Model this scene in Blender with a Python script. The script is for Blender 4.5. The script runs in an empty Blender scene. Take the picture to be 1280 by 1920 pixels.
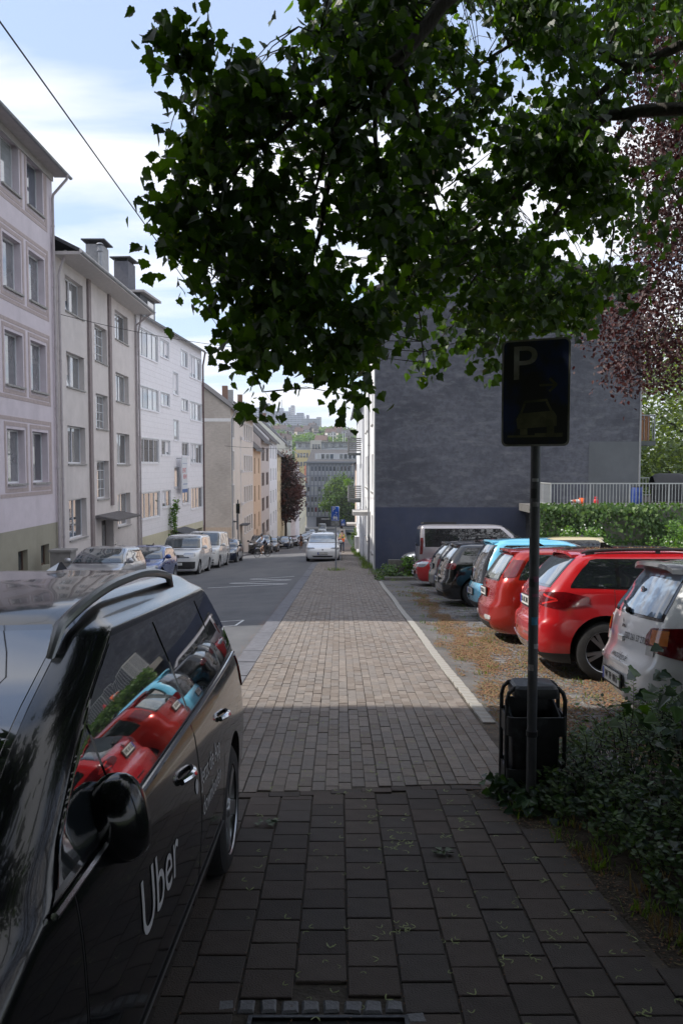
import bpy, bmesh, math, random
from mathutils import Matrix, Vector, Euler
rnd = random.Random(7)
R = math.radians
sc = bpy.context.scene
col = sc.collection
# ---------------------------------------------------------------- camera
F_PX, HCAM, CXP = 1493.0, 1.78, 636.0
TH = math.atan(85 / 1493)
cam_d = bpy.data.cameras.new('camera'); cam = bpy.data.objects.new('camera', cam_d); col.objects.link(cam)
cam_d.sensor_fit = 'VERTICAL'; cam_d.sensor_height = 36.0; cam_d.lens = 28.0
cam_d.clip_start = 0.05; cam_d.clip_end = 6000
cam_d.shift_x = (640 - CXP) / 1920
cam.location = (0, 0, HCAM); cam.rotation_euler = (R(90) - TH, 0, 0)
sc.camera = cam
sc.render.resolution_x = 682; sc.render.resolution_y = 1024
# ---------------------------------------------------------------- light
SUN_EL, SUN_AZ = R(46), R(270 - 1.5)          # azimuth clockwise from +Y: sun on the left, a hair behind
world = bpy.data.worlds.new('World'); sc.world = world; world.use_nodes = True
nt = world.node_tree; N = nt.nodes; LK = nt.links; N.clear()
def wn(t, **k):
    n = N.new(t)
    for a, b in k.items(): setattr(n, a, b)
    return n
sky = wn('ShaderNodeTexSky', sky_type='NISHITA', sun_disc=False, sun_elevation=SUN_EL, sun_rotation=SUN_AZ, altitude=150, air_density=1.0, dust_density=0.6, ozone_density=1.0)
tc = wn('ShaderNodeTexCoord'); sx = wn('ShaderNodeSeparateXYZ'); LK.new(tc.outputs['Generated'], sx.inputs[0])
ad = wn('ShaderNodeMath', operation='ADD'); ad.inputs[1].default_value = 0.16; LK.new(sx.outputs['Z'], ad.inputs[0])
mx = wn('ShaderNodeMath', operation='MAXIMUM'); mx.inputs[1].default_value = 0.03; LK.new(ad.outputs[0], mx.inputs[0])
dx = wn('ShaderNodeMath', operation='DIVIDE'); LK.new(sx.outputs['X'], dx.inputs[0]); LK.new(mx.outputs[0], dx.inputs[1])
dy = wn('ShaderNodeMath', operation='DIVIDE'); LK.new(sx.outputs['Y'], dy.inputs[0]); LK.new(mx.outputs[0], dy.inputs[1])
cb = wn('ShaderNodeCombineXYZ'); LK.new(dx.outputs[0], cb.inputs[0]); LK.new(dy.outputs[0], cb.inputs[1])
mp = wn('ShaderNodeMapping'); mp.inputs['Location'].default_value = (3.1, 1.35, 0); mp.inputs['Rotation'].default_value = (0, 0, R(14)); mp.inputs['Scale'].default_value = (0.8, 1.9, 1)
LK.new(cb.outputs[0], mp.inputs['Vector'])
n1 = wn('ShaderNodeTexNoise'); n1.inputs['Scale'].default_value = 0.95; n1.inputs['Detail'].default_value = 9; n1.inputs['Roughness'].default_value = 0.52; n1.inputs['Distortion'].default_value = 0.35
LK.new(mp.outputs[0], n1.inputs['Vector'])
cr = wn('ShaderNodeValToRGB'); cr.color_ramp.elements[0].position = 0.40; cr.color_ramp.elements[1].position = 0.56
LK.new(n1.outputs['Fac'], cr.inputs[0])
mixc = wn('ShaderNodeMix', data_type='RGBA'); LK.new(cr.outputs[0], mixc.inputs[0])
# thin high veil: the open sky keeps a share of white, clouds go fully white
veil = wn('ShaderNodeMix', data_type='RGBA'); veil.inputs[0].default_value = 0.46
LK.new(sky.outputs[0], veil.inputs[6]); veil.inputs[7].default_value = (4.7, 5.7, 7.9, 1)
LK.new(veil.outputs[2], mixc.inputs[6]); mixc.inputs[7].default_value = (6.5, 6.6, 7.0, 1)
bg = wn('ShaderNodeBackground'); bg.inputs['Strength'].default_value = 0.140
LK.new(mixc.outputs[2], bg.inputs[0]); wo = wn('ShaderNodeOutputWorld'); LK.new(bg.outputs[0], wo.inputs[0])
sun_d = bpy.data.lights.new('sun', 'SUN'); sun_d.energy = 4.0; sun_d.angle = R(0.5); sun_d.color = (1.0, 0.95, 0.87)
sun = bpy.data.objects.new('sun', sun_d); col.objects.link(sun)
sdir = Vector((math.sin(SUN_AZ) * math.cos(SUN_EL), math.cos(SUN_AZ) * math.cos(SUN_EL), math.sin(SUN_EL)))
sun.rotation_euler = sdir.to_track_quat('Z', 'Y').to_euler()
sc.view_settings.view_transform = 'Standard'; sc.view_settings.look = 'None'
sc.view_settings.gamma = 1; sc.view_settings.use_curve_mapping = False; sc.view_settings.exposure = 0.40
try:
    sc.cycles.max_bounces = 8; sc.cycles.volume_bounces = 0
except Exception: pass
# ---------------------------------------------------------------- terrain heights
def interp(x, pts):
    if x <= pts[0][0]: return pts[0][1]
    for (a, b), (c, d) in zip(pts, pts[1:]):
        if x <= c: return b + (d - b) * (x - a) / (c - a)
    return pts[-1][1]
ZP = [(-40, 3.12), (50, -3.9), (120, -9.95), (170, -13.6), (250, -17.2), (420, -18.5)]
def zR(y): return interp(y, ZP)
def slope(y): return (zR(y + .5) - zR(y - .5))
def kerbR(y): return interp(y, [(42.0, -1.12), (43.6, 0.12), (400, 0.12)])
def kerbL(y): return interp(y, [(47, -8.6), (54, -7.75), (95, -7.9), (250, -8.6)])
def zroad(x, y): return zR(y) - 0.07 - 0.042 * max(0, -1.4 - x)
def zleft(y): return zroad(kerbL(y), y) + 0.11
# pixel helpers (1280x1920 photo pixels -> points on real planes)
def ray(px, py):
    x = (px - CXP) / F_PX; v = (py - 960) / F_PX
    return Vector((x, math.cos(TH) - v * math.sin(TH), -math.sin(TH) - v * math.cos(TH)))
def atD(px, py, D):
    r = ray(px, py); r = r * (D / r.y); return Vector((r.x, r.y, HCAM + r.z))
def on_line(px, py, p0, p1):
    """hit the vertical plane through p0-p1; returns distance from p0 along it and z"""
    r = ray(px, py); d = Vector((p1[0] - p0[0], p1[1] - p0[1])); n = Vector((d.y, -d.x))
    t = (n.x * p0[0] + n.y * p0[1]) / (n.x * r.x + n.y * r.y)
    q = Vector((r.x * t - p0[0], r.y * t - p0[1])); return q.dot(d) / d.length, HCAM + r.z * t
# ---------------------------------------------------------------- materials
MATS = {}
def mat(name, c, rough=0.7, metal=0.0, var=0.12, nscale=6.0, bump=0.0, bscale=60.0, spec=0.5, coat=0.0, c2=None, stretch=None, trans=0.0, emis=0.0, coords='Object', detail=5, ramp=None, sheen=0):
    if name in MATS: return MATS[name]
    m = bpy.data.materials.new(name); m.use_nodes = True; t = m.node_tree; t.nodes.clear(); L = t.links
    def n(k): return t.nodes.new(k)
    o = n('ShaderNodeOutputMaterial'); b = n('ShaderNodeBsdfPrincipled')
    b.inputs['Roughness'].default_value = rough; b.inputs['Metallic'].default_value = metal
    b.inputs['Specular IOR Level'].default_value = spec; b.inputs['Coat Weight'].default_value = coat; b.inputs['Coat Roughness'].default_value = 0.02
    c = tuple(c) + (1,)
    if c2 is None: c2 = tuple(min(1, v * (1 + var)) for v in c[:3]); ca = tuple(v * (1 - var) for v in c[:3])
    else: ca = c[:3]
    tcn = n('ShaderNodeTexCoord'); src = tcn.outputs[coords]
    if stretch:
        mpn = n('ShaderNodeMapping'); mpn.inputs['Scale'].default_value = stretch; L.new(src, mpn.inputs['Vector']); src = mpn.outputs[0]
    if var > 0 or ramp:
        ns = n('ShaderNodeTexNoise'); ns.inputs['Scale'].default_value = nscale; ns.inputs['Detail'].default_value = detail; ns.inputs['Roughness'].default_value = 0.62; L.new(src, ns.inputs['Vector'])
        rp = n('ShaderNodeValToRGB'); e = rp.color_ramp.elements; lo, hi = ramp or (0.3, 0.7)
        e[0].position = lo; e[1].position = hi; e[0].color = tuple(ca) + (1,); e[1].color = tuple(c2) + (1,)
        L.new(ns.outputs['Fac'], rp.inputs[0]); L.new(rp.outputs[0], b.inputs['Base Color'])
        bc = rp.outputs[0]
    else:
        b.inputs['Base Color'].default_value = c; bc = None
    if bump > 0:
        nb = n('ShaderNodeTexNoise'); nb.inputs['Scale'].default_value = bscale; nb.inputs['Detail'].default_value = 6; L.new(src, nb.inputs['Vector'])
        bp = n('ShaderNodeBump'); bp.inputs['Strength'].default_value = min(1, bump); bp.inputs['Distance'].default_value = 0.01 * max(1, bump * 2); L.new(nb.outputs['Fac'], bp.inputs['Height']); L.new(bp.outputs[0], b.inputs['Normal'])
    if trans > 0:
        tr = n('ShaderNodeBsdfTranslucent'); mxs = n('ShaderNodeMixShader'); mxs.inputs[0].default_value = trans
        if bc is not None:
            g = n('ShaderNodeMix'); g.data_type = 'RGBA'; g.blend_type = 'MULTIPLY'; g.inputs[0].default_value = 1
            L.new(bc, g.inputs[6]); g.inputs[7].default_value = (3.4, 3.2, 0.6, 1) if c[1] > c[0] else (2.0, 1.0, 1.0, 1); L.new(g.outputs[2], tr.inputs[0])
        L.new(b.outputs[0], mxs.inputs[1]); L.new(tr.outputs[0], mxs.inputs[2]); L.new(mxs.outputs[0], o.inputs[0])
    else:
        L.new(b.outputs[0], o.inputs[0])
    if emis > 0: b.inputs['Emission Strength'].default_value = emis
    MATS[name] = m; return m
def stain_shade(m, c, scale=2.0, lo=0.5, hi=0.75, amt=0.6, stretch=(1, 1, 1)):
    """lay a patchy second colour (stains, algae, painted relief shading) over a material's base colour"""
    t = m.node_tree; b = next(x for x in t.nodes if x.type == 'BSDF_PRINCIPLED'); L = t.links
    old = b.inputs['Base Color'].links[0].from_socket if b.inputs['Base Color'].links else None
    tcn = t.nodes.new('ShaderNodeTexCoord'); mpn = t.nodes.new('ShaderNodeMapping'); mpn.inputs['Scale'].default_value = stretch; mpn.inputs['Location'].default_value = (3.7, 1.1, 0.4)
    ns = t.nodes.new('ShaderNodeTexNoise'); ns.inputs['Scale'].default_value = scale; ns.inputs['Detail'].default_value = 8; ns.inputs['Roughness'].default_value = 0.65
    rp = t.nodes.new('ShaderNodeValToRGB'); rp.color_ramp.elements[0].position = lo; rp.color_ramp.elements[1].position = hi; rp.color_ramp.elements[1].color = (amt,) * 3 + (1,)
    mxn = t.nodes.new('ShaderNodeMix'); mxn.data_type = 'RGBA'
    L.new(tcn.outputs['Object'], mpn.inputs[0]); L.new(mpn.outputs[0], ns.inputs[0]); L.new(ns.outputs['Fac'], rp.inputs[0]); L.new(rp.outputs[0], mxn.inputs[0])
    if old: L.new(old, mxn.inputs[6])
    else: mxn.inputs[6].default_value = b.inputs['Base Color'].default_value
    mxn.inputs[7].default_value = tuple(c) + (1,); L.new(mxn.outputs[2], b.inputs['Base Color']); return m
# ---------------------------------------------------------------- mesh builder
class MB:
    def __init__(s): s.v = []; s.f = []; s.m = []
    def add(s, vs, fs, m=0):
        o = len(s.v); s.v += [tuple(p) for p in vs]; s.f += [tuple(i + o for i in f) for f in fs]; s.m += [m] * len(fs); return s
    def box(s, x0, x1, y0, y1, z0, z1, m=0):
        return s.add([(x0,y0,z0),(x1,y0,z0),(x1,y1,z0),(x0,y1,z0),(x0,y0,z1),(x1,y0,z1),(x1,y1,z1),(x0,y1,z1)],
                     [(0,3,2,1),(4,5,6,7),(0,1,5,4),(1,2,6,5),(2,3,7,6),(3,0,4,7)], m)
    def hexa(s, p, m=0): return s.add(p, [(0,3,2,1),(4,5,6,7),(0,1,5,4),(1,2,6,5),(2,3,7,6),(3,0,4,7)], m)
    def quad(s, a, b, c, d, m=0): return s.add([a, b, c, d], [(0,1,2,3)], m)
    def bar(s, a, b, w, h=None, m=0):
        a, b = Vector(a), Vector(b); h = w if h is None else h; d = (b - a).normalized()
        up = Vector((0,0,1)) if abs(d.z) < .95 else Vector((0,1,0)); r = d.cross(up).normalized() * (w / 2); u = r.cross(d).normalized() * (h / 2)
        return s.hexa([a-r-u, a+r-u, b+r-u, b-r-u, a-r+u, a+r+u, b+r+u, b-r+u], m)
    def tube(s, pts, r, n=8, m=0, cap=True):
        pts = [Vector(p) for p in pts]; rs = r if isinstance(r, (list, tuple)) else [r] * len(pts); o = len(s.v)
        prev = None
        for i, p in enumerate(pts):
            d = (pts[min(i+1, len(pts)-1)] - pts[max(i-1, 0)]); d = d.normalized() if d.length > 1e-9 else Vector((0,0,1))
            if prev is None: a = d.orthogonal().normalized()
            else:
                a = prev - d * prev.dot(d); a = a.normalized() if a.length > 1e-6 else d.orthogonal().normalized()
            prev = a; b = d.cross(a)
            for k in range(n):
                t = 2 * math.pi * k / n; s.v.append(tuple(p + (a * math.cos(t) + b * math.sin(t)) * rs[i]))
        for i in range(len(pts) - 1):
            for k in range(n):
                k2 = (k + 1) % n; s.f.append((o+i*n+k, o+i*n+k2, o+(i+1)*n+k2, o+(i+1)*n+k)); s.m.append(m)
        if cap:
            s.f.append(tuple(o + k for k in reversed(range(n)))); s.f.append(tuple(o + (len(pts)-1)*n + k for k in range(n))); s.m += [m, m]
        return s
    def lathe(s, prof, n=24, m=0, M=None):
        """prof: (r, z) pairs round local z; M: matrix"""
        o = len(s.v); M = M or Matrix()
        for r, z in prof:
            for k in range(n):
                t = 2 * math.pi * k / n; s.v.append(tuple(M @ Vector((r * math.cos(t), r * math.sin(t), z))))
        for i in range(len(prof) - 1):
            for k in range(n):
                k2 = (k + 1) % n; s.f.append((o+i*n+k, o+i*n+k2, o+(i+1)*n+k2, o+(i+1)*n+k)); s.m.append(m)
        return s
    def disc(s, r, n=20, m=0, M=None):
        M = M or Matrix(); return s.add([M @ Vector((r*math.cos(2*math.pi*k/n), r*math.sin(2*math.pi*k/n), 0)) for k in range(n)], [tuple(range(n))], m)
    def grid(s, fn, nu, nv, m=0, flip=False):
        o = len(s.v)
        for i in range(nu + 1):
            for j in range(nv + 1): s.v.append(tuple(fn(i / nu, j / nv)))
        for i in range(nu):
            for j in range(nv):
                a = o + i*(nv+1) + j; q = (a, a+nv+1, a+nv+2, a+1); s.f.append(tuple(reversed(q)) if flip else q); s.m.append(m)
        return s
    def sph(s, c, r, nu=12, nv=8, m=0, sc=(1,1,1)):
        c = Vector(c); return s.grid(lambda u, v: c + Vector((math.cos(u*6.28318)*math.sin(v*math.pi)*sc[0], math.sin(u*6.28318)*math.sin(v*math.pi)*sc[1], -math.cos(v*math.pi)*sc[2])) * r, nu, nv, m)
    def prism(s, poly, z0, z1, m=0, M=None):
        M = M or Matrix(); n = len(poly)
        vs = [M @ Vector((x, y, z0)) for x, y in poly] + [M @ Vector((x, y, z1)) for x, y in poly]
        return s.add(vs, [tuple(reversed(range(n))), tuple(range(n, 2*n))] + [(i, (i+1) % n, n + (i+1) % n, n + i) for i in range(n)], m)
    def mesh(s, name, mats, smooth=False, ang=35):
        me = bpy.data.meshes.new(name); me.from_pydata(s.v, [], s.f)
        for m in (mats if isinstance(mats, (list, tuple)) else [mats]): me.materials.append(m)
        if any(s.m): me.polygons.foreach_set('material_index', s.m)
        if smooth:
            me.polygons.foreach_set('use_smooth', [True] * len(s.f))
            if smooth != 'all': me.set_sharp_from_angle(angle=R(ang))
        me.update(); return me
    def build(s, name, mats, parent=None, loc=(0,0,0), smooth=False, ang=35, rot=None):
        return link(name, s.mesh(name, mats, smooth, ang), parent, loc, rot)
def link(name, me, parent=None, loc=(0,0,0), rot=None):
    o = bpy.data.objects.new(name, me); o.parent = parent; o.location = loc
    if rot: o.rotation_euler = rot
    col.objects.link(o); return o
def tag(o, label=None, cat=None, group=None, kind=None):
    if label: o['label'] = label
    if cat: o['category'] = cat
    if group: o['group'] = group
    if kind: o['kind'] = kind
    return o
def thing(name, label, cat, loc=(0,0,0), rot=(0,0,0), group=None):
    o = bpy.data.objects.new(name, None); o.empty_display_size = .2; col.objects.link(o); o.location = loc; o.rotation_euler = rot
    return tag(o, label, cat, group)
def text_mesh(s, size, align='CENTER', ext=0.0012, space=1.0):
    c = bpy.data.curves.new('lettering', 'FONT'); c.body = s; c.size = size; c.align_x = align; c.align_y = 'CENTER'; c.extrude = ext; c.space_character = space; c.resolution_u = 4
    o = bpy.data.objects.new('lettering', c); me = bpy.data.meshes.new_from_object(o); bpy.data.objects.remove(o); return me
def lettering(s, size, m, parent, M, align='CENTER', name='lettering', ext=0.0012, space=1.0):
    me = text_mesh(s, size, align, ext, space); me.transform(M); me.materials.clear(); me.materials.append(m); return link(name, me, parent)
# ================================================================ ground, road, pavements
M_asph = mat('asphalt', (.095,.097,.104), .88, var=.22, nscale=1.2, bump=.5, bscale=140, detail=9)
stain_shade(M_asph, (.14,.138,.14), .35, .45, .62, .7, (1,.25,1))
M_asph2 = stain_shade(mat('old_asphalt', (.13,.125,.12), .92, var=.3, nscale=3, bump=.8, bscale=90, detail=9), (.2,.15,.10), 1.4, .5, .7, .5)
M_soil = mat('soil', (.06,.045,.03), .95, var=.45, nscale=14, bump=1, bscale=60)
M_joint = mat('joint_sand', (.085,.07,.055), .95, var=.4, nscale=9, bump=.6)
M_far = mat('far_ground', (.09,.12,.06), .95, var=.35, nscale=.02)
M_kerb = mat('kerb_granite', (.125,.125,.14), .8, var=.25, nscale=9, bump=.35, bscale=90)
M_white = stain_shade(mat('pale_concrete', (.33,.315,.29), .8, var=.14, nscale=12, bump=.3, bscale=120), (.3,.27,.22), 5, .45, .7, .7)
M_paint = mat('road_paint', (.62,.62,.62), .8, var=.25, nscale=10)
BR = [stain_shade(mat('brick_%s' % n, c, .86, var=.16, nscale=18, bump=.5, bscale=160, detail=8), (.16,.12,.09), 1.1, .5, .75, .55) for n, c in
      (('warm', (.212,.180,.155)), ('grey', (.198,.175,.158)), ('pale', (.235,.203,.178)), ('brown', (.18,.15,.128)))]
PV = [stain_shade(mat('paver_%s' % n, c, .88, var=.15, nscale=9, bump=.55, bscale=140, detail=9), (.10,.085,.07), 2.3, .45, .72, .6) for n, c in
      (('warm', (.090,.070,.059)), ('grey', (.080,.067,.060)), ('light', (.102,.081,.068)), ('dark', (.068,.055,.048)))]
CB = [stain_shade(mat('cobble_%s' % n, c, .75, var=.22, nscale=14, bump=.5, bscale=80), (.12,.1,.07), 6, .5, .7, .5) for n, c in
      (('blue', (.15,.15,.158)), ('grey', (.18,.17,.165)), ('brown', (.16,.14,.122)), ('dark', (.115,.11,.11)))]
ystep = lambda a, b, st: [a + (b - a) * i / max(1, int((b - a) / st)) for i in range(max(1, int((b - a) / st)) + 1)]
def strip(name, m, xf, ys, zf, lab=None, kind='structure', nx=1, parent=None):
    mb = MB(); pr = None
    for y in ys:
        x0, x1 = xf(y); row = []
        for i in range(nx + 1):
            x = x0 + (x1 - x0) * i / nx; row.append((x, y, zf(x, y)))
        if pr:
            for i in range(nx): mb.quad(pr[i], pr[i+1], row[i+1], row[i])
        pr = row
    o = mb.build(name, m, parent, smooth='all'); tag(o, lab, kind=kind); return o
# the wide sheet under everything, valley and hill included
def hill(x, y):
    base = zR(y) - 1.6 if y < 420 else -20.1
    if y > 330:
        ridge = interp(x, [(-900, 60), (-150, 50), (-60, 49), (0, 46), (60, 36), (400, 20), (900, 10)])
        hz = interp(y, [(330,-20),(385,-15),(450,0),(640,20),(800,31),(1000,40),(1150,48)])
        base = -20.1 + (hz + 20) * (ridge + 20) / 69 + 1.2 * math.sin(x * .03 + y * .01)
        if y > 1150: base -= (y - 1150) * .02
    return base
mb = MB()
xs = [-2500,-1400,-800,-450,-250,-160,-110,-80,-60,-40,-25,-14,-9,-4,0,4,10,20,35,60,90,130,200,320,500,900,1500,2500]
ys = [-700,-300,-120,-50,-20,0,20,40,60,90,120,150,180,210,250,300,350,400,450,500,550,600,650,700,750,800,850,900,950,1000,1050,1100,1150,1250,1400,1800,2600]
mb.grid(lambda u, v: (xs[round(u*(len(xs)-1))], ys[round(v*(len(ys)-1))], hill(xs[round(u*(len(xs)-1))], ys[round(v*(len(ys)-1))])), len(xs)-1, len(ys)-1)
tag(mb.build('ground', M_far, smooth='all'), 'low green land running from the street down into the valley and up the hill', kind='structure')
YS = ystep(-14, 300, 2) 
strip('road', M_asph, lambda y: (kerbL(y) - .02, kerbR(y) - .27), YS, zroad, 'grey asphalt street running downhill between parked cars', nx=6)
tag(strip('cross_street', M_asph, lambda y: (-60, 60), ystep(226, 244, 6), lambda x, y: zR(y) + .03, 'paler cross street at the foot of the hill road', nx=8))
# left pavement (pale slabs) and its kerb
M_lpave = stain_shade(mat('left_paving', (.24,.23,.22), .88, var=.15, nscale=4, bump=.3), (.17,.16,.15), .8, .45, .7, .5)
tag(strip('left_pavement', M_lpave, lambda y: (-14, kerbL(y) - .15), YS, lambda x, y: zleft(y) + .0, 'grey pavement under the house fronts across the street'))
def kerbrun(name, kx, wid, top, y0, y1, ln, parent, m, hgt=.2):
    y = y0; k = 0
    while y < y1:
        g = .006; mb = MB(); a, b = y + g, y + ln - g; j = rnd.uniform(-.004, .004)
        xa, xb = kx(a), kx(b)
        mb.hexa([(xa-wid+j,a,top(a)-hgt),(xa+j,a,top(a)-hgt),(xb+j,b,top(b)-hgt),(xb-wid+j,b,top(b)-hgt),(xa-wid+j,a,top(a)+j),(xa+j,a,top(a)+j),(xb+j,b,top(b)-j),(xb-wid+j,b,top(b)-j)])
        mb.build('kerb_stone', m, parent); y += ln; k += 1
lp = bpy.data.objects['left_pavement']
kerbrun('k', lambda y: kerbL(y), .15, lambda y: zleft(y) + .006, 16, 80, 1.0, lp, M_kerb)
pvm = strip('pavement', M_joint, lambda y: (kerbR(y) - .02, 1.62), ystep(-14, 250, 1), lambda x, y: zR(y) - .010, 'brick and slab pavement going downhill beside the car park')
kerbrun('k', lambda y: kerbR(y) , .27, lambda y: zR(y) - .002, .5, 48, 1.0, pvm, M_kerb)
kb = MB()
for y in ystep(48, 240, 4)[:-1]: kb.hexa([(-.15,y,zR(y)-.2),(.12,y,zR(y)-.2),(.12,y+4,zR(y+4)-.2),(-.15,y+4,zR(y+4)-.2),(-.15,y,zR(y)),(.12,y,zR(y)),(.12,y+4,zR(y+4)),(-.15,y+4,zR(y+4))])
kb.build('far_kerb', M_kerb, pvm)
# --- pavers: each a shared mesh; bricks laid in staggered columns
def stone_mesh(w, l, h, m, ch=.003, jig=0):
    mb = MB(); a, b = w/2, l/2; j = lambda: rnd.uniform(-jig, jig)
    lo = [(-a+j(),-b+j()),(a+j(),-b+j()),(a+j(),b+j()),(-a+j(),b+j())]
    vs = [(x,y,-h) for x,y in lo] + [(x,y,-ch) for x,y in lo] + [(x*(1-ch/a),y*(1-ch/b),0) for x,y in lo]
    mb.add(vs, [(0,1,5,4),(1,2,6,5),(2,3,7,6),(3,0,4,7),(4,5,9,8),(5,6,10,9),(6,7,11,10),(7,4,8,11),(8,9,10,11)])
    return mb.mesh('stone', m)
def pave(cells, w, l, mats, name, parent, stuffname, limit=300, zf=None, jig=0, ch=.003, tilt=.006, lab=None):
    """cells: (x, y, w, l) sorted nearest first; the first `limit` become objects, the rest one mesh"""
    cache = {}; vis = sorted(cells, key=lambda c: c[1]); big = MB()
    nmine = 0
    for i, (x, y, cw, cl) in enumerate(vis):
        inview = y > 2.3 and abs(x) < y * .5 + .3 and (x > -.5 or y > 4.4)
        mi = rnd.choice((0,1,1,2,3)); z = zf(x, y) + rnd.uniform(-.0022, .0022); sl = math.atan(slope(y))
        if inview and nmine < limit:
            nmine += 1
            key = (round(cw, 3), round(cl, 3), mi, rnd.randrange(3))
            if key not in cache: cache[key] = stone_mesh(cw, cl, .04, mats[mi], ch, jig)
            link(name, cache[key], parent, (x, y, z), (sl + rnd.uniform(-tilt, tilt), rnd.uniform(-tilt, tilt), rnd.uniform(-tilt, tilt)))
        else:
            a, b = cw/2, cl/2; j = lambda: rnd.uniform(-jig, jig); dz = lambda: z + rnd.uniform(-.0015, .0015)
            c4 = [(x-a+j(), y-b+j()), (x+a+j(), y-b+j()), (x+a+j(), y+b+j()), (x-a+j(), y+b+j())]
            tp = [(p, q, dz() + (q - y) * slope(y)) for p, q in c4]
            big.add([(p, q, r - .03) for p, q, r in tp] + tp, [(4,5,6,7),(0,1,5,4),(1,2,6,5),(2,3,7,6),(3,0,4,7)], mi)
    o = big.build(stuffname, mats, parent); tag(o, lab, kind='stuff')
def edgeY(x): return 5.28 + .06 * math.sin(x * 2.2) + .03 * x     # slightly bowed change from slabs to bricks
cells = []
def bedx(y): return interp(y, [(1.0, 1.6), (2.6, 1.5), (3.3, 1.42), (4.0, 1.36), (4.5, 1.27), (4.9, 1.08), (5.3, 1.0)])
# large slabs
k = 0; x = -1.0
while x < 1.75:
    off = (0, .11)[k % 2] + rnd.uniform(-.01, .01); y = -1.6 + off
    while y < 5.2:
        cx, cy = x + .1, y + .1
        up = min(cy + .0965, edgeY(cx) - .058); lo = cy - .0965
        if up - lo > .05 and cx + .06 < bedx(cy) and not (-.40 < cx < .30 and cy < 2.93): cells.append((cx, (lo + up) / 2, .198, up - lo))
        y += .2
    x += .207; k += 1
pave(cells, .2, .2, PV, 'paving_slab', pvm, 'paving_slabs', zf=lambda x, y: zR(y) + .002, jig=.0015, lab='more square grey paving slabs')
# edging row between slabs and bricks
for i in range(11):
    x = -1.08 + i * .205
    if x < 1.1:
        o = link('edging_stone', stone_mesh(.2, .085, .04, PV[i % 4]), pvm, (x + .1, edgeY(x) - .01, zR(edgeY(x)) + .003), (math.atan(slope(5)), 0, rnd.uniform(-.03, .03)))
cells = []; k = 0; x = -1.11
while x < 1.27:
    off = (0, .095)[k % 2] + rnd.uniform(-.012, .012); y = 5.1 + off; wob = rnd.uniform(-.002, .002)
    while y < 74:
        cx, cy = x + .046, y + .095
        lim = 1.28 if cy < 27 else 1.46
        lo = max(cy - .092, edgeY(cx) + .040); up = cy + .092
        if up - lo > .04 and cx < lim and cx - .05 > kerbR(cy): cells.append((cx + wob, (lo + up) / 2, .0865, up - lo))
        y += .19
    x += .092; k += 1
pave(cells, .1, .2, BR, 'paving_brick', pvm, 'paving_bricks', zf=lambda x, y: zR(y) + .002 + .006 * math.sin(x * 3 + y * .9), jig=.002, lab='smaller staggered paving bricks further down the pavement')
# far pavement, bricks no longer told apart
M_farbr = mat('far_brick', (.215,.19,.178), .88, var=.2, nscale=7, bump=.4)
strip('brick_paving', M_farbr, lambda y: (kerbR(y) + .01, 1.6), ystep(74, 240, 4), lambda x, y: zR(y), None, kind='structure', parent=pvm)
# white edging stones between pavement and car park
y = 7.15
while y < 26.6:
    ln = .16; g = rnd.uniform(.004, .009)
    o = link('pale_edging_stone', stone_mesh(.115, ln - g, .05, M_white, .004, .003), pvm, (1.36 + rnd.uniform(-.004, .004) + .01 * math.sin(y), y + ln/2, zR(y) + .004), (math.atan(slope(y)), 0, rnd.uniform(-.02, .02))); y += ln
# ---- car park
lot = strip('car_park', M_asph2, lambda y: (1.42, 14.5), ystep(5.2, 35.6, 1), lambda x, y: zR(y) - .004 - .010 * max(0, min(1, (x - 1.5) / .4)), 'rough car park surface of worn asphalt and cobbles', nx=6)
cells = []; y = 5.6; r_ = 0
while y < 33.5:
    x0 = 2.0 + .35 * math.sin(y * .35) * 0 + (0.25 if y > 19 else 0)
    x = x0 + (r_ % 2) * .085 + rnd.uniform(-.02, .02)
    while x < 8.5:
        w = rnd.uniform(.135, .175)
        if rnd.random() > .02 and not (x < 3.2 and y < 5.75): cells.append((x + w/2, y + rnd.uniform(-.008, .008), w - .016, .135 + rnd.uniform(-.01, .006)))
        x += w
    y += .152; r_ += 1
pave(cells, .15, .15, CB, 'cobblestone', lot, 'cobblestones', zf=lambda x, y: zR(y) - .004 + rnd.uniform(-.004, .004), jig=.012, ch=.012, tilt=.02, lab='grey cobbles of the car park with dry litter between them')
# ---- road marks: zigzag and a square patch
def gpt(px, py, off=0.0):
    r = ray(px, py); t = 30.0
    for _ in range(30):
        t = (HCAM - (zroad(r.x * t, r.y * t) + off)) / -r.z * .5 + t * .5
    return Vector((r.x * t, r.y * t))
mk = MB()
def markline(a, b, w):
    d = Vector(b) - Vector(a); n = max(1, int(d.length / .6))
    for i in range(n):
        p = Vector(a) + d * i / n; q = Vector(a) + d * (i + 1) / n; s = Vector((-d.y, d.x)).normalized() * w / 2
        mk.quad(*[(c.x, c.y, zroad(c.x, c.y) + .005) for c in (p - s, q - s, q + s, p + s)])
zz = [(2.1, 31.2)]
for a, b in (((-4.35, 26.2), (-1.75, 26.6)), ((-1.75, 26.6), (-3.9, 28.2)), ((-3.9, 28.2), (-1.75, 28.7)), ((-1.75, 28.7), (-3.4, 30.2)), ((-3.4, 30.2), (-1.75, 30.8))): markline(a, b, .13)
tag(mk.build('zigzag_marking', M_paint), 'worn white zigzag painted on the asphalt before the white car', 'road marking')
mk = MB()
for a, b in (((-2.75, 15.9), (-1.95, 16.1)), ((-2.85, 15.0), (-2.0, 15.2)), ((-2.8, 15.0), (-2.72, 15.9)), ((-2.45, 15.1), (-2.4, 16.0)), ((-2.0, 15.2), (-1.95, 16.1))): markline(a, b, .05)
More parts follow.
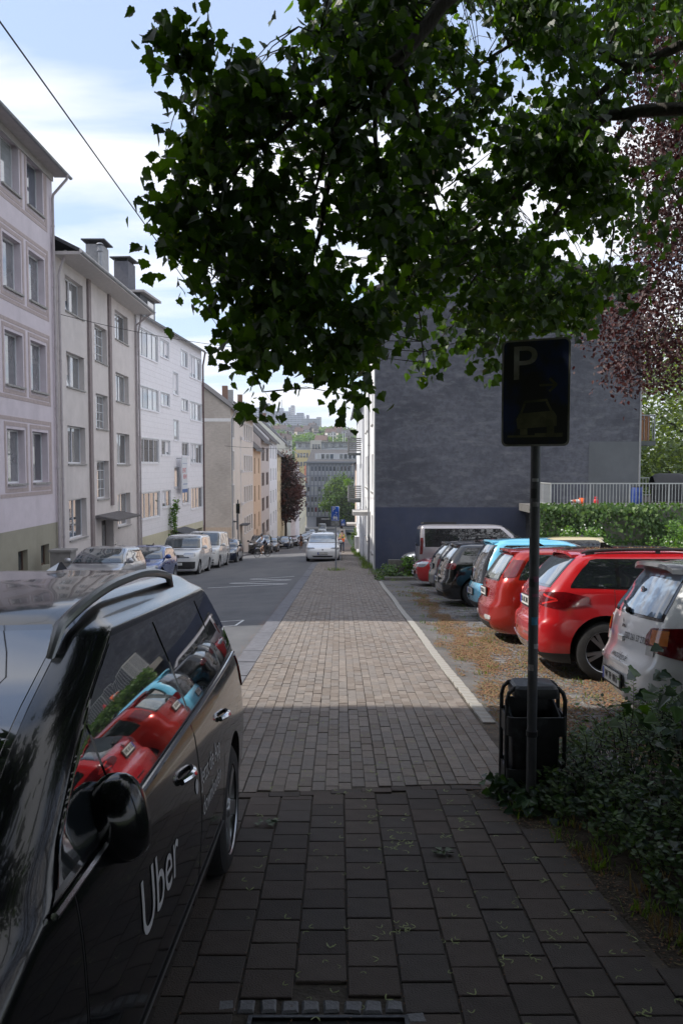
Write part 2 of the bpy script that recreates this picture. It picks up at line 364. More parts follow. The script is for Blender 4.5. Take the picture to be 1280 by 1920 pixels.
tag(mk.build('square_marking', M_paint), 'small white outlined square painted on the road by the kerb', 'road marking')
# ---- drain cover at the bottom edge
dc = thing('drain_cover', 'dark ribbed metal drain cover framed by small granite stones at the bottom edge', 'drain cover', (-.04, 2.62, zR(2.62)), (math.atan(slope(2)), 0, 0))
M_iron = mat('cast_iron', (.035,.037,.042), .45, metal=.7, var=.3, nscale=20, bump=.3)
mb = MB(); mb.box(-.29, .29, -.24, .17, -.05, -.006); mb.build('grate_bed', mat('drain_dark', (.02,.02,.02), .9, var=.2), dc)
mb = MB()
for (a,b,c,d) in ((-.29,.29,.155,.17),(-.29,-.275,-.24,.155),(.275,.29,-.24,.155),(-.24,.22,.085,.095)): mb.box(a,b,c,d,-.02,.006)
mb.build('frame', M_iron, dc)
mb = MB()
for i in range(13):
    for j in range(6):
        x = -.26 + i*.042 + (j % 2)*.02; y = -.2 + j*.06; a = .012
        if abs(y-.09) > .02: mb.bar((x-a, y-a*.6*(1 if j%2 else -1), -.001), (x+a, y+a*.6*(1 if j%2 else -1), -.001), .008, .01)
tag(mb.build('studs', M_iron, dc), kind='stuff')
M_sett = mat('granite_sett', (.2,.2,.21), .8, var=.25, nscale=30, bump=.5, bscale=90)
for i in range(9): link('granite_stone', stone_mesh(.062, .07, .04, M_sett, .008, .006), dc, (-.38 + i*.078, .235 + rnd.uniform(-.004,.004), .003), (0,0,rnd.uniform(-.1,.1)))
for i in range(5): link('granite_stone', stone_mesh(.07, .062, .04, M_sett, .008, .006), dc, (.32 + rnd.uniform(-.004,.004), .16 - i*.075, .003), (0,0,rnd.uniform(-.1,.1)))
# ================================================================ buildings
def glassmat(name, c, rough=.03, var=.3, ns=2, spec=.9, **k): return mat(name, c, rough, var=var, nscale=ns, spec=spec, coat=1.0, **k)
G_dark = glassmat('window_glass', (.035,.045,.055)); G_blue = glassmat('window_glass_blue', (.07,.09,.12), ns=1)
G_curt = glassmat('window_glass_curtain', (.42,.43,.44), var=.25, ns=5, stretch=(6,6,.3)); G_mid = glassmat('window_glass_grey', (.16,.17,.18), ns=3)
G_blind = glassmat('window_glass_blind', (.30,.33,.34), var=.3, ns=9, stretch=(.2,.2,8))
GL = [G_dark, G_dark, G_mid, G_blue, G_curt, G_curt, G_blind]
M_pvc = mat('window_frame_white', (.62,.63,.66), .4, var=.05)
M_sill = mat('sill_stone', (.30,.29,.28), .8, var=.25, nscale=8, bump=.3)
M_zinc = mat('zinc', (.26,.27,.29), .5, metal=.5, var=.2, nscale=5)
M_pipe = mat('pipe_paint', (.40,.36,.37), .6, var=.12)
M_tile = mat('roof_tile', (.085,.075,.072), .85, var=.35, nscale=6, bump=.6, bscale=30)
M_slate = mat('slate', (.06,.062,.07), .7, var=.35, nscale=9, bump=.5, bscale=25)
M_brown = mat('brown_wood', (.10,.055,.035), .6, var=.3, nscale=6, stretch=(1,1,8))
M_door = mat('door_dark', (.055,.045,.042), .5, var=.25)
def stucco(name, c, stain=(.1,.1,.1), amt=.35, sc_=.7, **k):
    c = tuple(min(.80, v*1.28) for v in c); m = mat(name, c, .9, var=.07, nscale=2.2, bump=.45, bscale=45, detail=9, **k)
    return stain_shade(m, tuple(c[i] * .62 for i in range(3)), sc_, .48, .8, amt, (1,1,.28))
def wallholes(mb, a, b, z0f, z1, ops, m=0, rd=.18, mrev=None):
    """front plane y=0 from x=a..b with rectangular openings and their reveals; z0f(x) gives the sloping foot"""
    mrev = m if mrev is None else mrev
    xs = sorted({a, b} | {o[0] for o in ops} | {o[1] for o in ops}); zs = sorted({z1} | {o[2] for o in ops} | {o[3] for o in ops})
    for x0, x1 in zip(xs, xs[1:]):
        if x1 - x0 < 1e-4: continue
        xm = (x0 + x1) / 2
        lo = [z for z in zs if z > max(z0f(x0), z0f(x1)) + .01]
        prev = None
        for z in lo:
            zm = ((prev if prev is not None else min(z0f(x0), z0f(x1))) + z) / 2
            if not any(o[0] - 1e-4 <= xm <= o[1] + 1e-4 and o[2] < zm < o[3] for o in ops):
                p0 = (z0f(x0), z0f(x1)) if prev is None else (prev, prev)
                mb.quad((x0,0,p0[0]), (x1,0,p0[1]), (x1,0,z), (x0,0,z), m)
            prev = z
    for o in ops:
        x0, x1, p, q = o[:4]; d = o[4] if len(o) > 4 else rd
        mb.quad((x0,0,p),(x0,d,p),(x0,d,q),(x0,0,q), mrev); mb.quad((x1,d,p),(x1,0,p),(x1,0,q),(x1,d,q), mrev)
        mb.quad((x0,0,q),(x0,d,q),(x1,d,q),(x1,0,q), mrev); mb.quad((x0,d,p),(x0,0,p),(x1,0,p),(x1,d,p), mrev)
        mb.quad((x0,d,p),(x1,d,p),(x1,d,q),(x0,d,q), mrev)
class House:
    """local x runs along the facade, local -y is the street side, z up from the root"""
    def __init__(s, name, label, p0, p1, depth, side, zbase, group=None, cat='building'):
        s.p0, s.p1 = (p0, p1); d = Vector((p1[0]-p0[0], p1[1]-p0[1])); s.L = d.length; s.D = depth; s.side = side
        ang = math.atan2(d.y, d.x)
        s.flip = side > 0
        org = p0
        if s.flip: org = p1; ang += math.pi
        s.root = thing(name, label, cat, (org[0], org[1], zbase), (0, 0, ang), group); s.zb = zbase; s.ang = ang; s.org = org
    def foot(s, x): # ground profile under the facade in local z
        w = s.world(x, 0, 0); return (zleft(w.y) if s.side < 0 else zR(w.y)) - s.zb - .25
    def world(s, x, y, z):
        c, q = math.cos(s.ang), math.sin(s.ang); return Vector((s.org[0] + x*c - y*q, s.org[1] + x*q + y*c, s.zb + z))
    def px(s, px, py):
        u, z = on_line(px, py, s.p0, s.p1); return (s.L - u if s.flip else u), z - s.zb
    def shell(s, m, H, ops, base=None, gable=None, rd=.18, ex=0):
        """gable: ridge height above eaves; base: (height, material) of the plinth"""
        mb = MB(); mats = [m]
        zf = s.foot
        if base:
            mats.append(base[1]); bt = base[0]
            up = [o for o in ops if o[2] >= bt]; dn = [o for o in ops if o[2] < bt]
            wallholes(mb, 0, s.L, lambda x: max(bt, zf(x)), H, [o for o in ops if o[3] > bt and o[2] >= bt - .01], 0, rd)
            for o in dn:
                pass
            wallholes(mb, 0, s.L, zf, bt, [(o[0], o[1], o[2], min(o[3], bt - .002)) + tuple(o[4:]) for o in dn], 1, rd)
            for o in dn:
                if o[3] > bt + .01: pass
        else: wallholes(mb, 0, s.L, zf, H, ops, 0, rd)
        D = s.D; zl, zr = -8, -8
        mb.quad((0,D,zl),(0,0,zl),(0,0,H),(0,D,H)); mb.quad((s.L,0,zl),(s.L,D,zl),(s.L,D,H),(s.L,0,H)); mb.quad((s.L,D,zl),(0,D,zl),(0,D,H),(s.L,D,H)); mb.quad((0,0,H),(s.L,0,H),(s.L,D,H),(0,D,H))
        if gable:
            for x in (0, s.L): mb.add([(x,0,H),(x,D,H),(x,D/2,H+gable)], [(0,1,2)], 0)
        return mb.build('wall', mats, s.root)
    def roof(s, H, gable, m=M_tile, over=.5, t=.14, side_over=.12, soffit=None, gutter=True):
        D = s.D; k = gable / (D/2); mb = MB(); a, b = -side_over, s.L + side_over
        for sg in (0, 1):
            y0, y1 = (-over, D/2) if sg == 0 else (D + over, D/2); z0 = H - over * k; z1 = H + gable
            p = [(a,y0,z0),(b,y0,z0),(b,y1,z1),(a,y1,z1)]
            mb.hexa([(x,y,z+.01) for x,y,z in p] + [(x,y,z+t) for x,y,z in p])
        r = mb.build('roof', m, s.root)
        if soffit:
            mb = MB(); mb.box(a, b, -over+.02, -.003, H-over*k-.12, H-over*k-.0); mb.build('soffit', soffit, s.root)
        if gutter:
            mb = MB(); zg = H - over*k + .02
            mb.grid(lambda u, v: (a + (b-a)*u, -over-.06+.07*math.cos(math.pi*(1+v)), zg + .07*math.sin(math.pi*(1+v))), 1, 8); mb.grid(lambda u, v: (a + (b-a)*u, -over-.06+.06*math.cos(math.pi*(1+v)), zg + .06*math.sin(math.pi*(1+v))), 1, 8, flip=True)
            mb.build('gutter', M_zinc, s.root, smooth='all')
        return r
    def pipe(s, x, H, over=.5, m=None, r=.05):
        mb = MB(); mb.tube([(x,-over-.05,H-.1),(x,-over-.02,H-.3),(x,-.12,H-.85),(x,-.09,H-1.0)] + [(x,-.09, H-1-i*((H-1-s.foot(x))/8)) for i in range(1,9)], r, 8)
        z = H - 2
        while z > s.foot(x) + 1: mb.tube([(x,-.09,z),(x,-.09,z+.05)], r*1.25, 8); z -= 2.2
        mb.build('downpipe', m or M_pipe, s.root, smooth=True)
    def window(s, x0, x1, z0, z1, n=1, d=.14, fm=M_pvc, gl=None, sill=M_sill, cross=None, lite=False, tilt=None, fw=.06, sillout=.06):
        g = .004; mb = MB(); fw = min(fw, (x1-x0)*.12)
        yf, yb = d - .05, d + .01; x0 += g; x1 -= g; z0 += g; z1 -= g
        for (a,b,c,e) in ((x0,x0+fw,z0,z1),(x1-fw,x1,z0,z1),(x0+fw,x1-fw,z0,z0+fw),(x0+fw,x1-fw,z1-fw,z1)): mb.box(a,b,yf,yb,c,e)
        pw = (x1 - x0 - fw) / n
        for i in range(1, n): mb.box(x0+fw/2+i*pw-fw/2, x0+fw/2+i*pw+fw/2, yf-.003, yb, z0+fw, z1-fw)
        if cross:
            for i in range(1, cross[1]): zz = z0 + (z1-z0)*i/cross[1]; mb.box(x0+fw, x1-fw, yf+.005, yb, zz-.012, zz+.012)
            for i in range(1, cross[0]): xx = x0 + (x1-x0)*i/cross[0]; mb.box(xx-.012, xx+.012, yf+.004, yb, z0+fw, z1-fw)
        w = mb.build('window', fm, s.root)
        for i in range(n):
            a, b = x0 + fw/2 + i*pw + fw/2, x0 + fw/2 + (i+1)*pw - fw/2; pm = MB(); jg = rnd.uniform(-.004, .004)
            gm = gl[i % len(gl)] if gl else rnd.choice(GL)
            if tilt and i in tilt:
                # bottom-hinged sash leaning into the room, with its own frame
                t_ = .16; pm.hexa([(a,d-.0,z0+fw),(b,d-.0,z0+fw),(b,d+t_,z1-fw),(a,d+t_,z1-fw),(a,d-.02,z0+fw),(b,d-.02,z0+fw),(b,d+t_-.02,z1-fw),(a,d+t_-.02,z1-fw)])
                pm.build('pane', gm, w)
            else:
                pm.add([(a,d-.025,z0+fw),(b,d-.025+jg,z0+fw),(b,d-.025+jg*.5,z1-fw),(a,d-.025,z1-fw)], [(0,1,2,3)]); pm.build('pane', gm, w)
        if sill and not lite:
            sb = MB(); sb.box(x0-.04, x1+.04, -sillout, d-.05, z0-.07, z0-.008); sb.build('sill', sill, w)
        return w
    def surround(s, x0, x1, z0, z1, w, m, out=.012, name='window_surround'):
        mb = MB()
        for (a,b,c,e) in ((x0-w,x0,z0-w,z1+w),(x1,x1+w,z0-w,z1+w),(x0,x1,z0-w,z0),(x0,x1,z1,z1+w)): mb.box(a,b,-out,.001,c,e)
        mb.build(name, m, s.root)
LX = -10.5
# ---- pink house
H1 = House('pink_house', 'lilac pink rendered apartment house with painted red brown lines, nearest on the left', (LX, 15.0), (LX, 29.75), 11, -1, -2.0)
M_pink = stucco('pink_render', (.475,.425,.458), amt=.5); M_line = mat('red_brown_line', (.42,.345,.335), .9, var=.12); M_ochre = stucco('ochre_plinth', (.25,.235,.185), amt=.7)
M_reveal = mat('reveal_grey', (.44,.43,.43), .85, var=.1)
rows = [(10.63,12.28),(7.45,9.12),(4.4,6.1),(1.23,2.99)]
colsx = []
u = 29.75 - 2.35
while u > 15.6: colsx += [(u, u+1.42), (u-2.1, u-.68)]; u -= 4.75
ops = []; b0 = H1.p0[1]
for z0, z1 in rows:
    for a, b in colsx:
        if a - b0 > .3: ops.append((a-b0, b-b0, z0+2.0, z1+2.0, .3))
cel = []
for y in (27.95, 25.95, 23.6, 21.2, 18.8): cel.append((y-b0, y-b0+.8, -1.75+2.0, -1.0+2.0, .25))
cel[-1:] = cel[-1:]
H1.shell(M_pink, 14.55, ops + cel, base=(1.72, M_ochre), gable=3.2)
for o in ops:
    H1.window(o[0], o[1], o[2], o[3], 1, d=.27, gl=[rnd.choice([G_blue, G_blind, G_mid, G_dark])], sillout=.09)
    H1.surround(o[0]-.1, o[1]+.1, o[2]-.16, o[3]+.1, .12, M_line)
for i in range(0, len(ops) - 1, 2):
    a, b = min(ops[i+1][0], ops[i][0]), max(ops[i+1][1], ops[i][1])
    mb = MB(); mb.box(a-.6, b+.25, -.010, .001, ops[i][3]+.28, ops[i][3]+.40); mb.box(a-.6, b+.25, -.010, .001, ops[i][2]-.44, ops[i][2]-.32); mb.box(b+.25, b+.37, -.010, .001, ops[i][2]-.44, ops[i][3]+.40); mb.build('painted_band', M_line, H1.root)
for o in cel: H1.window(o[0], o[1], o[2], o[3], 1, d=.22, fm=M_brown, gl=[G_dark], sill=None)
mb = MB(); mb.box(-.1, H1.L+.28, -.50, -.003, 14.42, 14.56); mb.box(-.1, H1.L, -.06, -.003, 14.18, 14.42); mb.build('soffit', mat('soffit_grey', (.42,.39,.39), .8, var=.1), H1.root)
H1.roof(14.7, 3.2, M_tile, over=.55, side_over=.28); H1.pipe(H1.L - .2, 14.5, .6)
mb = MB()
for q in range(2): mb.box(.8+q, 1.5+q, 3, 3.8, 16, 18.6)
mb.build('chimney', mat('chimney_brick', (.2,.12,.09), .9, var=.3, nscale=12, bump=.4), H1.root)
# ---- grey stucco house
H2 = House('grey_house', 'pale grey stucco apartment house with brown pilasters and a canopied door', (LX, 29.8), (LX, 41.45), 10, -1, -2.6)
M_greyst = stucco('grey_stucco', (.46,.425,.415), amt=.45); M_pil = mat('pilaster_brown', (.24,.20,.20), .85, var=.12, bump=.3)
dz = 2.6; b0 = H2.p0[1]; rA = [(7.8,9.15),(4.9,6.24),(1.9,3.38),(-1.1,.49)]
opsA = [(30.95-b0, 33.1-b0, a+dz, b+dz, .3) for a, b in rA]; opsC = [(37.75-b0, 40.05-b0, a+dz, b+dz, .3) for a, b in rA]
opsB = [(34.6-b0, 36.4-b0, a+dz, b+dz, .3) for a, b in ((6.38,7.93),(3.45,4.96),(.36,2.04))]
door = (35.15-b0, 37.0-b0, -2.65+dz, -.62+dz, .45)
H2.shell(M_greyst, 12.3, opsA + opsB + opsC + [door], gable=2.5)
for o in opsA: H2.window(o[0], o[1], o[2], o[3], 2, d=.26, gl=[rnd.choice([G_blue, G_curt]), rnd.choice([G_dark, G_mid])], tilt=None if o[2] < 6 else {0})
for o in opsC: H2.window(o[0], o[1], o[2], o[3], 2, d=.26, gl=[rnd.choice([G_blue, G_curt]), rnd.choice([G_dark, G_mid])])
for o in opsB: H2.window(o[0], o[1], o[2], o[3], 1, d=.26, gl=[G_mid], cross=(3, 4))
for x in (33.75-b0, 36.75-b0):
    mb = MB(); mb.box(x-.17, x+.17, -.09, .001, H2.foot(x) if x < 5 else 2.6, 12.25); mb.build('pilaster', M_pil, H2.root)
mb = MB(); mb.hexa([(door[0]-.9,-1.0,2.02),(door[1]+1.0,-1.0,2.02),(door[1]+1.0,-.003,2.18),(door[0]-.9,-.003,2.18),(door[0]-.9,-1.0,2.10),(door[1]+1.0,-1.0,2.10),(door[1]+1.0,-.003,2.28),(door[0]-.9,-.003,2.28)]); mb.build('door_canopy', mat('canopy_felt', (.12,.11,.11), .85, var=.3, bump=.4), H2.root)
mb = MB(); mb.box(door[0]+.02, door[1]-.02, .36, .44, door[2], door[3]-.01); dd = mb.build('door', M_door, H2.root)
mb = MB(); mb.box(door[0]+.25, door[0]+.75, .345, .357, door[2]+.9, door[3]-.3); mb.box(door[0]+1.05, door[1]-.2, .345, .357, door[2]+.5, door[3]-.3); mb.build('door_glass', G_mid, dd)
H2.roof(12.75, 2.5, M_slate, over=.95, side_over=.02); H2.pipe(H2.L-.1, 12.5, .85); H2.pipe(.25, 12.5, .3)
mb = MB(); mb.box(-.02, H2.L+.02, -.93, -.003, 12.18, 12.3); mb.box(-.02, H2.L+.02, -.97, -.93, 12.18, 12.42); mb.build('soffit', mat('soffit_pale', (.5,.47,.46), .8, var=.08), H2.root)
def chim(h, x, y, z, w, d_, hgt, m, name='chimney', cap=True, pots=0):
    mb = MB(); mb.box(x-w/2, x+w/2, y-d_/2, y+d_/2, z, z+hgt); c = mb.build(name, m, h.root)
    if cap:
        mb = MB(); mb.box(x-w/2-.18, x+w/2+.18, y-d_/2-.18, y+d_/2+.18, z+hgt+.16, z+hgt+.22)
        for a in (-1, 1):
            for b in (-1, 1): mb.box(x+a*w*.4-.03, x+a*w*.4+.03, y+b*d_*.4-.03, y+b*d_*.4+.03, z+hgt, z+hgt+.16)
        mb.build('chimney_cap', M_slate, c)
M_clad = mat('fibre_cement', (.30,.30,.31), .8, var=.15, bump=.2); M_clad2 = mat('fibre_cement_dark', (.12,.12,.14), .8, var=.15, bump=.2)
chim(H2, 10.75, 1.6, 12.6, 1.15, .8, 2.75, M_clad)
for x, y, hh in ((9.85, 1.2, 2.9), (.75, .6, 1.75)):
    mb = MB(); mb.tube([(x,y,12.4),(x,y,12.4+hh-.4)], .09, 10); mb.tube([(x,y,12.4+hh-.4),(x,y,12.4+hh-.3),(x,y,12.4+hh-.28),(x,y,12.4+hh-.1)], [.14,.14,.1,.1], 10); mb.tube([(x,y,12.4+hh-.08),(x,y,12.4+hh)], [.2,.12], 10); mb.build('flue', M_zinc, H2.root, smooth=True)
# ---- white clad house with long windows and dormer
H3 = House('white_house', 'white clad apartment house with strips of four part windows and small banner', (-10.45, 41.5), (-9.45, 55.2), 10, -1, -3.6)
M_whc = mat('white_cladding', (.78,.76,.79), .75, var=.05, nscale=3, bump=.15, bscale=20)
M_cream = stucco('cream_plinth', (.46,.43,.32), amt=.5)
def r3(pl, pt, pr, pb, yl=None):
    x0, zt = H3.px(pl, pt); x1, _ = H3.px(pr, pt); xm, zb = H3.px((pl+pr)/2, pb); return x0, x1
cA = (H3.px(258.5, 640)[0], H3.px(296, 650)[0]); cB = (H3.px(301, 660)[0], H3.px(317, 660)[0]); cM = (H3.px(325.2, 715)[0], H3.px(334, 715)[0]); cC = (H3.px(339.5, 680)[0], H3.px(352, 680)[0]); cD = (H3.px(356, 690)[0], H3.px(377.5, 690)[0])
zrow = [H3.px(277, 621)[1], H3.px(280, 728)[1], H3.px(285, 823)[1], H3.px(288, 922)[1]]     # tops at the big windows
zrowb = [H3.px(277, 672)[1], H3.px(280, 769)[1], H3.px(285, 868)[1], H3.px(288, 970)[1]]
Z0 = [(b, t) for t, b in zip(zrow, zrowb)]
ops3 = []; wins3 = []
for i, (zb_, zt_) in enumerate(Z0):
    for c, n, sh in ((cA, 4, 0), (cB, 2, .45), (cC, 2, .45), (cD, 4, 0)):
        o = (c[0], c[1], zb_ + sh, zt_, .10); ops3.append(o); wins3.append((o, n, i))
for t, b in ((H3.px(329, 699)[1], H3.px(329, 740)[1]), (H3.px(331, 788)[1], H3.px(331, 826)[1]), (H3.px(333, 876)[1], H3.px(333, 914)[1])):
    o = (cM[0], cM[1], b, t, .10); ops3.append(o); wins3.append((o, 1, 0 if t > 8 else 1))
pl3 = H3.px(300, 995)[1] - .1; eav3 = H3.px(300, 612)[1]
d3 = (H3.px(329, 1000)[0], H3.px(338, 1000)[0], H3.foot(5) + .2, pl3 - .25, .3); g3 = (H3.px(367, 990)[0], H3.px(380, 990)[0], H3.foot(10)+.2, pl3 - .45, .4); v3 = (H3.px(345, 990)[0], H3.px(358, 990)[0], pl3 - 1.5, pl3 - .9, .2); v4 = (H3.px(288,1000)[0], H3.px(303,1000)[0], pl3-1.5, pl3-.8, .2)
H3.shell(M_whc, eav3, ops3 + [d3, g3, v3, v4], base=(pl3, M_cream), rd=.1)
for o, n, i in wins3:
    gl = [G_curt, G_blue, G_curt, G_curt] if i < 2 else [G_mid, G_dark, G_dark, G_mid]
    t = None
    if n == 1 and o[3] > 8.6: t = {0}
    elif n == 2 and rnd.random() < .4: t = {rnd.randrange(2)}
    elif n == 4 and o[0] > 6 and i in (0, 2): t = {0, 1}
    H3.window(o[0], o[1], o[2], o[3], n, d=.09, gl=gl, tilt=t, sillout=.05, sill=M_whc); H3.surround(o[0], o[1], o[2], o[3], .05, M_pvc, .015)
# cladding joints as real raised courses
z = pl3 + .3
mb = MB()
while z < eav3 - .1:
    for (a, b) in [(0.02, H3.L - .02)]:
        segs = [(a, b)]
        for o in ops3:
            if o[2] - .12 < z < o[3] + .08: segs = [p for s_ in segs for p in ((s_[0], min(s_[1], o[0] - .08)), (max(s_[0], o[1] + .08), s_[1])) if p[1] - p[0] > .03]
        for p in segs: mb.box(p[0], p[1], -.006, .0005, z, z + .012)
    z += .31
tag(mb.build('cladding_course', mat('cladding_joint', (.64,.62,.65), .8, var=.05), H3.root), kind='stuff')
mb = MB(); mb.box(d3[0]+.02, d3[1]-.02, .22, .28, d3[2], d3[3]-.01); mb.build('door', M_door, H3.root)
mb = MB(); mb.box(g3[0]+.02, g3[1]-.02, .3, .37, g3[2], g3[3]-.01); mb.build('garage_door', mat('garage_brown', (.16,.13,.10), .7, var=.2), H3.root)
for v in (v3, v4):
    mb = MB(); n = 9
    for i in range(n): zz = v[2] + (v[3]-v[2]) * (i+.5)/n; mb.box(v[0]+.01, v[1]-.01, .03, .08, zz-.018, zz+.012)
    mb.build('vent_grille', M_pvc, H3.root)
mb = MB(); mb.hexa([(d3[0]-.7,-.9,pl3-.35),(d3[1]+1.1,-.9,pl3-.35),(d3[1]+1.1,-.003,pl3-.15),(d3[0]-.7,-.003,pl3-.15),(d3[0]-.7,-.9,pl3-.28),(d3[1]+1.1,-.9,pl3-.28),(d3[1]+1.1,-.003,pl3-.05),(d3[0]-.7,-.003,pl3-.05)]); mb.build('door_canopy', M_slate, H3.root)
H3.roof(eav3, 2.6, M_slate, over=.25, side_over=.1); H3.pipe(H3.L+.02, eav3, .2, mat('dark_red_pipe', (.09,.045,.05), .5, var=.1), .06); H3.pipe(.1, eav3, .2)
# slate dormer on the white house
chim(H3, 3.6, 1.8, eav3, 1.2, .8, 13.1 - H3.zb - eav3, M_clad2)
dm = MB(); x0, x1 = 3.0, 5.7; zt = eav3 + 1.65
dm.box(x0, x1, .75, 3.8, eav3 + .1, zt); dm.build('dormer', M_slate, H3.root)
mb = MB(); mb.box(x0-.25, x1+.3, .45, 3.9, zt+.002, zt+.12); mb.build('dormer_roof', mat('dormer_trim', (.35,.33,.33), .7, var=.1), H3.root)
mb = MB(); mb.box(x0+1.2, x0+2.3, .70, .747, eav3+.5, zt-.2); mb.build('dormer_window', G_curt, H3.root)
# banner
bx, bz = H3.px(336, 893); bn = thing('banner', 'white hanging banner with red lettering and blue foot on the white house front', 'banner', H3.world(bx, -.35, bz), (0, 0, H3.ang))
M_bn = mat('banner_white', (.62,.64,.68), .7, var=.04); mb = MB(); mb.box(-.62, .62, -.015, .015, -1.0, 1.15); mb.build('cloth', M_bn, bn)
M_red = mat('print_red', (.55,.05,.06), .6, var=.05); M_blu = mat('print_blue', (.05,.12,.32), .6, var=.05)
mb = MB(); mb.box(-.62, .62, -.021, -.0155, -1.0, -.78); mb.box(-.4, .55, -.021, -.0155, -.5, -.46); mb.box(-.45,.5,-.021,-.0155,.78,.8); mb.build('print_band', M_blu, bn)
MX = Matrix.Translation((0, -.021, .35)) @ Matrix.Rotation(R(90), 4, 'X')
lettering('ENT', .42, M_red, bn, Matrix.Translation((-.1,0,0)) @ MX); lettering('REN?', .38, M_red, bn, Matrix.Translation((.05, 0, -.38)) @ MX)
mb = MB(); mb.bar((-.6,0,1.1), (-.6,.34,1.1), .03); mb.bar((.6,0,1.1),(.6,.34,1.1), .03); mb.build('bracket', M_zinc, bn)
# ---- cream house standing forward with blank gable
HX4 = [(-8.95, 66.0), (-8.95, 83.0)]
H4 = House('cream_house', 'cream house with a blank beige gable end marked by white bands', HX4[0], HX4[1], 9.5, -1, -5.5)
M_crm = stucco('cream_render', (.52,.475,.43), amt=.4); M_gab = stain_shade(mat('beige_brick_gable', (.46,.405,.365), .9, var=.12, nscale=3, bump=.4, bscale=12, stretch=(1,1,3)), (.25,.22,.19), .5, .4, .7, .5)
M_wtrim = mat('white_trim', (.68,.66,.66), .8, var=.05)
eav4 = H4.px(437, 768)[1]
ops4 = []; w4 = []
tops = [H4.px(437+5, y)[1] for y in (788, 847, 909)] 
for t in tops + [tops[-1] - 2.95]:
    o = (.55, 2.0, t - 1.55, t, .16); ops4.append(o); w4.append((o, 2))
for r_ in range(4):
    t = tops[0] - 2.95 * r_
    for k_ in range(4):
        x = 9.0 + k_ * 1.9; o = (x, x + 1.15, t - 1.5, t, .16); ops4.append(o); w4.append((o, 1))
d4 = (5.9, 7.2, H4.foot(6.5) + .4, H4.foot(6.5) + 2.7, .4)
H4.shell(M_crm, eav4, ops4 + [d4], gable=0)
for o, n in w4: H4.window(*o[:4], n, d=.14, lite=False, sill=M_wtrim); H4.surround(*o[:4], .12, M_wtrim, .02)
mb = MB(); mb.box(d4[0]+.02, d4[1]-.02, .3, .36, d4[2], d4[3]-.01); mb.build('door', M_brown, H4.root)
mb = MB(); mb.box(d4[0]-.5, d4[1]+.5, -.7, -.003, d4[3]+.1, d4[3]+.2); mb.build('door_canopy', M_slate, H4.root)
mb = MB(); mb.box(6.3, 6.55, -.05, .001, d4[3]+.6, eav4-2.0)
for i in range(3): mb.box(6.2, 6.9, -.25, -.052, tops[0]-1.6-2.95*i, tops[0]-1.35-2.95*i)
mb.build('stair_strip', M_wtrim, H4.root)
# gable skin, proud of the side wall; bands in relief
mb = MB(); gh = 3.6
mb.add([(-.02,0.0,-3.2),(-.02,9.5,-3.2),(-.02,9.5,eav4),(-.02,4.75,eav4+gh),(-.02,0,eav4)], [(0,1,2,3,4)]); mb.build('gable_wall', M_gab, H4.root); mb = MB(); mb.add([(H4.L+.02,0,-8),(H4.L+.02,9.5,-8),(H4.L+.02,9.5,eav4),(H4.L+.02,4.75,eav4+gh),(H4.L+.02,0,eav4)], [(4,3,2,1,0)]); mb.build('gable_wall', M_gab, H4.root)
zt_ = H4.px(437, 789)[1]; 
mb = MB(); mb.box(-.05,-.021, .0, 6.2, zt_-.15, zt_+.12); mb.box(-.05,-.021, 2.3, 2.6, zt_-8.7, zt_-.15); mb.box(-.05,-.021, 2.6, 6.2, zt_-5.9, zt_-5.6); mb.build('white_band', M_wtrim, H4.root)
mb = MB(); mb.box(-.045,-.0215, 0, 9.5, -6, zt_-8.9); mb.build('plinth_band', mat('peach_render', (.46,.36,.28), .9, var=.1), H4.root)
H4.roof(eav4, gh, M_tile, over=.4, side_over=.25); H4.pipe(.05, eav4, .35, M_zinc)
chim(H4, 5.5, 4.0, eav4+2.6, .9, .6, 1.2, mat('chimney_brick', (.2,.12,.09)), cap=False)
mb = MB(); mb.box(.9, 1.0, -.35, -.003, 2.6, 2.7); mb.box(.8, 1.1, -.4, -.32, 2.0, 3.3); mb.build('lamp_box', M_slate, H4.root)
# ---- the row beyond
def rowhouse(name, label, p0, p1, m, eavz, rows_, pitch, cols, w, h, zb, roofm=M_tile, gable=3.5, first=.9, n=1, wm=M_pvc, gl=None, side=-1, depth=10, over=.4, door=True, base=None, group=None, chimneys=1, trim=None, sill=None):
    Hh = House(name, label, p0, p1, depth, side, zb, group); e = eavz - zb; ops = []
    for r_ in range(rows_):
        t = e - first - r_ * pitch
        for k_ in range(cols):
            x = Hh.L * (k_ + .5) / cols - w/2; ops.append((x, x + w, t - h, t, .16))
    dx = Hh.L * (.5 if cols % 2 == 0 else 1/cols + .0) - .55; fz = Hh.foot(dx); dr = None
    if door:
        dr = (dx, dx + 1.1, fz + .3, fz + 2.5, .3)
        ops = [o for o in ops if not (o[2] < dr[3] + .1 and o[1] > dr[0] - .05 and o[0] < dr[1] + .05)]
    ops = [o for o in ops if o[2] > Hh.foot(o[1]) + .5 and o[2] > Hh.foot(o[0]) + .5]
    Hh.shell(m, e, ops + ([dr] if dr else []), gable=gable, base=base)
    for o in ops:
        Hh.window(*o[:4], n, d=.14, fm=wm, gl=gl, lite=True)
        if trim: Hh.surround(*o[:4], .1, trim, .02)
    if dr: mb = MB(); mb.box(dr[0]+.01, dr[1]-.01, .2, .26, dr[2], dr[3]-.01); mb.build('door', M_door, Hh.root)
    Hh.roof(e, gable, roofm, over=over, side_over=.02)
    for i in range(chimneys): chim(Hh, Hh.L * (i+.6)/(chimneys+.3), depth*.45, e + gable*.75, .8, .6, gable*.25+1.2, rnd.choice([M_slate, M_clad, mat('chimney_brick', (.2,.12,.09))]), cap=False)
    return Hh
def zat(px, py, D): return atD(px, py, D).z
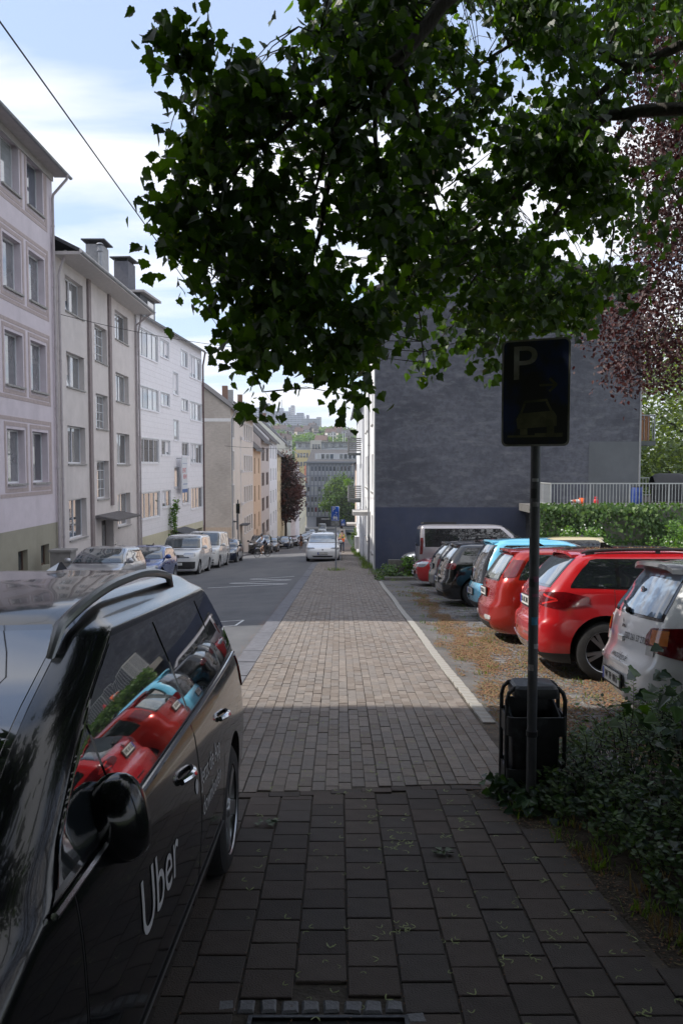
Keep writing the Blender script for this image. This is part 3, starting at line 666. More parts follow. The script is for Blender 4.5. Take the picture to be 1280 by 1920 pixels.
M_ora = stucco('orange_render', (.50,.375,.27)); M_tau = stucco('taupe_render', (.44,.39,.37)); M_whi = stucco('white_render', (.62,.61,.64)); M_yel = stucco('yellow_render', (.55,.46,.31)); M_pin = stucco('rose_render', (.52,.42,.40)); M_pw = stucco('pale_pink_render', (.60,.54,.55)); M_cy = stucco('cream_yellow_render', (.60,.55,.43))
fx = lambda y: interp(y, [(83, -9.05), (130, -9.2), (250, -9.6)])
def P2(a, b, o=0): return ((fx(a)+o, a), (fx(b)+o, b))
h5 = rowhouse('orange_house', 'narrow orange tinted house with tall brown windows beside the cream house', *P2(83.2, 92.4), M_ora, zat(488,842,92.4), 4, 3.0, 2, 1.1, 1.7, zR(88)-.4, first=1.1, wm=M_brown, gable=4.6)
h6 = rowhouse('taupe_house', 'taupe house with broad grouped windows under a dark tiled roof', *P2(92.5, 104), M_tau, zat(505,829,104), 4, 3.0, 2, 3.6, 1.6, zR(98)-.4, n=3, wm=M_brown, gable=5.2, chimneys=2)
h7 = rowhouse('white_row_house', 'bluish white house with three windows a floor, just before the copper tree', *P2(104.1, 117.5), M_whi, zat(519,828,117.5), 4, 3.0, 3, 1.5, 1.7, zR(110)-.4, gable=5.0, wm=M_pvc)
h8 = rowhouse('yellow_house', 'low yellow house beside the copper tree, dark roof and four windows a floor', *P2(117.6, 133), M_yel, zat(534,854,133), 3, 3.1, 4, 1.3, 1.7, zR(125)-.4, wm=M_brown, gable=4.0)
h9 = rowhouse('grey_green_house', 'pale greenish house half behind the copper tree with a slate mansard', *P2(136, 152), stucco('greenish_render', (.5,.5,.46)), zat(552,835,150), 4, 3.1, 4, 1.3, 1.7, zR(144)-.4, roofm=M_slate, gable=4.6, chimneys=2)
h10 = rowhouse('rose_house', 'rose pink house with narrow windows past the copper tree', *P2(152.1, 170), M_pin, zat(573,868,170), 4, 3.3, 4, 1.4, 1.9, zR(161)-.4, gable=3.2)
h11 = rowhouse('pale_pink_house', 'pale pink house between the rose one and the cream yellow one', *P2(170.1, 187), M_pw, zat(581,872,187), 4, 3.3, 3, 1.6, 1.9, zR(178)-.4, gable=2.6)
h12 = rowhouse('cream_yellow_house', 'cream yellow house with storey bands, last of the left hand row', *P2(187.1, 222), M_cy, zat(600,892,222), 5, 3.2, 7, 1.6, 1.7, zR(204)-.4, gable=3.5, trim=M_wtrim)
h13 = rowhouse('tall_cream_building', 'taller cream building with a flat roof behind the left row', (fx(200)-11, 205), (fx(200)-11, 236), M_cy, zat(590,865,222), 5, 3.3, 6, 1.6, 1.7, zR(220)-.4, gable=.6, door=False)
# ---- right hand side: white house with the dark gable
M_dgab = stain_shade(stain_shade(stain_shade(mat('dark_gable_render', (.112,.117,.140), .93, var=.26, nscale=5, bump=1.0, bscale=3.5, detail=10), (.062,.065,.08), .35, .42, .62, .75, (1,1,1.6)), (.19,.195,.212), 1.6, .5, .70, .6, (1,1,3)), (.055,.056,.066), 3.2, .55, .75, .5, (1,.7,3.2))  # light and dark layers paint the plaster's relief shading into its colour
M_navy = stain_shade(mat('navy_plinth', (.04,.05,.088), .8, var=.12, nscale=2, bump=.3), (.07,.075,.10), 1, .45, .7, .5)
GD = 34.0; xr = atD(1199.5, 800, GD).x; xl = atD(702, 900, GD).x; zev_r = atD(1175, 545, GD).z; 
RH = House('gabled_house', 'tall house with a windowless dark grey gable over a navy painted base', (xl, GD + .0), (xl, 48.2), xr - xl, 1, zR(34) - .3)
zb = RH.zb; er = zev_r - zb
opsR = []
for t in (RH.px(693, 638)[1], RH.px(693, 738)[1], RH.px(694, 853)[1], RH.px(695, 962)[1]):
    for y_ in (35.6, 41.8, 44.2):
        x = RH.L - (y_ - GD) - 1.3; opsR.append((x, x + 1.3, t - 1.7, t, .18))
dR = (RH.L - 6.2, RH.L - 5.1, RH.foot(RH.L-5.6) + .3, RH.foot(RH.L-5.6) + 2.6, .5)
opsR = [o for o in opsR if not (o[2] < dR[3] and o[0] < dR[1] and o[1] > dR[0]) and o[2] > RH.foot(o[1])+.4]
M_rw = stucco('white_front', (.66,.65,.63), amt=.3)
RH.shell(M_rw, er, opsR + [dR], gable=1.85)
for o in opsR: RH.window(*o[:4], 2, d=.15, gl=[G_dark, G_dark])
mb = MB(); mb.box(dR[0]+.01, dR[1]-.01, .3, .38, dR[2], dR[3]-.01); mb.build('door', M_door, RH.root)
mb = MB(); mb.box(dR[0]-.6, dR[1]+.6, -.85, -.003, dR[3]+.15, dR[3]+.33); mb.build('door_canopy', mat('canopy_concrete', (.4,.39,.38), .8, var=.15), RH.root)
mb = MB(); W_ = xr - xl; zn = atD(703, 951, GD).z - zb
mb.add([(RH.L+.03,.0,-1),(RH.L+.03,W_,-1),(RH.L+.03,W_,er),(RH.L+.03,W_*.46,er+1.85),(RH.L+.03,0,er)], [(0,1,2,3,4)]); mb.build('gable_wall', M_dgab, RH.root)
mb = MB(); wn = atD(985, 951, GD).x - xl; mb.box(RH.L+.034, RH.L+.06, .0, wn, -1, zn); mb.build('navy_base', M_navy, RH.root)
mb = MB(); a = atD(1103, 828, GD); mb.box(RH.L+.034, RH.L+.05, a.x - xl, W_-.02, 0, a.z - zb); mb.build('grey_patch', stain_shade(mat('patch_render', (.135,.145,.155), .92, var=.08, nscale=2, bump=.4, bscale=30), (.11,.12,.13), .8, .4, .7, .6), RH.root)
mb = MB(); mb.box(RH.L+.034, RH.L+.075, W_-.05, W_+.02, 0, er); mb.box(RH.L+.034, RH.L+.075, -.03, .03, 0, er); mb.build('corner_strip', mat('corner_grey', (.3,.31,.32), .7, var=.1), RH.root)
mb = MB()
for sg in (0, 1):
    y0, y1 = (-.45, W_*.46) if sg == 0 else (W_+.45, W_*.46); k = 1.85/(W_*.46) if sg == 0 else 1.85/(W_*.54); z0 = er - .45*k; z1 = er + 1.85
    p = [(-.02,y0,z0),(RH.L+.25,y0,z0),(RH.L+.25,y1,z1),(-.02,y1,z1)]; mb.hexa([(x,y,z+.01) for x,y,z in p] + [(x,y,z+.16) for x,y,z in p])
mb.build('roof', M_tile, RH.root)
RH.pipe(RH.L-4.3, er, .4, M_zinc)
mb = MB(); aa = RH.px(697, 666); mb.bar((RH.L+.03, .0, atD(710,667,GD).z - zb), (RH.L+.03-.0, .15, atD(710,667,GD).z - zb), .06); mb.bar((RH.L-.1, -.7, atD(690,667,GD).z-zb), (RH.L+.05, .5, atD(710,667,GD).z-zb), .03); mb.build('cable_hook', M_zinc, RH.root)
# rear balcony with timber gable
bal = thing('timber_balcony', 'brown timber balcony jutting from the rear corner of the dark gabled house', 'balcony', (xr + .02, GD + 2.5, atD(1220, 828, GD + 2.5).z))
mb = MB(); mb.box(0, 1.0, -1.6, 2.2, -.22, -.02); mb.build('slab', mat('balcony_slab', (.10,.11,.11), .8, var=.2), bal)
M_tim = mat('orange_timber', (.26,.11,.045), .6, var=.25, nscale=5, stretch=(3,3,.5))
for i in range(8): mb = MB(); mb.box(.02+i*.095, .10+i*.095, -1.5, -1.47, .0, 1.05); mb.build('plank', M_tim, bal)
mb = MB(); mb.bar((0,-1.55,1.1), (.95,-1.55,1.1), .05); mb.bar((.95,-1.55,0), (.95,-1.55,1.12), .05); mb.bar((.95,-1.55,1.1), (.95,2.1,1.1), .05)
for i in range(5): mb.bar((.15+i*.18,-1.53,0), (.15+i*.18,-1.53,1.1), .02)
mb.build('railing', M_zinc, bal)
mb = MB(); mb.bar((.0,-.6,2.1), (.9,-.6,1.05), .09); mb.bar((.1,-.58,1.1),(.1,-.58,2.0), .07); mb.bar((.0,-.58,1.4),(.62,-.58,1.4), .07); mb.bar((.45,-.58,1.1),(.45,-.58,1.6), .06); mb.box(0, .8, -.56, -.54, .0, 1.3); mb.build('timber_gable', M_tim, bal)
mb = MB(); mb.box(0, 1.0, -.5, 2.4, 2.55, 2.75); mb.build('upper_slab', mat('balcony_green', (.13,.17,.14), .8, var=.1), bal)
# next houses on the right
h20 = rowhouse('balcony_house', 'light grey house with slatted balconies and flower boxes on the right', (1.42, 48.4), (1.42, 66), stucco('light_grey_front', (.52,.53,.56)), zat(671,757,52), 4, 3.1, 4, 1.3, 1.8, zR(57)-.4, gable=3, side=1, first=.8, chimneys=0)
h21 = rowhouse('peach_house', 'peach and pink house with a white porch further down the right side', (1.55, 66.2), (1.9, 96), stucco('peach_front', (.55,.44,.38)), zat(660,868,80), 4, 3.1, 6, 1.3, 1.8, zR(80)-.4, gable=3.2, side=1, chimneys=2)
h22 = rowhouse('right_end_house', 'grey rendered house furthest down the right side by the round tree', (2.2, 96.5), (3.4, 150), stucco('plain_front', (.46,.42,.40)), zat(656,905,110), 4, 3.1, 10, 1.3, 1.8, zR(120)-.4, gable=3, side=1, chimneys=2)
M_bslat = mat('balcony_slats', (.20,.20,.20), .7, var=.2)
M_gleaf = mat('leaf_bright', (.06,.12,.03), .55, var=.4, nscale=3, trans=.35)
for (Dy, py) in ((53.5, 850), (53.5, 937)):
    zf = zat(672, py, Dy); b_ = thing('balcony', 'slatted grey balcony of the light grey house, the %s one%s' % (('upper', '') if py == 850 else ('lower', ' with a plant box')), 'balcony', (1.42, Dy, zf))
    mb = MB(); mb.box(-.85, 0, -1.4, 1.4, -.12, 0); mb.build('floor_slab', mat('balcony_slab', (.1,.11,.11)), b_)
    mb = MB()
    for i in range(7): z = .12 + i*.13; mb.box(-.86, -.82, -1.4, 1.4, z, z+.08); mb.box(-.82, 0, -1.41, -1.37, z, z+.08)
    for y in (-1.38, 0, 1.38): mb.box(-.81, -.77, y-.02, y+.02, 0, 1.1)
    mb.build('slats', M_bslat, b_)
    if py == 937:
        mb = MB()
        for i in range(260):
            c = Vector((-.9 + rnd.gauss(0,.12), rnd.uniform(-1.4, 1.2), 1.05 + rnd.uniform(-.05,.35))); d = Vector((rnd.gauss(0,1),rnd.gauss(0,1),rnd.gauss(0,.6))).normalized()*.09; e = d.cross(Vector((0,0,1)))*.5; mb.quad(c-d, c+e, c+d, c-e)
        t_ = tag(mb.build('box_plants', M_gleaf, None, (1.42, Dy, zf), smooth='all'), 'green plants overflowing the rail of the lower slatted balcony', 'plant')
mb = MB(); mb.box(-.9, 0, -1, 1, 0, .16); por = thing('porch_roof', 'pale concrete porch roof over a door on the peach house', 'canopy', (1.5, 68.5, zat(664,984,68.5))); mb.build('slab', mat('canopy_concrete', (.4,.39,.38)), por)
# ---- buildings off to the left and right of the frame and behind, the street goes on
rowhouse('brown_house_behind', 'plain ochre house up the street out of view on the left', ((LX, -22)), ((LX, 7.4)), stucco('ochre_front', (.36,.31,.24)), 13.7, 4, 3.0, 8, 1.3, 1.6, 0, gable=2, depth=11, chimneys=2)
# ================================================================ the far end of the street
GDD = 249.0
go = atD(575, 984, GDD); gx1 = atD(672, 984, GDD).x; gz0 = -17.2
OB = thing('office_building', 'grey office block with vertical fins closing the street, hipped attic storey above', 'building', (go.x, GDD, gz0))
W_ = gx1 - go.x + 16; eavo = atD(620, 868, GDD).z - gz0
M_off = mat('office_grey', (.25,.265,.31), .6, var=.1); M_fin = mat('fin_grey', (.15,.165,.2), .5, var=.1); M_spand = mat('spandrel_pale', (.45,.46,.50), .6, var=.1)
def lb(parent, nm, m, *boxes, **k):
    mb = MB()
    for b in boxes: mb.box(*b)
    return mb.build(nm, m, parent, **k)
nb = int(W_ / 1.12); bw = W_ / nb
rowsz = [eavo - 1.0 - 3.2 * i for i in range(6)]
lb(OB, 'wall', M_off, (0, W_, 0, 14, -2, eavo))
for i, t in enumerate(rowsz[:5]):
    mb = MB()
    for q in range(3): mb.box(.02, W_-.02, -.06-.01*q, -.002, t - 1.75 - .38*q - .1, t - 1.75 - .38*q + .14)
    mb.build('spandrel', M_spand, OB)
for k in range(nb + 1): lb(OB, 'fin', M_fin, (k*bw - .14, k*bw + .14, -.42, -.09, 3.4, eavo - .25))
for i, t in enumerate(rowsz[:5]):
    for k in range(nb):
        w = lb(OB, 'window', M_spand, (k*bw+.2, k*bw+bw-.2, -.08, -.003, t-1.55, t))
        gm = rnd.choice([G_dark, G_dark, G_mid, G_blue, G_curt] if i < 4 else [G_dark, mat('window_red', (.16,.03,.04), .1)])
        lb(w, 'pane', gm, (k*bw+.26, k*bw+bw-.26, -.095, -.082, t-1.5, t-.05))
lb(OB, 'shopfront', mat('shop_dark', (.03,.03,.035), .3), (3, W_-3, -.12, -.003, .3, 3.2)); lb(OB, 'shop_sign', mat('shop_sign_white', (.5,.5,.5)), (4.5, 7.2, -.16, -.123, 2.5, 2.75))
lb(OB, 'cornice', M_fin, (-.6, W_+.6, -.9, 14.6, eavo, eavo+.45))
# attic storey: a hipped slab roof with a window ribbon set in
zA = eavo + .45; zB = zA + 1.3; zC = atD(620, 843, GDD).z - gz0
mb = MB(); mb.hexa([(0,-.5,zA),(W_,-.5,zA),(W_,14,zA),(0,14,zA),(1.6,.9,zC),(W_-1.6,.9,zC),(W_-1.6,13,zC),(1.6,13,zC)]); mb.build('attic_roof', mat('attic_roof_grey', (.15,.145,.15), .85, var=.2, bump=.3), OB)
lb(OB, 'dormer_band', mat('dormer_pale', (.42,.43,.47), .7, var=.08), (2.6, W_-2.6, -.25, 1.2, zA+.55, zC-1.2))
for k in range(12):
    x = 3.2 + k * 1.35 + (k // 4) * 1.6
    if x < W_-4: w = lb(OB, 'window', M_pvc, (x, x+1.2, -.30, -.253, zA+.75, zA+2.4)); lb(w, 'pane', rnd.choice([G_dark, G_mid, G_curt, G_blue]), (x+.08, x+1.12, -.32, -.302, zA+.83, zA+2.32))
# yellow school-like block behind
YB = thing('yellow_block', 'long yellow building with a flat grey top storey behind the office block', 'building', (atD(553, 850, 310).x, 310, -18)); yz = atD(600, 828, 310).z + 18; yw = atD(672, 850, 310).x - atD(553, 850, 310).x + 18
lb(YB, 'wall', mat('school_yellow', (.52,.43,.24), .85, var=.08), (0, yw, 0, 12, -2, yz-3.2)); lb(YB, 'top_storey', mat('top_grey', (.36,.38,.42), .7, var=.08), (.3, yw-.3, .3, 11, yz-3.19, yz-.35)); lb(YB, 'roof', mat('flat_roof', (.22,.21,.21), .8), (-.4, yw+.4, -.5, 12, yz-.34, yz))
lb(YB, 'stair_tower', mat('tower_concrete', (.45,.43,.40), .8, var=.1), (6.0, 10.2, -.8, 4, -2, yz+.5))
k = 1.2
while k < yw - 2:
    if not 5 < k < 10: w = lb(YB, 'window', M_fin, (k, k+1.25, .24, .297, yz-2.3, yz-.7)); lb(w, 'pane', rnd.choice([G_dark, G_mid]), (k+.08, k+1.17, .22, .238, yz-2.25, yz-.75))
    k += 1.45
for r_ in range(2):
    k = .9
    while k < 5: w = lb(YB, 'window', M_fin, (k, k+.8, -.05, -.003, yz-6.2-r_*3.4, yz-4.4-r_*3.4)); lb(w, 'pane', G_dark, (k+.06, k+.74, -.07, -.052, yz-6.1-r_*3.4, yz-4.5-r_*3.4)); k += 1.15
for k in range(3): lb(YB, 'pane', G_dark, (6.7+k*1.1, 7.5+k*1.1, -.86, -.803, yz-3, yz-1))
for x in (atD(624, 820, 312).x, atD(643, 820, 312).x, atD(646.5,820,312).x):
    ml = thing('roof_mast', 'slim pale mast on the roof of the yellow block, %s' % ('the single one' if x < 0.2*0+atD(630,820,312).x else ('left of the pair' if x < atD(645,820,312).x else 'right of the pair')), 'mast', (x, 313, yz-18))
    mb = MB(); mb.tube([(0,0,0),(0,0,3.6)], .13, 6); mb.build('pole', M_spand, ml); mb = MB(); mb.box(-.7,.7,-.1,.1,3.6,3.9); mb.build('head', M_spand, ml)
rr = rowhouse('red_roof_house', 'low house with a rusty red roof between row and office block', (atD(570,860,262).x, 262), (atD(592,860,262).x, 262.02), M_cy, -2.5, 3, 3.2, 3, 1.2, 1.6, -18, roofm=mat('red_tile', (.24,.09,.055), .85, var=.25, nscale=5), gable=4.5, door=False, chimneys=0, depth=8)
# ---- hill houses, campus, woods
M_hr = [mat('hill_roof_a', (.085,.07,.068), .9, var=.2), mat('hill_roof_b', (.11,.07,.06), .9, var=.2), mat('hill_roof_c', (.06,.06,.065), .9, var=.2)]
M_hw = [mat('hill_wall_a', (.5,.48,.44), .9, var=.1), mat('hill_wall_b', (.42,.38,.33), .9, var=.1), mat('hill_wall_c', (.55,.54,.52), .9, var=.1)]
hh = 0
descr = ['white', 'beige', 'pale']; rdesc = ['brown', 'reddish', 'black']
for (px, py, D, w) in [(487,822,640,9),(497,818,655,10),(508,812,670,9),(521,806,690,11),(531,805,690,9),(545,809,660,9),(556,806,675,10),(563,810,650,9),(574,806,690,9),(583,801,700,8),(592,804,690,8),(622,812,640,12),(632,808,655,10),(640,812,650,9),(648,815,630,10),(655,820,600,9),(601,827,520,12),(536,826,430,11),(516,830,400,12),(497,835,380,13)]:
    w *= .62; p = atD(px, py, D); gz = hill(p.x, D); a, b = hh % 3, (hh * 2 + hh // 3) % 3
    where = ['far left', 'left', 'middle', 'right'][min(3, int((px-480)/45))]
    t = thing('hillside_house', '%s hillside house, %s roof, %s of slope, %s' % (descr[a], rdesc[b], where, ['lowest','mid height','upper row'][0 if D < 500 else 1 if D < 665 else 2]), 'house', (p.x, D, p.z - 5), (0, 0, rnd.uniform(-.4, .4)), 'houses on the hillside')
    lb(t, 'wall', M_hw[a], (-w/2, w/2, 0, 8, min(-1, gz - p.z + 4), 5.5))
    mb = MB(); mb.add([(-w/2-.3,-.5,5.4),(w/2+.3,-.5,5.4),(w/2+.3,8.5,5.4),(-w/2-.3,8.5,5.4),(-w/2-.3,4,9),(w/2+.3,4,9)], [(0,1,5,4),(2,3,4,5),(1,2,5),(3,0,4),(0,3,2,1)]); rf = mb.build('roof', M_hr[b], t); lb(rf, 'chimney', M_hr[1], (w*.2, w*.2+.8, 3.5, 4.3, 8, 10.2))
    for k in range(3):
        for r_ in range(2): lb(t, 'window', G_dark, (-w*.38+k*w*.3, -w*.38+k*w*.3+1.1, -.06, -.003, 1+r_*2.3, 2.4+r_*2.3))
    hh += 1
def campus(px0, px1, pyt, pyb, D, dep, label, c, nfl, name='campus_block'):
    a, b = atD(px0, pyt, D), atD(px1, pyb, D); H = a.z - b.z; W = b.x - a.x
    t = thing(name, label, 'building', (a.x, D, b.z)); m = mat('campus_%d' % int(c[0]*100), c, .7, var=.12, nscale=.2)
    lb(t, 'wall', m, (0, W, 0, dep, -14, H))
    fl = H / nfl; md = mat('campus_band', (.19,.22,.27), .3, var=.3, nscale=.15)
    for i in range(nfl):
        g = lb(t, 'window_band', md, (.6, W-.6, -.35, -.02, i*fl+fl*.32, i*fl+fl*.78))
        n = max(2, int(W/4.5)); mb = MB()
        for k in range(1, n): mb.box(k*W/n-.25, k*W/n+.25, -.6, -.352, i*fl+fl*.3, i*fl+fl*.8)
        mb.build('mullion', m, g)
    return t
cg = (.42,.45,.51); cd = (.33,.345,.385); ct = (.40,.36,.33)
campus(447,459,753,800,1150,30,'glassy pale tower at the left end of the hilltop campus',(.45,.48,.54),12,'campus_tower')
campus(458,472,768,800,1160,30,'stepped light block next to the left tower of the campus',cg,7)
campus(470,494,764,796,1140,40,'broad grey slab block on the hilltop behind the left tower',cg,8)
campus(497,506,756,790,1120,16,'dark twin tower of the hilltop campus, its brighter left half',(.27,.28,.31),10,'campus_tower')
campus(501.5,508,759,790,1145,18,'darker rear half of the twin tower on the campus',(.19,.19,.21),10,'campus_tower')
campus(508,541,771,796,1150,40,'long low grey campus block with dark window bands, left of centre',cd,6)
campus(494,520,784,800,1100,30,'lower terrace block at the tree line under the twin tower',cg,4)
campus(523,531,765,790,1180,18,'small pale tower with a mast on the middle of the campus',(.36,.39,.46),6,'campus_tower')
campus(545,552,760,790,1150,18,'slim bright tower right of centre on the campus',(.48,.47,.47),9,'campus_tower')
campus(541,546,764,790,1170,18,'narrow side wing of the slim bright tower',cg,7,'campus_tower')
campus(530,570,778,800,1130,40,'central campus block with blue tinted lower windows',cg,6)
campus(556,569,774,784,1170,30,'upper setback block right of the slim tower',(.33,.37,.42),3)
campus(566,600,785,798,1120,40,'low dark block at the right end of the campus',cd,3)
campus(574,579,778,788,1150,15,'short dark stub tower on the right of the campus',cd,3,'campus_tower')
campus(593,602,782,788,1150,15,'tiny pale roof house at the far right of the campus',(.4,.38,.36),2)
campus(628,637,787,792,1150,15,'pale flat roofed block among trees right of the hill',cg,2)
mb = MB(); p = atD(528, 766, 1190); mb.tube([(0,0,0),(0,0,13)], .5, 5); tag(mb.build('antenna_mast', M_fin, None, p), 'thin antenna mast on top of the campus', 'mast')
# woods: one mass of lumpy crowns built from leaf-like facets
def lump(mb, c, r, n, m=0, flat=.8, size=.35):
    c = Vector(c)
    for i in range(n):
        d = Vector((rnd.gauss(0,1), rnd.gauss(0,1), rnd.gauss(0,1))).normalized()
        if d.z < -.35: d.z = abs(d.z)
        k = r * (rnd.uniform(.55, 1.08)); p = c + Vector((d.x*k, d.y*k, d.z*k*flat)); nn = (d + Vector((rnd.gauss(0,.5),rnd.gauss(0,.5),rnd.gauss(0,.5)))).normalized()
        a = nn.orthogonal().normalized(); b = nn.cross(a); s_ = r * size * rnd.uniform(.6, 1.2)
        t0 = rnd.uniform(0, 6.28); mb.add([p + (a*math.cos(t0+t)+b*math.sin(t0+t))*s_*rnd.uniform(.7,1.1) for t in (0,1.5,3.1,4.6)], [(0,1,2,3)], m)
FW = [mat('wood_leaf_a', (.055,.115,.025), .8, var=.3, nscale=.3, trans=.2), mat('wood_leaf_b', (.09,.165,.035), .8, var=.3, nscale=.3, trans=.2), mat('wood_leaf_c', (.03,.07,.022), .8, var=.3, nscale=.3, trans=.15), mat('wood_leaf_d', (.14,.20,.045), .8, var=.3, nscale=.3, trans=.2)]
mb = MB(); rn2 = random.Random(11)
for i in range(1500):
    D = 330 + 830 * rn2.random() ** .8; x = rn2.uniform(-.15, .06) * D * 1.02
    if D < 395 and x > -25: continue
    h = hill(x, D); r = rn2.uniform(4.5, 7.5); m = rn2.choice([0,0,1,1,2,3]); zt = h + r*.75
    if 640 < D < 700 and rn2.random() < .5: continue
    mb.add(*(lambda q: ([tuple(Vector((x,D,zt)) + Vector(v)*r*.72) for v in q[0]], q[1]))(([(0,0,1),(0,0,-1),(1,0,0),(-1,0,0),(0,1,0),(0,-1,0),(.6,.6,.5),(-.6,-.6,.5),(.6,-.6,.5),(-.6,.6,.5)],[(2,6,0),(6,4,0),(4,9,0),(9,3,0),(3,7,0),(7,5,0),(5,8,0),(8,2,0),(2,1,4),(4,1,3),(3,1,5),(5,1,2),(2,4,6),(4,3,9),(3,5,7),(5,2,8)])), m=m)
    for q in range(3): lump(mb, (x + rn2.uniform(-.4,.4)*r, D + rn2.uniform(-.4,.1)*r, zt + rn2.uniform(-.1,.45)*r), r*.7, 26, m, .85, .26)
tag(mb.build('far_wood', FW, smooth=False), 'green wooded hillside with light and dark crowns below the campus', kind='stuff')
# ================================================================ cars
def pchip(pts):
    xs = [p[0] for p in pts]; ys = [p[1] for p in pts]; n = len(xs)
    h = [xs[i+1]-xs[i] for i in range(n-1)]; d = [(ys[i+1]-ys[i])/h[i] for i in range(n-1)]; m = [0]*n
    m[0], m[-1] = d[0], d[-1]
    for i in range(1, n-1):
        if d[i-1]*d[i] <= 0: m[i] = 0
        else: w1 = 2*h[i]+h[i-1]; w2 = h[i]+2*h[i-1]; m[i] = (w1+w2)/(w1/d[i-1]+w2/d[i])
    def f(x):
        if x <= xs[0]: return ys[0]
        if x >= xs[-1]: return ys[-1]
        i = 0
        while xs[i+1] < x: i += 1
        t = (x-xs[i])/h[i]; a = 2*t**3-3*t*t+1; b = t**3-2*t*t+t; c = -2*t**3+3*t*t; e = t**3-t*t
        return a*ys[i]+b*h[i]*m[i]+c*ys[i+1]+e*h[i]*m[i+1]
    return f
def paintmat(name, c, metal=.0, rough=.28, flake=0): 
    return mat('paint_' + name, c, rough, metal=metal, var=.05, nscale=1.5, coat=1.0, spec=.5)
M_tyre = mat('tyre_rubber', (.018,.018,.019), .85, var=.2, nscale=20, bump=.3); M_blkp = mat('black_plastic', (.022,.022,.024), .6, var=.2, nscale=30)
M_gloss = mat('gloss_black', (.010,.010,.012), .08, var=.05, coat=1.0); M_chr = mat('chrome', (.6,.6,.62), .12, metal=1, var=.03)
M_cglass = mat('car_glass', (.012,.015,.018), .02, var=.2, nscale=2, spec=1.0, coat=1.0); M_cglass2 = mat('car_glass_light', (.05,.065,.075), .03, var=.3, nscale=3, spec=1.0, coat=1.0)
M_lamp = mat('headlamp_lens', (.32,.34,.37), .08, metal=.5, var=.35, nscale=30, coat=1); M_tail = mat('tail_lamp_red', (.11,.003,.005), .08, var=.35, nscale=12, coat=1); M_orl = mat('lamp_orange', (.5,.14,.02), .1, var=.1, coat=1); M_whl = mat('lamp_white', (.5,.5,.5), .15, var=.2, nscale=60, coat=1)
M_alloy = mat('alloy', (.42,.43,.45), .3, metal=.9, var=.1); M_alloyd = mat('alloy_dark', (.06,.062,.068), .35, metal=.8, var=.1)
M_well = mat('wheel_well', (.01,.01,.01), .9, var=.1); M_plate = mat('plate_white', (.62,.62,.60), .4, var=.03); M_pblue = mat('plate_blue', (.02,.07,.42), .4, var=.03); M_ink = mat('ink_black', (.015,.015,.018), .5, var=.02)
M_gasket = mat('seam_dark', (.008,.008,.008), .7, var=0)
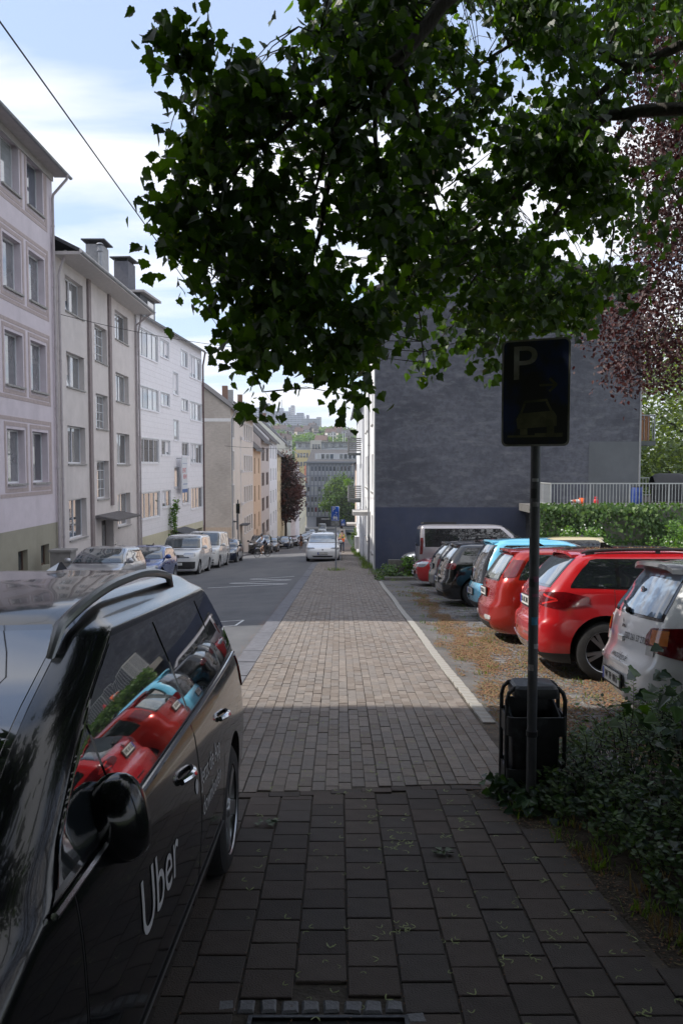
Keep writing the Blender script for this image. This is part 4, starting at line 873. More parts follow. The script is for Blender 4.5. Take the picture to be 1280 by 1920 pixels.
class Car:
    """slices stacked in z: each is a rounded plan outline between rear curve yr(z) and front curve yf(z)"""
    def __init__(s, spec):
        s.sp = spec; L, W, H = spec['L'], spec['W'], spec['H']; s.L, s.W, s.H = L, W, H
        f = L/2; s.yf = pchip([(z, f - d) for z, d in spec['front']]); s.yr = pchip([(z, -f + d) for z, d in spec['rear']])
        s.w = pchip([(z, W/2*k) for z, k in spec['width']]); s.z0 = spec['front'][0][0]; s.z1 = H
        s.rf = pchip(spec.get('rf', [(0,.28),(.7,.34),(1.0,.22),(H,.18)])); s.rr = pchip(spec.get('rr', [(0,.22),(.9,.2),(H,.16)]))
        s.bf = spec.get('bf', .13); s.br = spec.get('br', .07); s.tap = spec.get('taper', .055)
    def P(s, sv, z):
        w = s.w(z); yr, yf = s.yr(z), s.yf(z); rr, rf = min(s.rr(z), w*.7), min(s.rf(z), w*.7); lr, lf = rr*1.15, rf*1.5
        ln = yf - yr
        if lr + lf > ln*.7: k = ln*.7/(lr+lf); lr *= k; lf *= k
        bwr = s.br*min(1, w/(s.W/2)); bwf = s.bf*min(1, w/(s.W/2)); kr = ((w-rr)/w)**2; kf = ((w-rf)/w)**2
        ya = yr + bwr*kr + lr; yb = yf - bwf*kf - lf
        if sv <= 1: x = sv*(w-rr); y = yr + bwr*(x/w)**2
        elif sv <= 2: t = (sv-1)*math.pi/2; x = w-rr+rr*math.sin(t); y = yr + bwr*kr + lr*(1-math.cos(t))
        elif sv <= 3: x = w; y = ya + (yb-ya)*(sv-2)
        elif sv <= 4: t = (4-sv)*math.pi/2; x = w-rf+rf*math.sin(t); y = yf - bwf*kf - lf*(1-math.cos(t))
        else: x = (5-sv)*(w-rf); y = yf - bwf*(x/w)**2
        x *= 1 - s.tap*abs(y/(s.L/2))**3
        return Vector((x, y, z))
    def ends(s, z):
        return s.P(2, z).y, s.P(3, z).y
    def sy(s, y, z):
        a, b = s.ends(z); return 2 + (y-a)/(b-a) if b > a else 2.5
    def N(s, sv, z, side=1):
        e = 1e-3; sa, sb = max(0, sv-e*5), min(5, sv+e*5); za, zb = max(s.z0, z-e*5), min(s.z1-1e-4, z+e*5)
        n = (s.P(sb, z)-s.P(sa, z)).cross(s.P(sv, zb)-s.P(sv, za))
        if n.length < 1e-12: return Vector((0,0,1))
        n.normalize(); return n
    def Q(s, sv, z, side=1, off=0):
        p = s.P(sv, z) + (s.N(sv, z) * off if off else Vector()); p.x *= side; return p
    def levels(s, step):
        zs = [s.z0]; z = s.z0; last = (s.yf(z), s.yr(z), s.w(z), z)
        while z < s.z1 - 1e-4:
            z += .004
            z = min(z, s.z1); c = (s.yf(z), s.yr(z), s.w(z), z)
            if max(math.dist((c[0],c[3]),(last[0],last[3])), math.dist((c[1],c[3]),(last[1],last[3])), math.dist((c[2],c[3]),(last[2],last[3]))) > step or z >= s.z1 - 1e-4: zs.append(z); last = c
        return zs
    def body(s, step, ns):
        zs = s.levels(step); svs = []
        for k, n in enumerate(ns): svs += [k + i/n for i in range(n)]
        svs.append(5.0); mb = MB(); zt = s.sp.get('trim', 0)
        rings = []
        for z in zs:
            r = [s.P(v, z) for v in svs]; full = r + [Vector((-p.x, p.y, p.z)) for p in reversed(r[1:-1])]; o = len(mb.v); mb.v += [tuple(p) for p in full]; rings.append((o, z))
        n = 2*len(svs)-2
        for (o, z), (o2, z2) in zip(rings, rings[1:]):
            m = 2 if (z+z2)/2 < zt else 0
            for k in range(n): k2 = (k+1) % n; mb.f.append((o+k, o+k2, o2+k2, o2+k)); mb.m.append(m)
        for (o, fl) in ((rings[0][0], 1), (rings[-1][0], 0)):
            m_ = len(svs)
            mb.f.append((o, o+1, o+n-1) if not fl else (o, o+n-1, o+1)); mb.m.append(0 if not fl else 1)
            for k in range(1, m_-2): q = (o+k, o+k+1, o+n-k-1, o+n-k); mb.f.append(q if not fl else tuple(reversed(q))); mb.m.append(0 if not fl else 1)
            k = m_-2; q = (o+k, o+k+1, o+n-k); mb.f.append(q if not fl else tuple(reversed(q))); mb.m.append(0 if not fl else 1)
        return mb
    def patch(s, mb, fn, nu, nv, off, side=1, m=0, skirt=.012):
        """fn(u,v)->(sv,z)"""
        G = [[fn(i/nu, j/nv) for j in range(nv+1)] for i in range(nu+1)]; o = len(mb.v)
        for row in G:
            for a, z in row: mb.v.append(tuple(s.Q(a, z, side, off)))
        idx = lambda i, j: o + i*(nv+1) + j
        fl = side < 0
        for i in range(nu):
            for j in range(nv):
                q = (idx(i,j), idx(i+1,j), idx(i+1,j+1), idx(i,j+1)); mb.f.append(tuple(reversed(q)) if fl else q); mb.m.append(m)
        if skirt:
            ring = [(i,0) for i in range(nu+1)] + [(nu,j) for j in range(1,nv+1)] + [(i,nv) for i in range(nu-1,-1,-1)] + [(0,j) for j in range(nv-1,0,-1)]
            o2 = len(mb.v)
            for i, j in ring: a, z = G[i][j]; mb.v.append(tuple(s.Q(a, z, side, off-skirt)))
            nr = len(ring)
            for k in range(nr):
                k2 = (k+1) % nr; q = (idx(*ring[k]), o2+k, o2+k2, idx(*ring[k2])); mb.f.append(q if not fl else tuple(reversed(q))); mb.m.append(m)
    def cpatch(s, mb, sfn, zfn, nu, nv, off, m=0, skirt=.01, rear=False):
        """patch centred on the car's middle: u -1..1"""
        def pt(u, v):
            a = abs(u) * sfn(v); z = zfn(abs(u), v); sv = a if rear else 5 - a; sd = 1 if u >= 0 else -1
            return s.Q(sv, z, sd, off), s.Q(sv, z, sd, off - skirt)
        o = len(mb.v); G = []
        for i in range(-nu, nu+1):
            for j in range(nv+1): mb.v.append(tuple(pt(i/nu, j/nv)[0]))
        nn = 2*nu; idx = lambda i, j: o + i*(nv+1) + j
        for i in range(nn):
            for j in range(nv):
                q = (idx(i,j), idx(i+1,j), idx(i+1,j+1), idx(i,j+1)); mb.f.append(q if rear else tuple(reversed(q))); mb.m.append(m)
        ring = [(i,0) for i in range(nn+1)] + [(nn,j) for j in range(1,nv+1)] + [(i,nv) for i in range(nn-1,-1,-1)] + [(0,j) for j in range(nv-1,0,-1)]; o2 = len(mb.v)
        for i, j in ring: mb.v.append(tuple(pt((i-nu)/nu, j/nv)[1]))
        for k in range(len(ring)):
            k2 = (k+1) % len(ring); q = (idx(*ring[k]), o2+k, o2+k2, idx(*ring[k2])); mb.f.append(q if rear else tuple(reversed(q))); mb.m.append(m)
WHEELS = {}
def wheel_meshes(r, tw, style, hi):
    key = (round(r, 3), round(tw, 3), style, hi)
    if key in WHEELS: return WHEELS[key]
    n = 40 if hi else 20; M = Matrix.Rotation(R(90), 4, 'Y'); mb = MB(); ri = r * .70
    mb.lathe([(ri,-tw/2),(r*.86,-tw/2),(r*.96,-tw*.42),(r,-tw*.3),(r,tw*.3),(r*.96,tw*.42),(r*.86,tw/2),(ri,tw/2),(ri*.96,tw*.42)], n, 0, M); ty = mb.mesh('wheel', M_tyre, True)
    mb = MB(); mb.lathe([(ri*.97,tw*.47),(ri,tw*.5),(ri*.99,tw*.38),(ri*.93,tw*.30),(ri*.9,.0)], n, 0, M); mb.add([M @ Vector((ri*.92*math.cos(6.2832*k/n), ri*.92*math.sin(6.2832*k/n), tw*.12)) for k in range(n)], [tuple(range(n))], 1)
    ns, wd = {'five': (5, .3), 'ten': (10, .10), 'seven': (7, .2), 'twin': (5, .16), 'cover': (9, .26)}[style]
    for k in range(ns):
        for off in ((-.16, .16) if style == 'twin' else (0,)):
            t = 6.2832*k/ns + off; c, q = math.cos(t), math.sin(t); w = ri*wd/2
            pr = []
            for rad, ww, zz in ((ri*.12, w*.8, tw*.40), (ri*.93, w*1.15, tw*.45)):
                for sg in (-1, 1): pr.append((rad*c - sg*ww*q, rad*q + sg*ww*c, zz))
            a, b, c2, d2 = pr; lo = [(x, y, z-tw*.12) for x, y, z in pr]
            mb.hexa([M @ Vector(p) for p in (lo[0], lo[1], lo[3], lo[2], a, b, d2, c2)], 0)
    mb.lathe([(.001,tw*.46),(ri*.18,tw*.46),(ri*.22,tw*.40),(ri*.22,tw*.2)], 16, 0, M)
    rim = mb.mesh('rim', [M_alloy, M_well], True); WHEELS[key] = (ty, rim); return WHEELS[key]
def place(root, x, y, hd, z=None, sl=None):
    """heading hd: 0 faces +Y (downhill); tilts with the slope"""
    s_ = math.atan(slope(y)) if sl is None else sl
    M = Matrix.Rotation(s_, 4, 'X') @ Matrix.Rotation(hd, 4, 'Z'); root.location = (x, y, z); root.rotation_euler = M.to_euler()
def plate(root, car, txt, rear, z, hi, sv=0, dx=0, name='number_plate'):
    p = car.Q(0 if rear else 5, z, 1, .012); sg = -1 if rear else 1
    mb = MB(); y = p.y + sg*.008; mb.box(-.26+dx, .26+dx, min(y, y+sg*.012), max(y, y+sg*.012), z-.055, z+.055)
    o = mb.build(name, M_plate, root)
    mb = MB(); yy = y + sg*.0125; mb.box(*sorted((-.262*sg*-1+dx, -.215*sg*-1+dx)), min(yy, yy+sg*.002), max(yy, yy+sg*.002), z-.054, z+.054); mb.build('blue_band', M_pblue, o)
    if hi:
        mb = MB(); y3 = y - sg*.001; mb.box(-.275+dx, .275+dx, min(y-sg*.015, y3), max(y-sg*.015, y3), z-.08, z+.065); mb.build('plate_holder', M_blkp, o)
        rot = Matrix.Rotation(R(90), 4, 'X') if rear else Matrix.Rotation(R(180), 4, 'Z') @ Matrix.Rotation(R(90), 4, 'X')
        lettering(txt, .098, M_ink, o, Matrix.Translation((dx + (.02 if rear else -.02), y + sg*.0145, z)) @ rot @ Matrix.Scale(.86, 4, (1,0,0)))
    return o
def make_car(name, label, cat, spec, paint, x, y, hd, z, hi=1, group=None, style=None, plate_txt=None, glass=None, sl=None, rimdark=False, extra=None):
    c = Car(spec); root = thing(name, label, cat, group=group); sp = spec; L, W, H = c.L, c.W, c.H
    step, ns = ((.045, (8,8,34,8,8)), (.09, (4,5,14,5,4)), (.16, (3,3,8,3,3)))[2-hi] if hi <= 2 else ((.03, (14,14,60,14,14)))
    glass = glass or M_cglass; r, tw, wb = sp['r'], sp.get('tw', .2), sp['wb']; yo = sp.get('wo', 0)
    bm = c.body(step, ns); me = bm.mesh('body', [paint, M_well, M_blkp], True, 40); ob = link('body', me, root)
    # wheel arches
    mb = MB(); ra = r + sp.get('arch', .055)
    for yy in (wb/2+yo, -wb/2+yo):
        for sg in (-1, 1):
            Mx = Matrix.Translation((sg*(W/2 - .12), yy, r + .01)) @ Matrix.Rotation(R(90), 4, 'Y'); n = 36 if hi > 1 else 20
            vs = [Mx @ Vector((ra*math.cos(6.2832*k/n), ra*math.sin(6.2832*k/n), zz)) for zz in (-.16, .4) for k in range(n)]
            mb.add(vs, [tuple(reversed(range(n))), tuple(range(n, 2*n))] + [(k, (k+1) % n, n+(k+1) % n, n+k) for k in range(n)], 1)
    cut = mb.build('cutter', [M_well, M_well]); md = ob.modifiers.new('b', 'BOOLEAN'); md.operation = 'DIFFERENCE'; md.object = cut; md.solver = 'EXACT'
    dg = bpy.context.evaluated_depsgraph_get(); nm = bpy.data.meshes.new_from_object(ob.evaluated_get(dg)); ob.modifiers.clear(); ob.data = nm; nm.name = 'body'
    nm.polygons.foreach_set('use_smooth', [True]*len(nm.polygons)); nm.set_sharp_from_angle(angle=R(40)); bpy.data.objects.remove(cut)
    zb0, zb1 = sp['belt']; zrf = sp['rail']; mg = sp.get('dlo', (.10, .12))
    belt = lambda y_: zb0 + (zb1-zb0) * (.5 - y_/L)      # rises to the rear
    ncol = 40 if hi > 2 else (24 if hi == 2 else 10)
    def top(y_, mgf, mgr, ztop):
        zz = belt(y_)
        while zz < ztop:
            a, b = c.yr(zz), c.yf(zz)
            if y_ > b - c.bf - mgf or y_ < a + c.br + mgr: break
            zz += .008
        return min(zz, ztop)
    y0s, y1s = sp['dloy']
    def sidewin(nm_, ya, yb, gap, off, m, inset=0, par=None, lo=0):
        for sd in (-1, 1):
            mb = MB()
            def fn(u, v):
                y_ = ya + (yb-ya)*u; zl = belt(y_) + inset + lo; zh = max(zl + .004, top(y_, mg[0]+inset, mg[1]+inset, zrf) - inset*.8); z_ = zl + (zh-zl)*v
                return c.sy(y_, z_), z_
            c.patch(mb, fn, ncol, 6, off, sd, 0, .014); mb.build(nm_, m, par or root, smooth=True)
    if hi >= 1: sidewin('window_surround', y0s, y1s, 0, .0035, M_gloss if sp.get('gloss', 1) else paint)
    cuts = sp['pill']                                    # y positions of pillars between panes
    edges = [y0s] + list(cuts) + [y1s]
    for a, b in zip(edges, edges[1:]): sidewin('side_window', a + .022, b - .022, 0, .0065, glass, .022)
    if sp.get('chrome'):
        for sd in (-1, 1):
            mb = MB(); pts = [c.Q(c.sy(y_, belt(y_)-.006), belt(y_)-.006, sd, .012) for y_ in [y0s+.05+(y1s-y0s-.05)*i/30 for i in range(31)]]; mb.tube(pts, .009, 6); mb.build('chrome_strip', M_chr, root, smooth=True)
    # windscreen and rear window
    zw0, zw1 = sp['ws']; mb = MB(); sw = sp.get('wsw', 1.55)
    c.cpatch(mb, lambda v: sw, lambda u, v: zw0 + (zw1-zw0)*v, 14 if hi > 1 else 7, 8, .003, 0, .01); mb.build('windscreen_frame', M_gloss, root, smooth=True)
    mb = MB(); c.cpatch(mb, lambda v: sw-.09, lambda u, v: zw0+.03 + (zw1-zw0-.045)*v, 14 if hi > 1 else 7, 8, .006, 0, .01); mb.build('windscreen', sp.get('wsg', glass), root, smooth=True)
    if sp.get('rw'):
        r0, r1, rw_ = sp['rw']; mb = MB(); c.cpatch(mb, lambda v: rw_, lambda u, v: r0 + (r1-r0)*v, 12 if hi > 1 else 6, 6, .004, 0, .01, True); mb.build('rear_window_frame', M_gloss, root, smooth=True)
        mb = MB(); c.cpatch(mb, lambda v: rw_-.08, lambda u, v: r0+.025 + (r1-r0-.05)*v - .02*u*u*0, 12 if hi > 1 else 6, 6, .007, 0, .01, True); mb.build('rear_window', sp.get('rwg', M_cglass2), root, smooth=True)
    # doors
    if hi >= 2:
        for (a, b) in sp['doors']:
            for sd in (-1, 1):
                def mk(off, grow, m, nm_, par):
                    mb = MB()
                    def fn(u, v):
                        y_ = a - grow + (b-a+2*grow)*u; zl = sp.get('dz', .30) - grow
                        for yw in (wb/2+yo, -wb/2+yo):
                            dd = abs(y_-yw); rr_ = ra + .05 - grow
                            if dd < rr_: zl = max(zl, r + math.sqrt(rr_*rr_-dd*dd))
                        zh = belt(y_) - .012 + grow; z_ = zl + (zh-zl)*v; return c.sy(y_, z_), z_
                    c.patch(mb, fn, 22, 12, off, sd, 0, .008); return mb.build(nm_, m, par, smooth=True)
                seam = mk(.0012, .006, M_gasket, 'door_seam', root); dr = mk(.0028, 0, paint, 'door', root)
                zh_ = (zb0+zb1)/2 - sp.get('hz', .13); yh = a + .16; mb = MB()
                pts = [c.Q(c.sy(yh+i*.045, zh_), zh_, sd, .010 + .024*math.sin(math.pi*i/4)) for i in range(5)]; mb.tube(pts, [.012,.014,.016,.014,.012], 8); mb.build('handle', M_chr if sp.get('chrome') else paint, dr, smooth=True)
    # mirrors
    if hi >= 1:
        ym = y1s - .12; zm = belt(ym) + .05; ms = sp.get('mir', 1)
        for sd in (-1, 1):
            base = c.Q(c.sy(ym, zm), zm, sd, 0); mb = MB(); cc = base + Vector((sd*.13*ms, .02, .05*ms)); mx_, my_, mz_ = .115*ms, .09*ms, .085*ms
            if sp.get('mirp'): q_ = sp['mirp']; cc = Vector((sd*q_[1], q_[0], q_[2])); mx_, my_, mz_ = q_[3:]; base = c.Q(c.sy(q_[0], .98), .98, sd, 0)
            def ell(u, v):
                th, ph = u*6.2832, v*math.pi; sx_ = math.copysign(abs(math.cos(th)*math.sin(ph))**.75, math.cos(th)*math.sin(ph)); sz_ = math.copysign(abs(math.cos(ph))**.75, -math.cos(ph)); sy_ = math.sin(th)*math.sin(ph)
                return cc + Vector((sx_*mx_*(1-.22*sz_*1.0), (sy_*my_ if sy_ > 0 else sy_*.02), sz_*mz_))
            mb.grid(ell, 20 if hi > 1 else 10, 12 if hi > 1 else 6, flip=False); mo = mb.build('mirror', sp.get('mirm', paint), root, smooth='all')
            mb = MB(); mb.bar(base, base + Vector((sd*.07, .01, .01)), .05, .04); mb.build('mirror_foot', M_blkp, mo)
    # lamps and grille
    for sd in (-1, 1):
        for (nm_, s0, s1, za, zb_, m, tp) in sp['lamps']:
            mb = MB(); nu, nv = (12, 6) if hi > 1 else (5, 3)
            def fn(u, v):
                uu = u if tp >= 0 else 1-u; h = 1 - abs(tp)*uu; z_ = (za+zb_)/2 + (zb_-za)/2*h*(2*v-1) + abs(tp)*.5*(zb_-za)/2*uu
                q = min(u, 1-u)*2; h2 = min(1, (q*3+.45)); z_ = (za+zb_)/2 + (z_-(za+zb_)/2)*h2; return s0 + (s1-s0)*u, z_
            c.patch(mb, fn, nu, nv, .007, sd, 0, .012); mb.build(nm_, m, root, smooth=True)
    for (nm_, sw_, za, zb_, m, tap_) in sp['front_parts']:
        mb = MB(); c.cpatch(mb, lambda v: sw_*(1-tap_*(1-v)), lambda u, v: za + (zb_-za)*v, 8, 3, .004, 0, .01); mb.build(nm_, m, root, smooth=True)
    for (nm_, sw_, za, zb_, m, tap_) in sp.get('rear_parts', []):
        mb = MB(); c.cpatch(mb, lambda v: sw_*(1-tap_*(1-v)), lambda u, v: za + (zb_-za)*v, 8, 3, .004, 0, .01, True); mb.build(nm_, m, root, smooth=True)
    if hi >= 1: plate(root, c, plate_txt or 'W DE 417', False, sp.get('pzf', .45), hi >= 2 and plate_txt is not None and sp.get('pf', 1))
    if hi >= 1: plate(root, c, plate_txt or 'W DE 417', True, sp.get('pzr', .55), hi >= 2)
    if hi >= 1:
        e = c.Q(5, sp.get('emz', .68), 1, .014); mb = MB(); Mx = Matrix.Translation(e) @ Matrix.Rotation(R(-90), 4, 'X'); mb.lathe([(.045,-.01),(.05,.004),(.04,.006),(.001,.006)], 14, 0, Mx); mb.build('emblem', M_chr, root, smooth=True)
        e = c.Q(0, sp.get('emr', .85), 1, .008); mb = MB(); Mx = Matrix.Translation(e) @ Matrix.Rotation(R(90), 4, 'X'); mb.lathe([(.04,-.01),(.045,.004),(.035,.006),(.001,.006)], 14, 0, Mx); mb.build('emblem', M_chr, root, smooth=True)
    # rear wiper
    if sp.get('rw') and hi >= 2 and not sp.get('nowiper'):
        z_ = sp['rw'][0] + .03; a = c.Q(.02, z_, 1, .02); b = c.Q(.7, z_+.06, -1, .016); mb = MB(); mb.tube([a, (a+b)/2 + Vector((0,-.01,.0)), b], .009, 6); mb.sph(a, .03, 10, 6); mb.build('rear_wiper', M_blkp, root, smooth=True)
    if sp.get('spoiler') and hi >= 1:
        zt = sp['spoiler']; mb = MB(); dp = sp.get('spd', .16)
        yr_ = c.yr(zt) + c.br*.3; ww = c.w(zt) * .93
        P_ = lambda u, v: Vector((ww*(2*u-1)*(1-.03*v), yr_ + .10 - (dp+.1)*v + .05*(2*u-1)**2, zt + .012 + .018*math.sin(v*2.2) - .012*(2*u-1)**4*4))
        Q_ = lambda u, v: Vector((ww*(2*u-1)*(1-.03*v), yr_ + .10 - (dp+.1)*v + .05*(2*u-1)**2, zt - .03 + .02*v - .012*(2*u-1)**4*4))
        mb.grid(P_, 16, 5, flip=True); mb.grid(Q_, 16, 5); mb.grid(lambda u, v: P_(u,1)*v + Q_(u,1)*(1-v), 16, 1, flip=True); mb.grid(lambda u, v: P_(0,u)*v + Q_(0,u)*(1-v), 5, 1, flip=True); mb.grid(lambda u, v: P_(1,u)*v + Q_(1,u)*(1-v), 5, 1)
        mb.build('roof_spoiler', sp.get('spm', paint), root, smooth=True)
    if sp.get('rails') and hi >= 1:
        for sd in (-1, 1):
            ya, yb = sp['rails'][:2]; pts = []; hgt = sp['rails'][2] if len(sp['rails']) > 2 else .05
            for i in range(19):
                t = i/18; y_ = ya + (yb-ya)*t; zz = zrf + .012
                zr_ = zz
                while zr_ < H - .003 and c.yr(zr_+.004) + .02 < y_ < c.yf(zr_+.004) - c.bf*.5 - .0 and c.w(zr_) > c.W*.5*sp.get('railw', .66): zr_ += .003
                p = Vector((sd*c.W*.5*sp.get('railw', .66), y_, zr_ + hgt*min(1, math.sin(math.pi*min(max(t,0),1))**(.5 if not sp.get('smoothrail') else .62) * 1.05) + .004)); pts.append(p)
            if sp.get('smoothrail'):
                z0_, z1_, z2_ = pts[0].z, pts[9].z - hgt*1.05, pts[18].z
                for i in range(19): t = i/18; pts[i].z = z0_*(1-t)*(1-2*t) + z1_*4*t*(1-t) + z2_*t*(2*t-1) + hgt*min(1, (math.sin(math.pi*t) if 0 < t < 1 else 0)**.55*1.04) - (.06 if t in (0, 1) else 0)
            mb = MB(); mb.tube(pts, [.012]+[.019]*17+[.012], 8)
            for i in (() if sp.get('smoothrail') else (1, 9, 17)): mb.bar(pts[i] - Vector((0,0,hgt+.01)), pts[i], .03, .1 if i != 9 else .05)
            mb.build('roof_rail', sp.get('railm', M_blkp), root, smooth=True)
    if hi >= 1 and sp.get('fin', 1):
        zf = H - .004; yf_ = c.yr(H-.02) + .25; mb = MB(); mb.add([(-.025,yf_+.1,zf),(.025,yf_+.1,zf),(.025,yf_-.07,zf),(-.025,yf_-.07,zf),(0,yf_-.06,zf+.07*sp.get('finscale',1)),(0,yf_-.02,zf+.068*sp.get('finscale',1))], [(0,1,5),(1,2,4,5),(2,3,4),(3,0,5,4)]); mb.build('roof_antenna', M_gloss, root)
    # wheels
    ty, rim = wheel_meshes(r, tw, style or sp.get('wheel', 'ten'), hi > 1)
    for yy in (wb/2+yo, -wb/2+yo):
        for sd in (-1, 1):
            o = link('wheel', ty, root, (sd*(W/2 - tw/2 - sp.get('win', .02)), yy, r), (0, 0, 0 if sd > 0 else math.pi)); link('rim', rim, o)
    if extra: extra(c, root)
    place(root, x, y, hd, z, sl)
    return c, root
# ---- body types
def wprof(H, k0=.93, rail=1.38, kr=.76, sh=.95, belt=.96):
    return [(.16,k0*.96),(.25,k0+.02),(.45,.99),(.66,1.0),(.82,.99),(sh,.965),(sh+.06,.94),((sh+rail)/2,kr+.10),(rail,kr),(rail+.035,kr-.07),(H-.035,kr-.17),(H-.012,kr-.34),(H,kr-.62)]
def hatch(L=4.1, W=1.76, H=1.47, hood=.93, **k):
    F = [(.16,.14),(.25,.05),(.42,.01),(.55,0),(.68,.05),(.76,.16),(.84,.42),(hood-.03,.78),(hood+.02,1.02),(1.1,1.22),(1.25,1.52),(H-.13,1.84),(H-.05,2.08),(H-.018,2.35),(H,L*.5+.45)]
    Rr = [(.16,.16),(.26,.05),(.42,.0),(.58,.01),(.66,.06),(.85,.09),(1.0,.14),(1.15,.24),(H-.15,.38),(H-.06,.48),(H-.018,.75),(H,L*.5-.35)]
    d = dict(L=L, W=W, H=H, front=F, rear=Rr, width=wprof(H, rail=H-.10, kr=.77), r=.31, tw=.2, wb=L*.615, wo=-.02, belt=(.93,1.0), rail=H-.115, ws=(hood+.03,H-.085), rw=(.99,H-.10,1.35), dloy=(-L/2+.42,L/2-1.08), pill=(-L/2+.95,-L/2+1.9),
             doors=((-L/2+.86,-L/2+1.86),(-L/2+1.88,L/2-1.05)), lamps=[('headlight',3.35,4.35,.60,.76,M_lamp,.3),('tail_light',1.05,2.0,.74,.98,M_tail,.25)], front_parts=[('grille',1.05,.50,.60,M_gloss,0),('lower_intake',.95,.24,.38,M_blkp,.1)], rear_parts=[('rear_diffuser',1.1,.2,.33,M_blkp,.1)], spoiler=H-.055, wheel='ten', pzr=.78, pzf=.42, emz=.62, emr=.9)
    d.update(k); return d
def suv(L=4.4, W=1.84, H=1.58, hood=1.04, **k):
    F = [(.2,.16),(.3,.06),(.48,.01),(.65,0),(.80,.03),(.90,.14),(.97,.42),(hood,.85),(hood+.03,1.08),(1.2,1.32),(1.35,1.62),(H-.13,1.9),(H-.05,2.15),(H-.018,2.45),(H,L*.5+.4)]
    Rr = [(.2,.2),(.32,.05),(.48,.0),(.66,.01),(.72,.07),(.95,.10),(1.05,.15),(1.2,.28),(H-.14,.48),(H-.06,.6),(H-.018,.85),(H,L*.5-.4)]
    d = dict(L=L, W=W, H=H, front=F, rear=Rr, width=wprof(H, rail=H-.11, kr=.77, sh=1.02), r=.345, tw=.23, wb=L*.605, wo=0, belt=(1.02,1.09), rail=H-.12, ws=(hood+.04,H-.085), rw=(1.08,H-.11,1.3), dloy=(-L/2+.45,L/2-1.15), pill=(-L/2+1.0,-L/2+1.95),
             doors=((-L/2+.95,-L/2+1.92),(-L/2+1.94,L/2-1.1)), lamps=[('headlight',3.4,4.35,.74,.90,M_lamp,.35),('tail_light',1.0,1.95,.84,1.02,M_tail,.3)], front_parts=[('grille',1.0,.62,.84,M_gloss,.1),('lower_intake',1.0,.3,.48,M_blkp,.1)], rear_parts=[('rear_diffuser',1.15,.25,.40,M_blkp,.1)], trim=.34, spoiler=H-.055, rails=(-L/2+.6,L/2-1.95,.045), wheel='five', pzr=.88, pzf=.52, emz=.78, emr=.98, arch=.07)
    d.update(k); return d
def mpv(L=4.53, W=1.84, H=1.62, kr=.78, **k):
    F = [(.16,.16),(.25,.05),(.42,.01),(.58,0),(.72,.05),(.82,.18),(.9,.36),(.98,.62),(1.02,.78),(1.12,1.0),(1.28,1.37),(H-.16,1.80),(H-.06,2.11),(H-.02,2.42),(H,L*.5+.35)]
    Rr = [(.16,.16),(.28,.04),(.45,.0),(.62,.01),(.7,.05),(.95,.09),(1.1,.13),(1.25,.2),(H-.16,.32),(H-.07,.42),(H-.02,.68),(H,L*.5-.45)]
    d = dict(L=L, W=W, H=H, front=F, rear=Rr, width=[p if abs(p[0]-(.98+H-.13)/2) > 1e-6 else (p[0],(.94+kr)/2+.012) for p in wprof(H, rail=H-.13, kr=kr, sh=.98)], r=.325, tw=.22, wb=2.79, wo=.0, belt=(.98,1.08), rail=H-.145, ws=(1.05,H-.10), rw=(1.04,H-.13,1.3), dloy=(-L/2+.38,L/2-1.08), pill=(-L/2+.98,-L/2+1.92,-L/2+2.95),
             doors=((-L/2+1.02,-L/2+1.92),(-L/2+1.94,L/2-1.22)), lamps=[('headlight',3.4,4.4,.62,.80,M_lamp,.3),('tail_light',1.05,2.0,.82,1.05,M_tail,.2)], front_parts=[('grille',1.0,.58,.70,M_gloss,0),('lower_intake',1.0,.25,.42,M_blkp,.1)], rear_parts=[('rear_diffuser',1.1,.2,.35,M_blkp,.1)], spoiler=H-.065, rails=(-L/2+.62,L/2-2.0,.06), wheel='five', pzr=.8, pzf=.42, emz=.68, emr=.95)
    d.update(k); return d
def van(L=4.9, W=1.92, H=1.95, nose=.9, **k):
    F = [(.2,.14),(.3,.04),(.5,0),(.75,.0),(.92,.05),(1.04,.22),(1.12,.55),(1.18,nose),(1.4,nose+.22),(1.65,nose+.48),(H-.12,nose+.74),(H-.05,nose+.92),(H-.018,nose+1.25),(H,L*.5+.6)]
    Rr = [(.2,.12),(.3,.02),(.5,.0),(.9,.02),(1.3,.05),(H-.15,.10),(H-.06,.16),(H-.02,.4),(H,L*.5-.8)]
    d = dict(L=L, W=W, H=H, front=F, rear=Rr, width=[(.2,.93),(.3,.96),(.6,.99),(.9,1.0),(1.12,.985),(1.2,.97),(H-.3,.90),(H-.12,.86),(H-.07,.79),(H-.03,.66),(H-.01,.5),(H,.2)], r=.335, tw=.22, wb=L*.61, wo=.05, belt=(1.14,1.16), rail=H-.18, ws=(1.2,H-.10), rw=(1.15,H-.2,1.1), dloy=(-L/2+.35,L/2-nose-.22), pill=(-L/2+1.5,-L/2+2.75),
             doors=((-L/2+1.6,-L/2+2.75),(-L/2+2.8,L/2-nose-.1)), lamps=[('headlight',3.5,4.45,.82,1.02,M_lamp,.2),('tail_light',1.6,2.02,.95,1.5,M_tail,0)], front_parts=[('grille',1.0,.78,.92,M_gloss,0),('bumper_grille',1.4,.3,.6,M_blkp,0)], rear_parts=[], wheel='cover', pzr=.7, pzf=.52, emz=.85, emr=1.05, rf=[(0,.3),(1.0,.36),(1.3,.26),(H,.2)], rr=[(0,.12),(H,.10)], br=.03, taper=.03, dz=.35, hz=.1, fin=0)
    d.update(k); return d
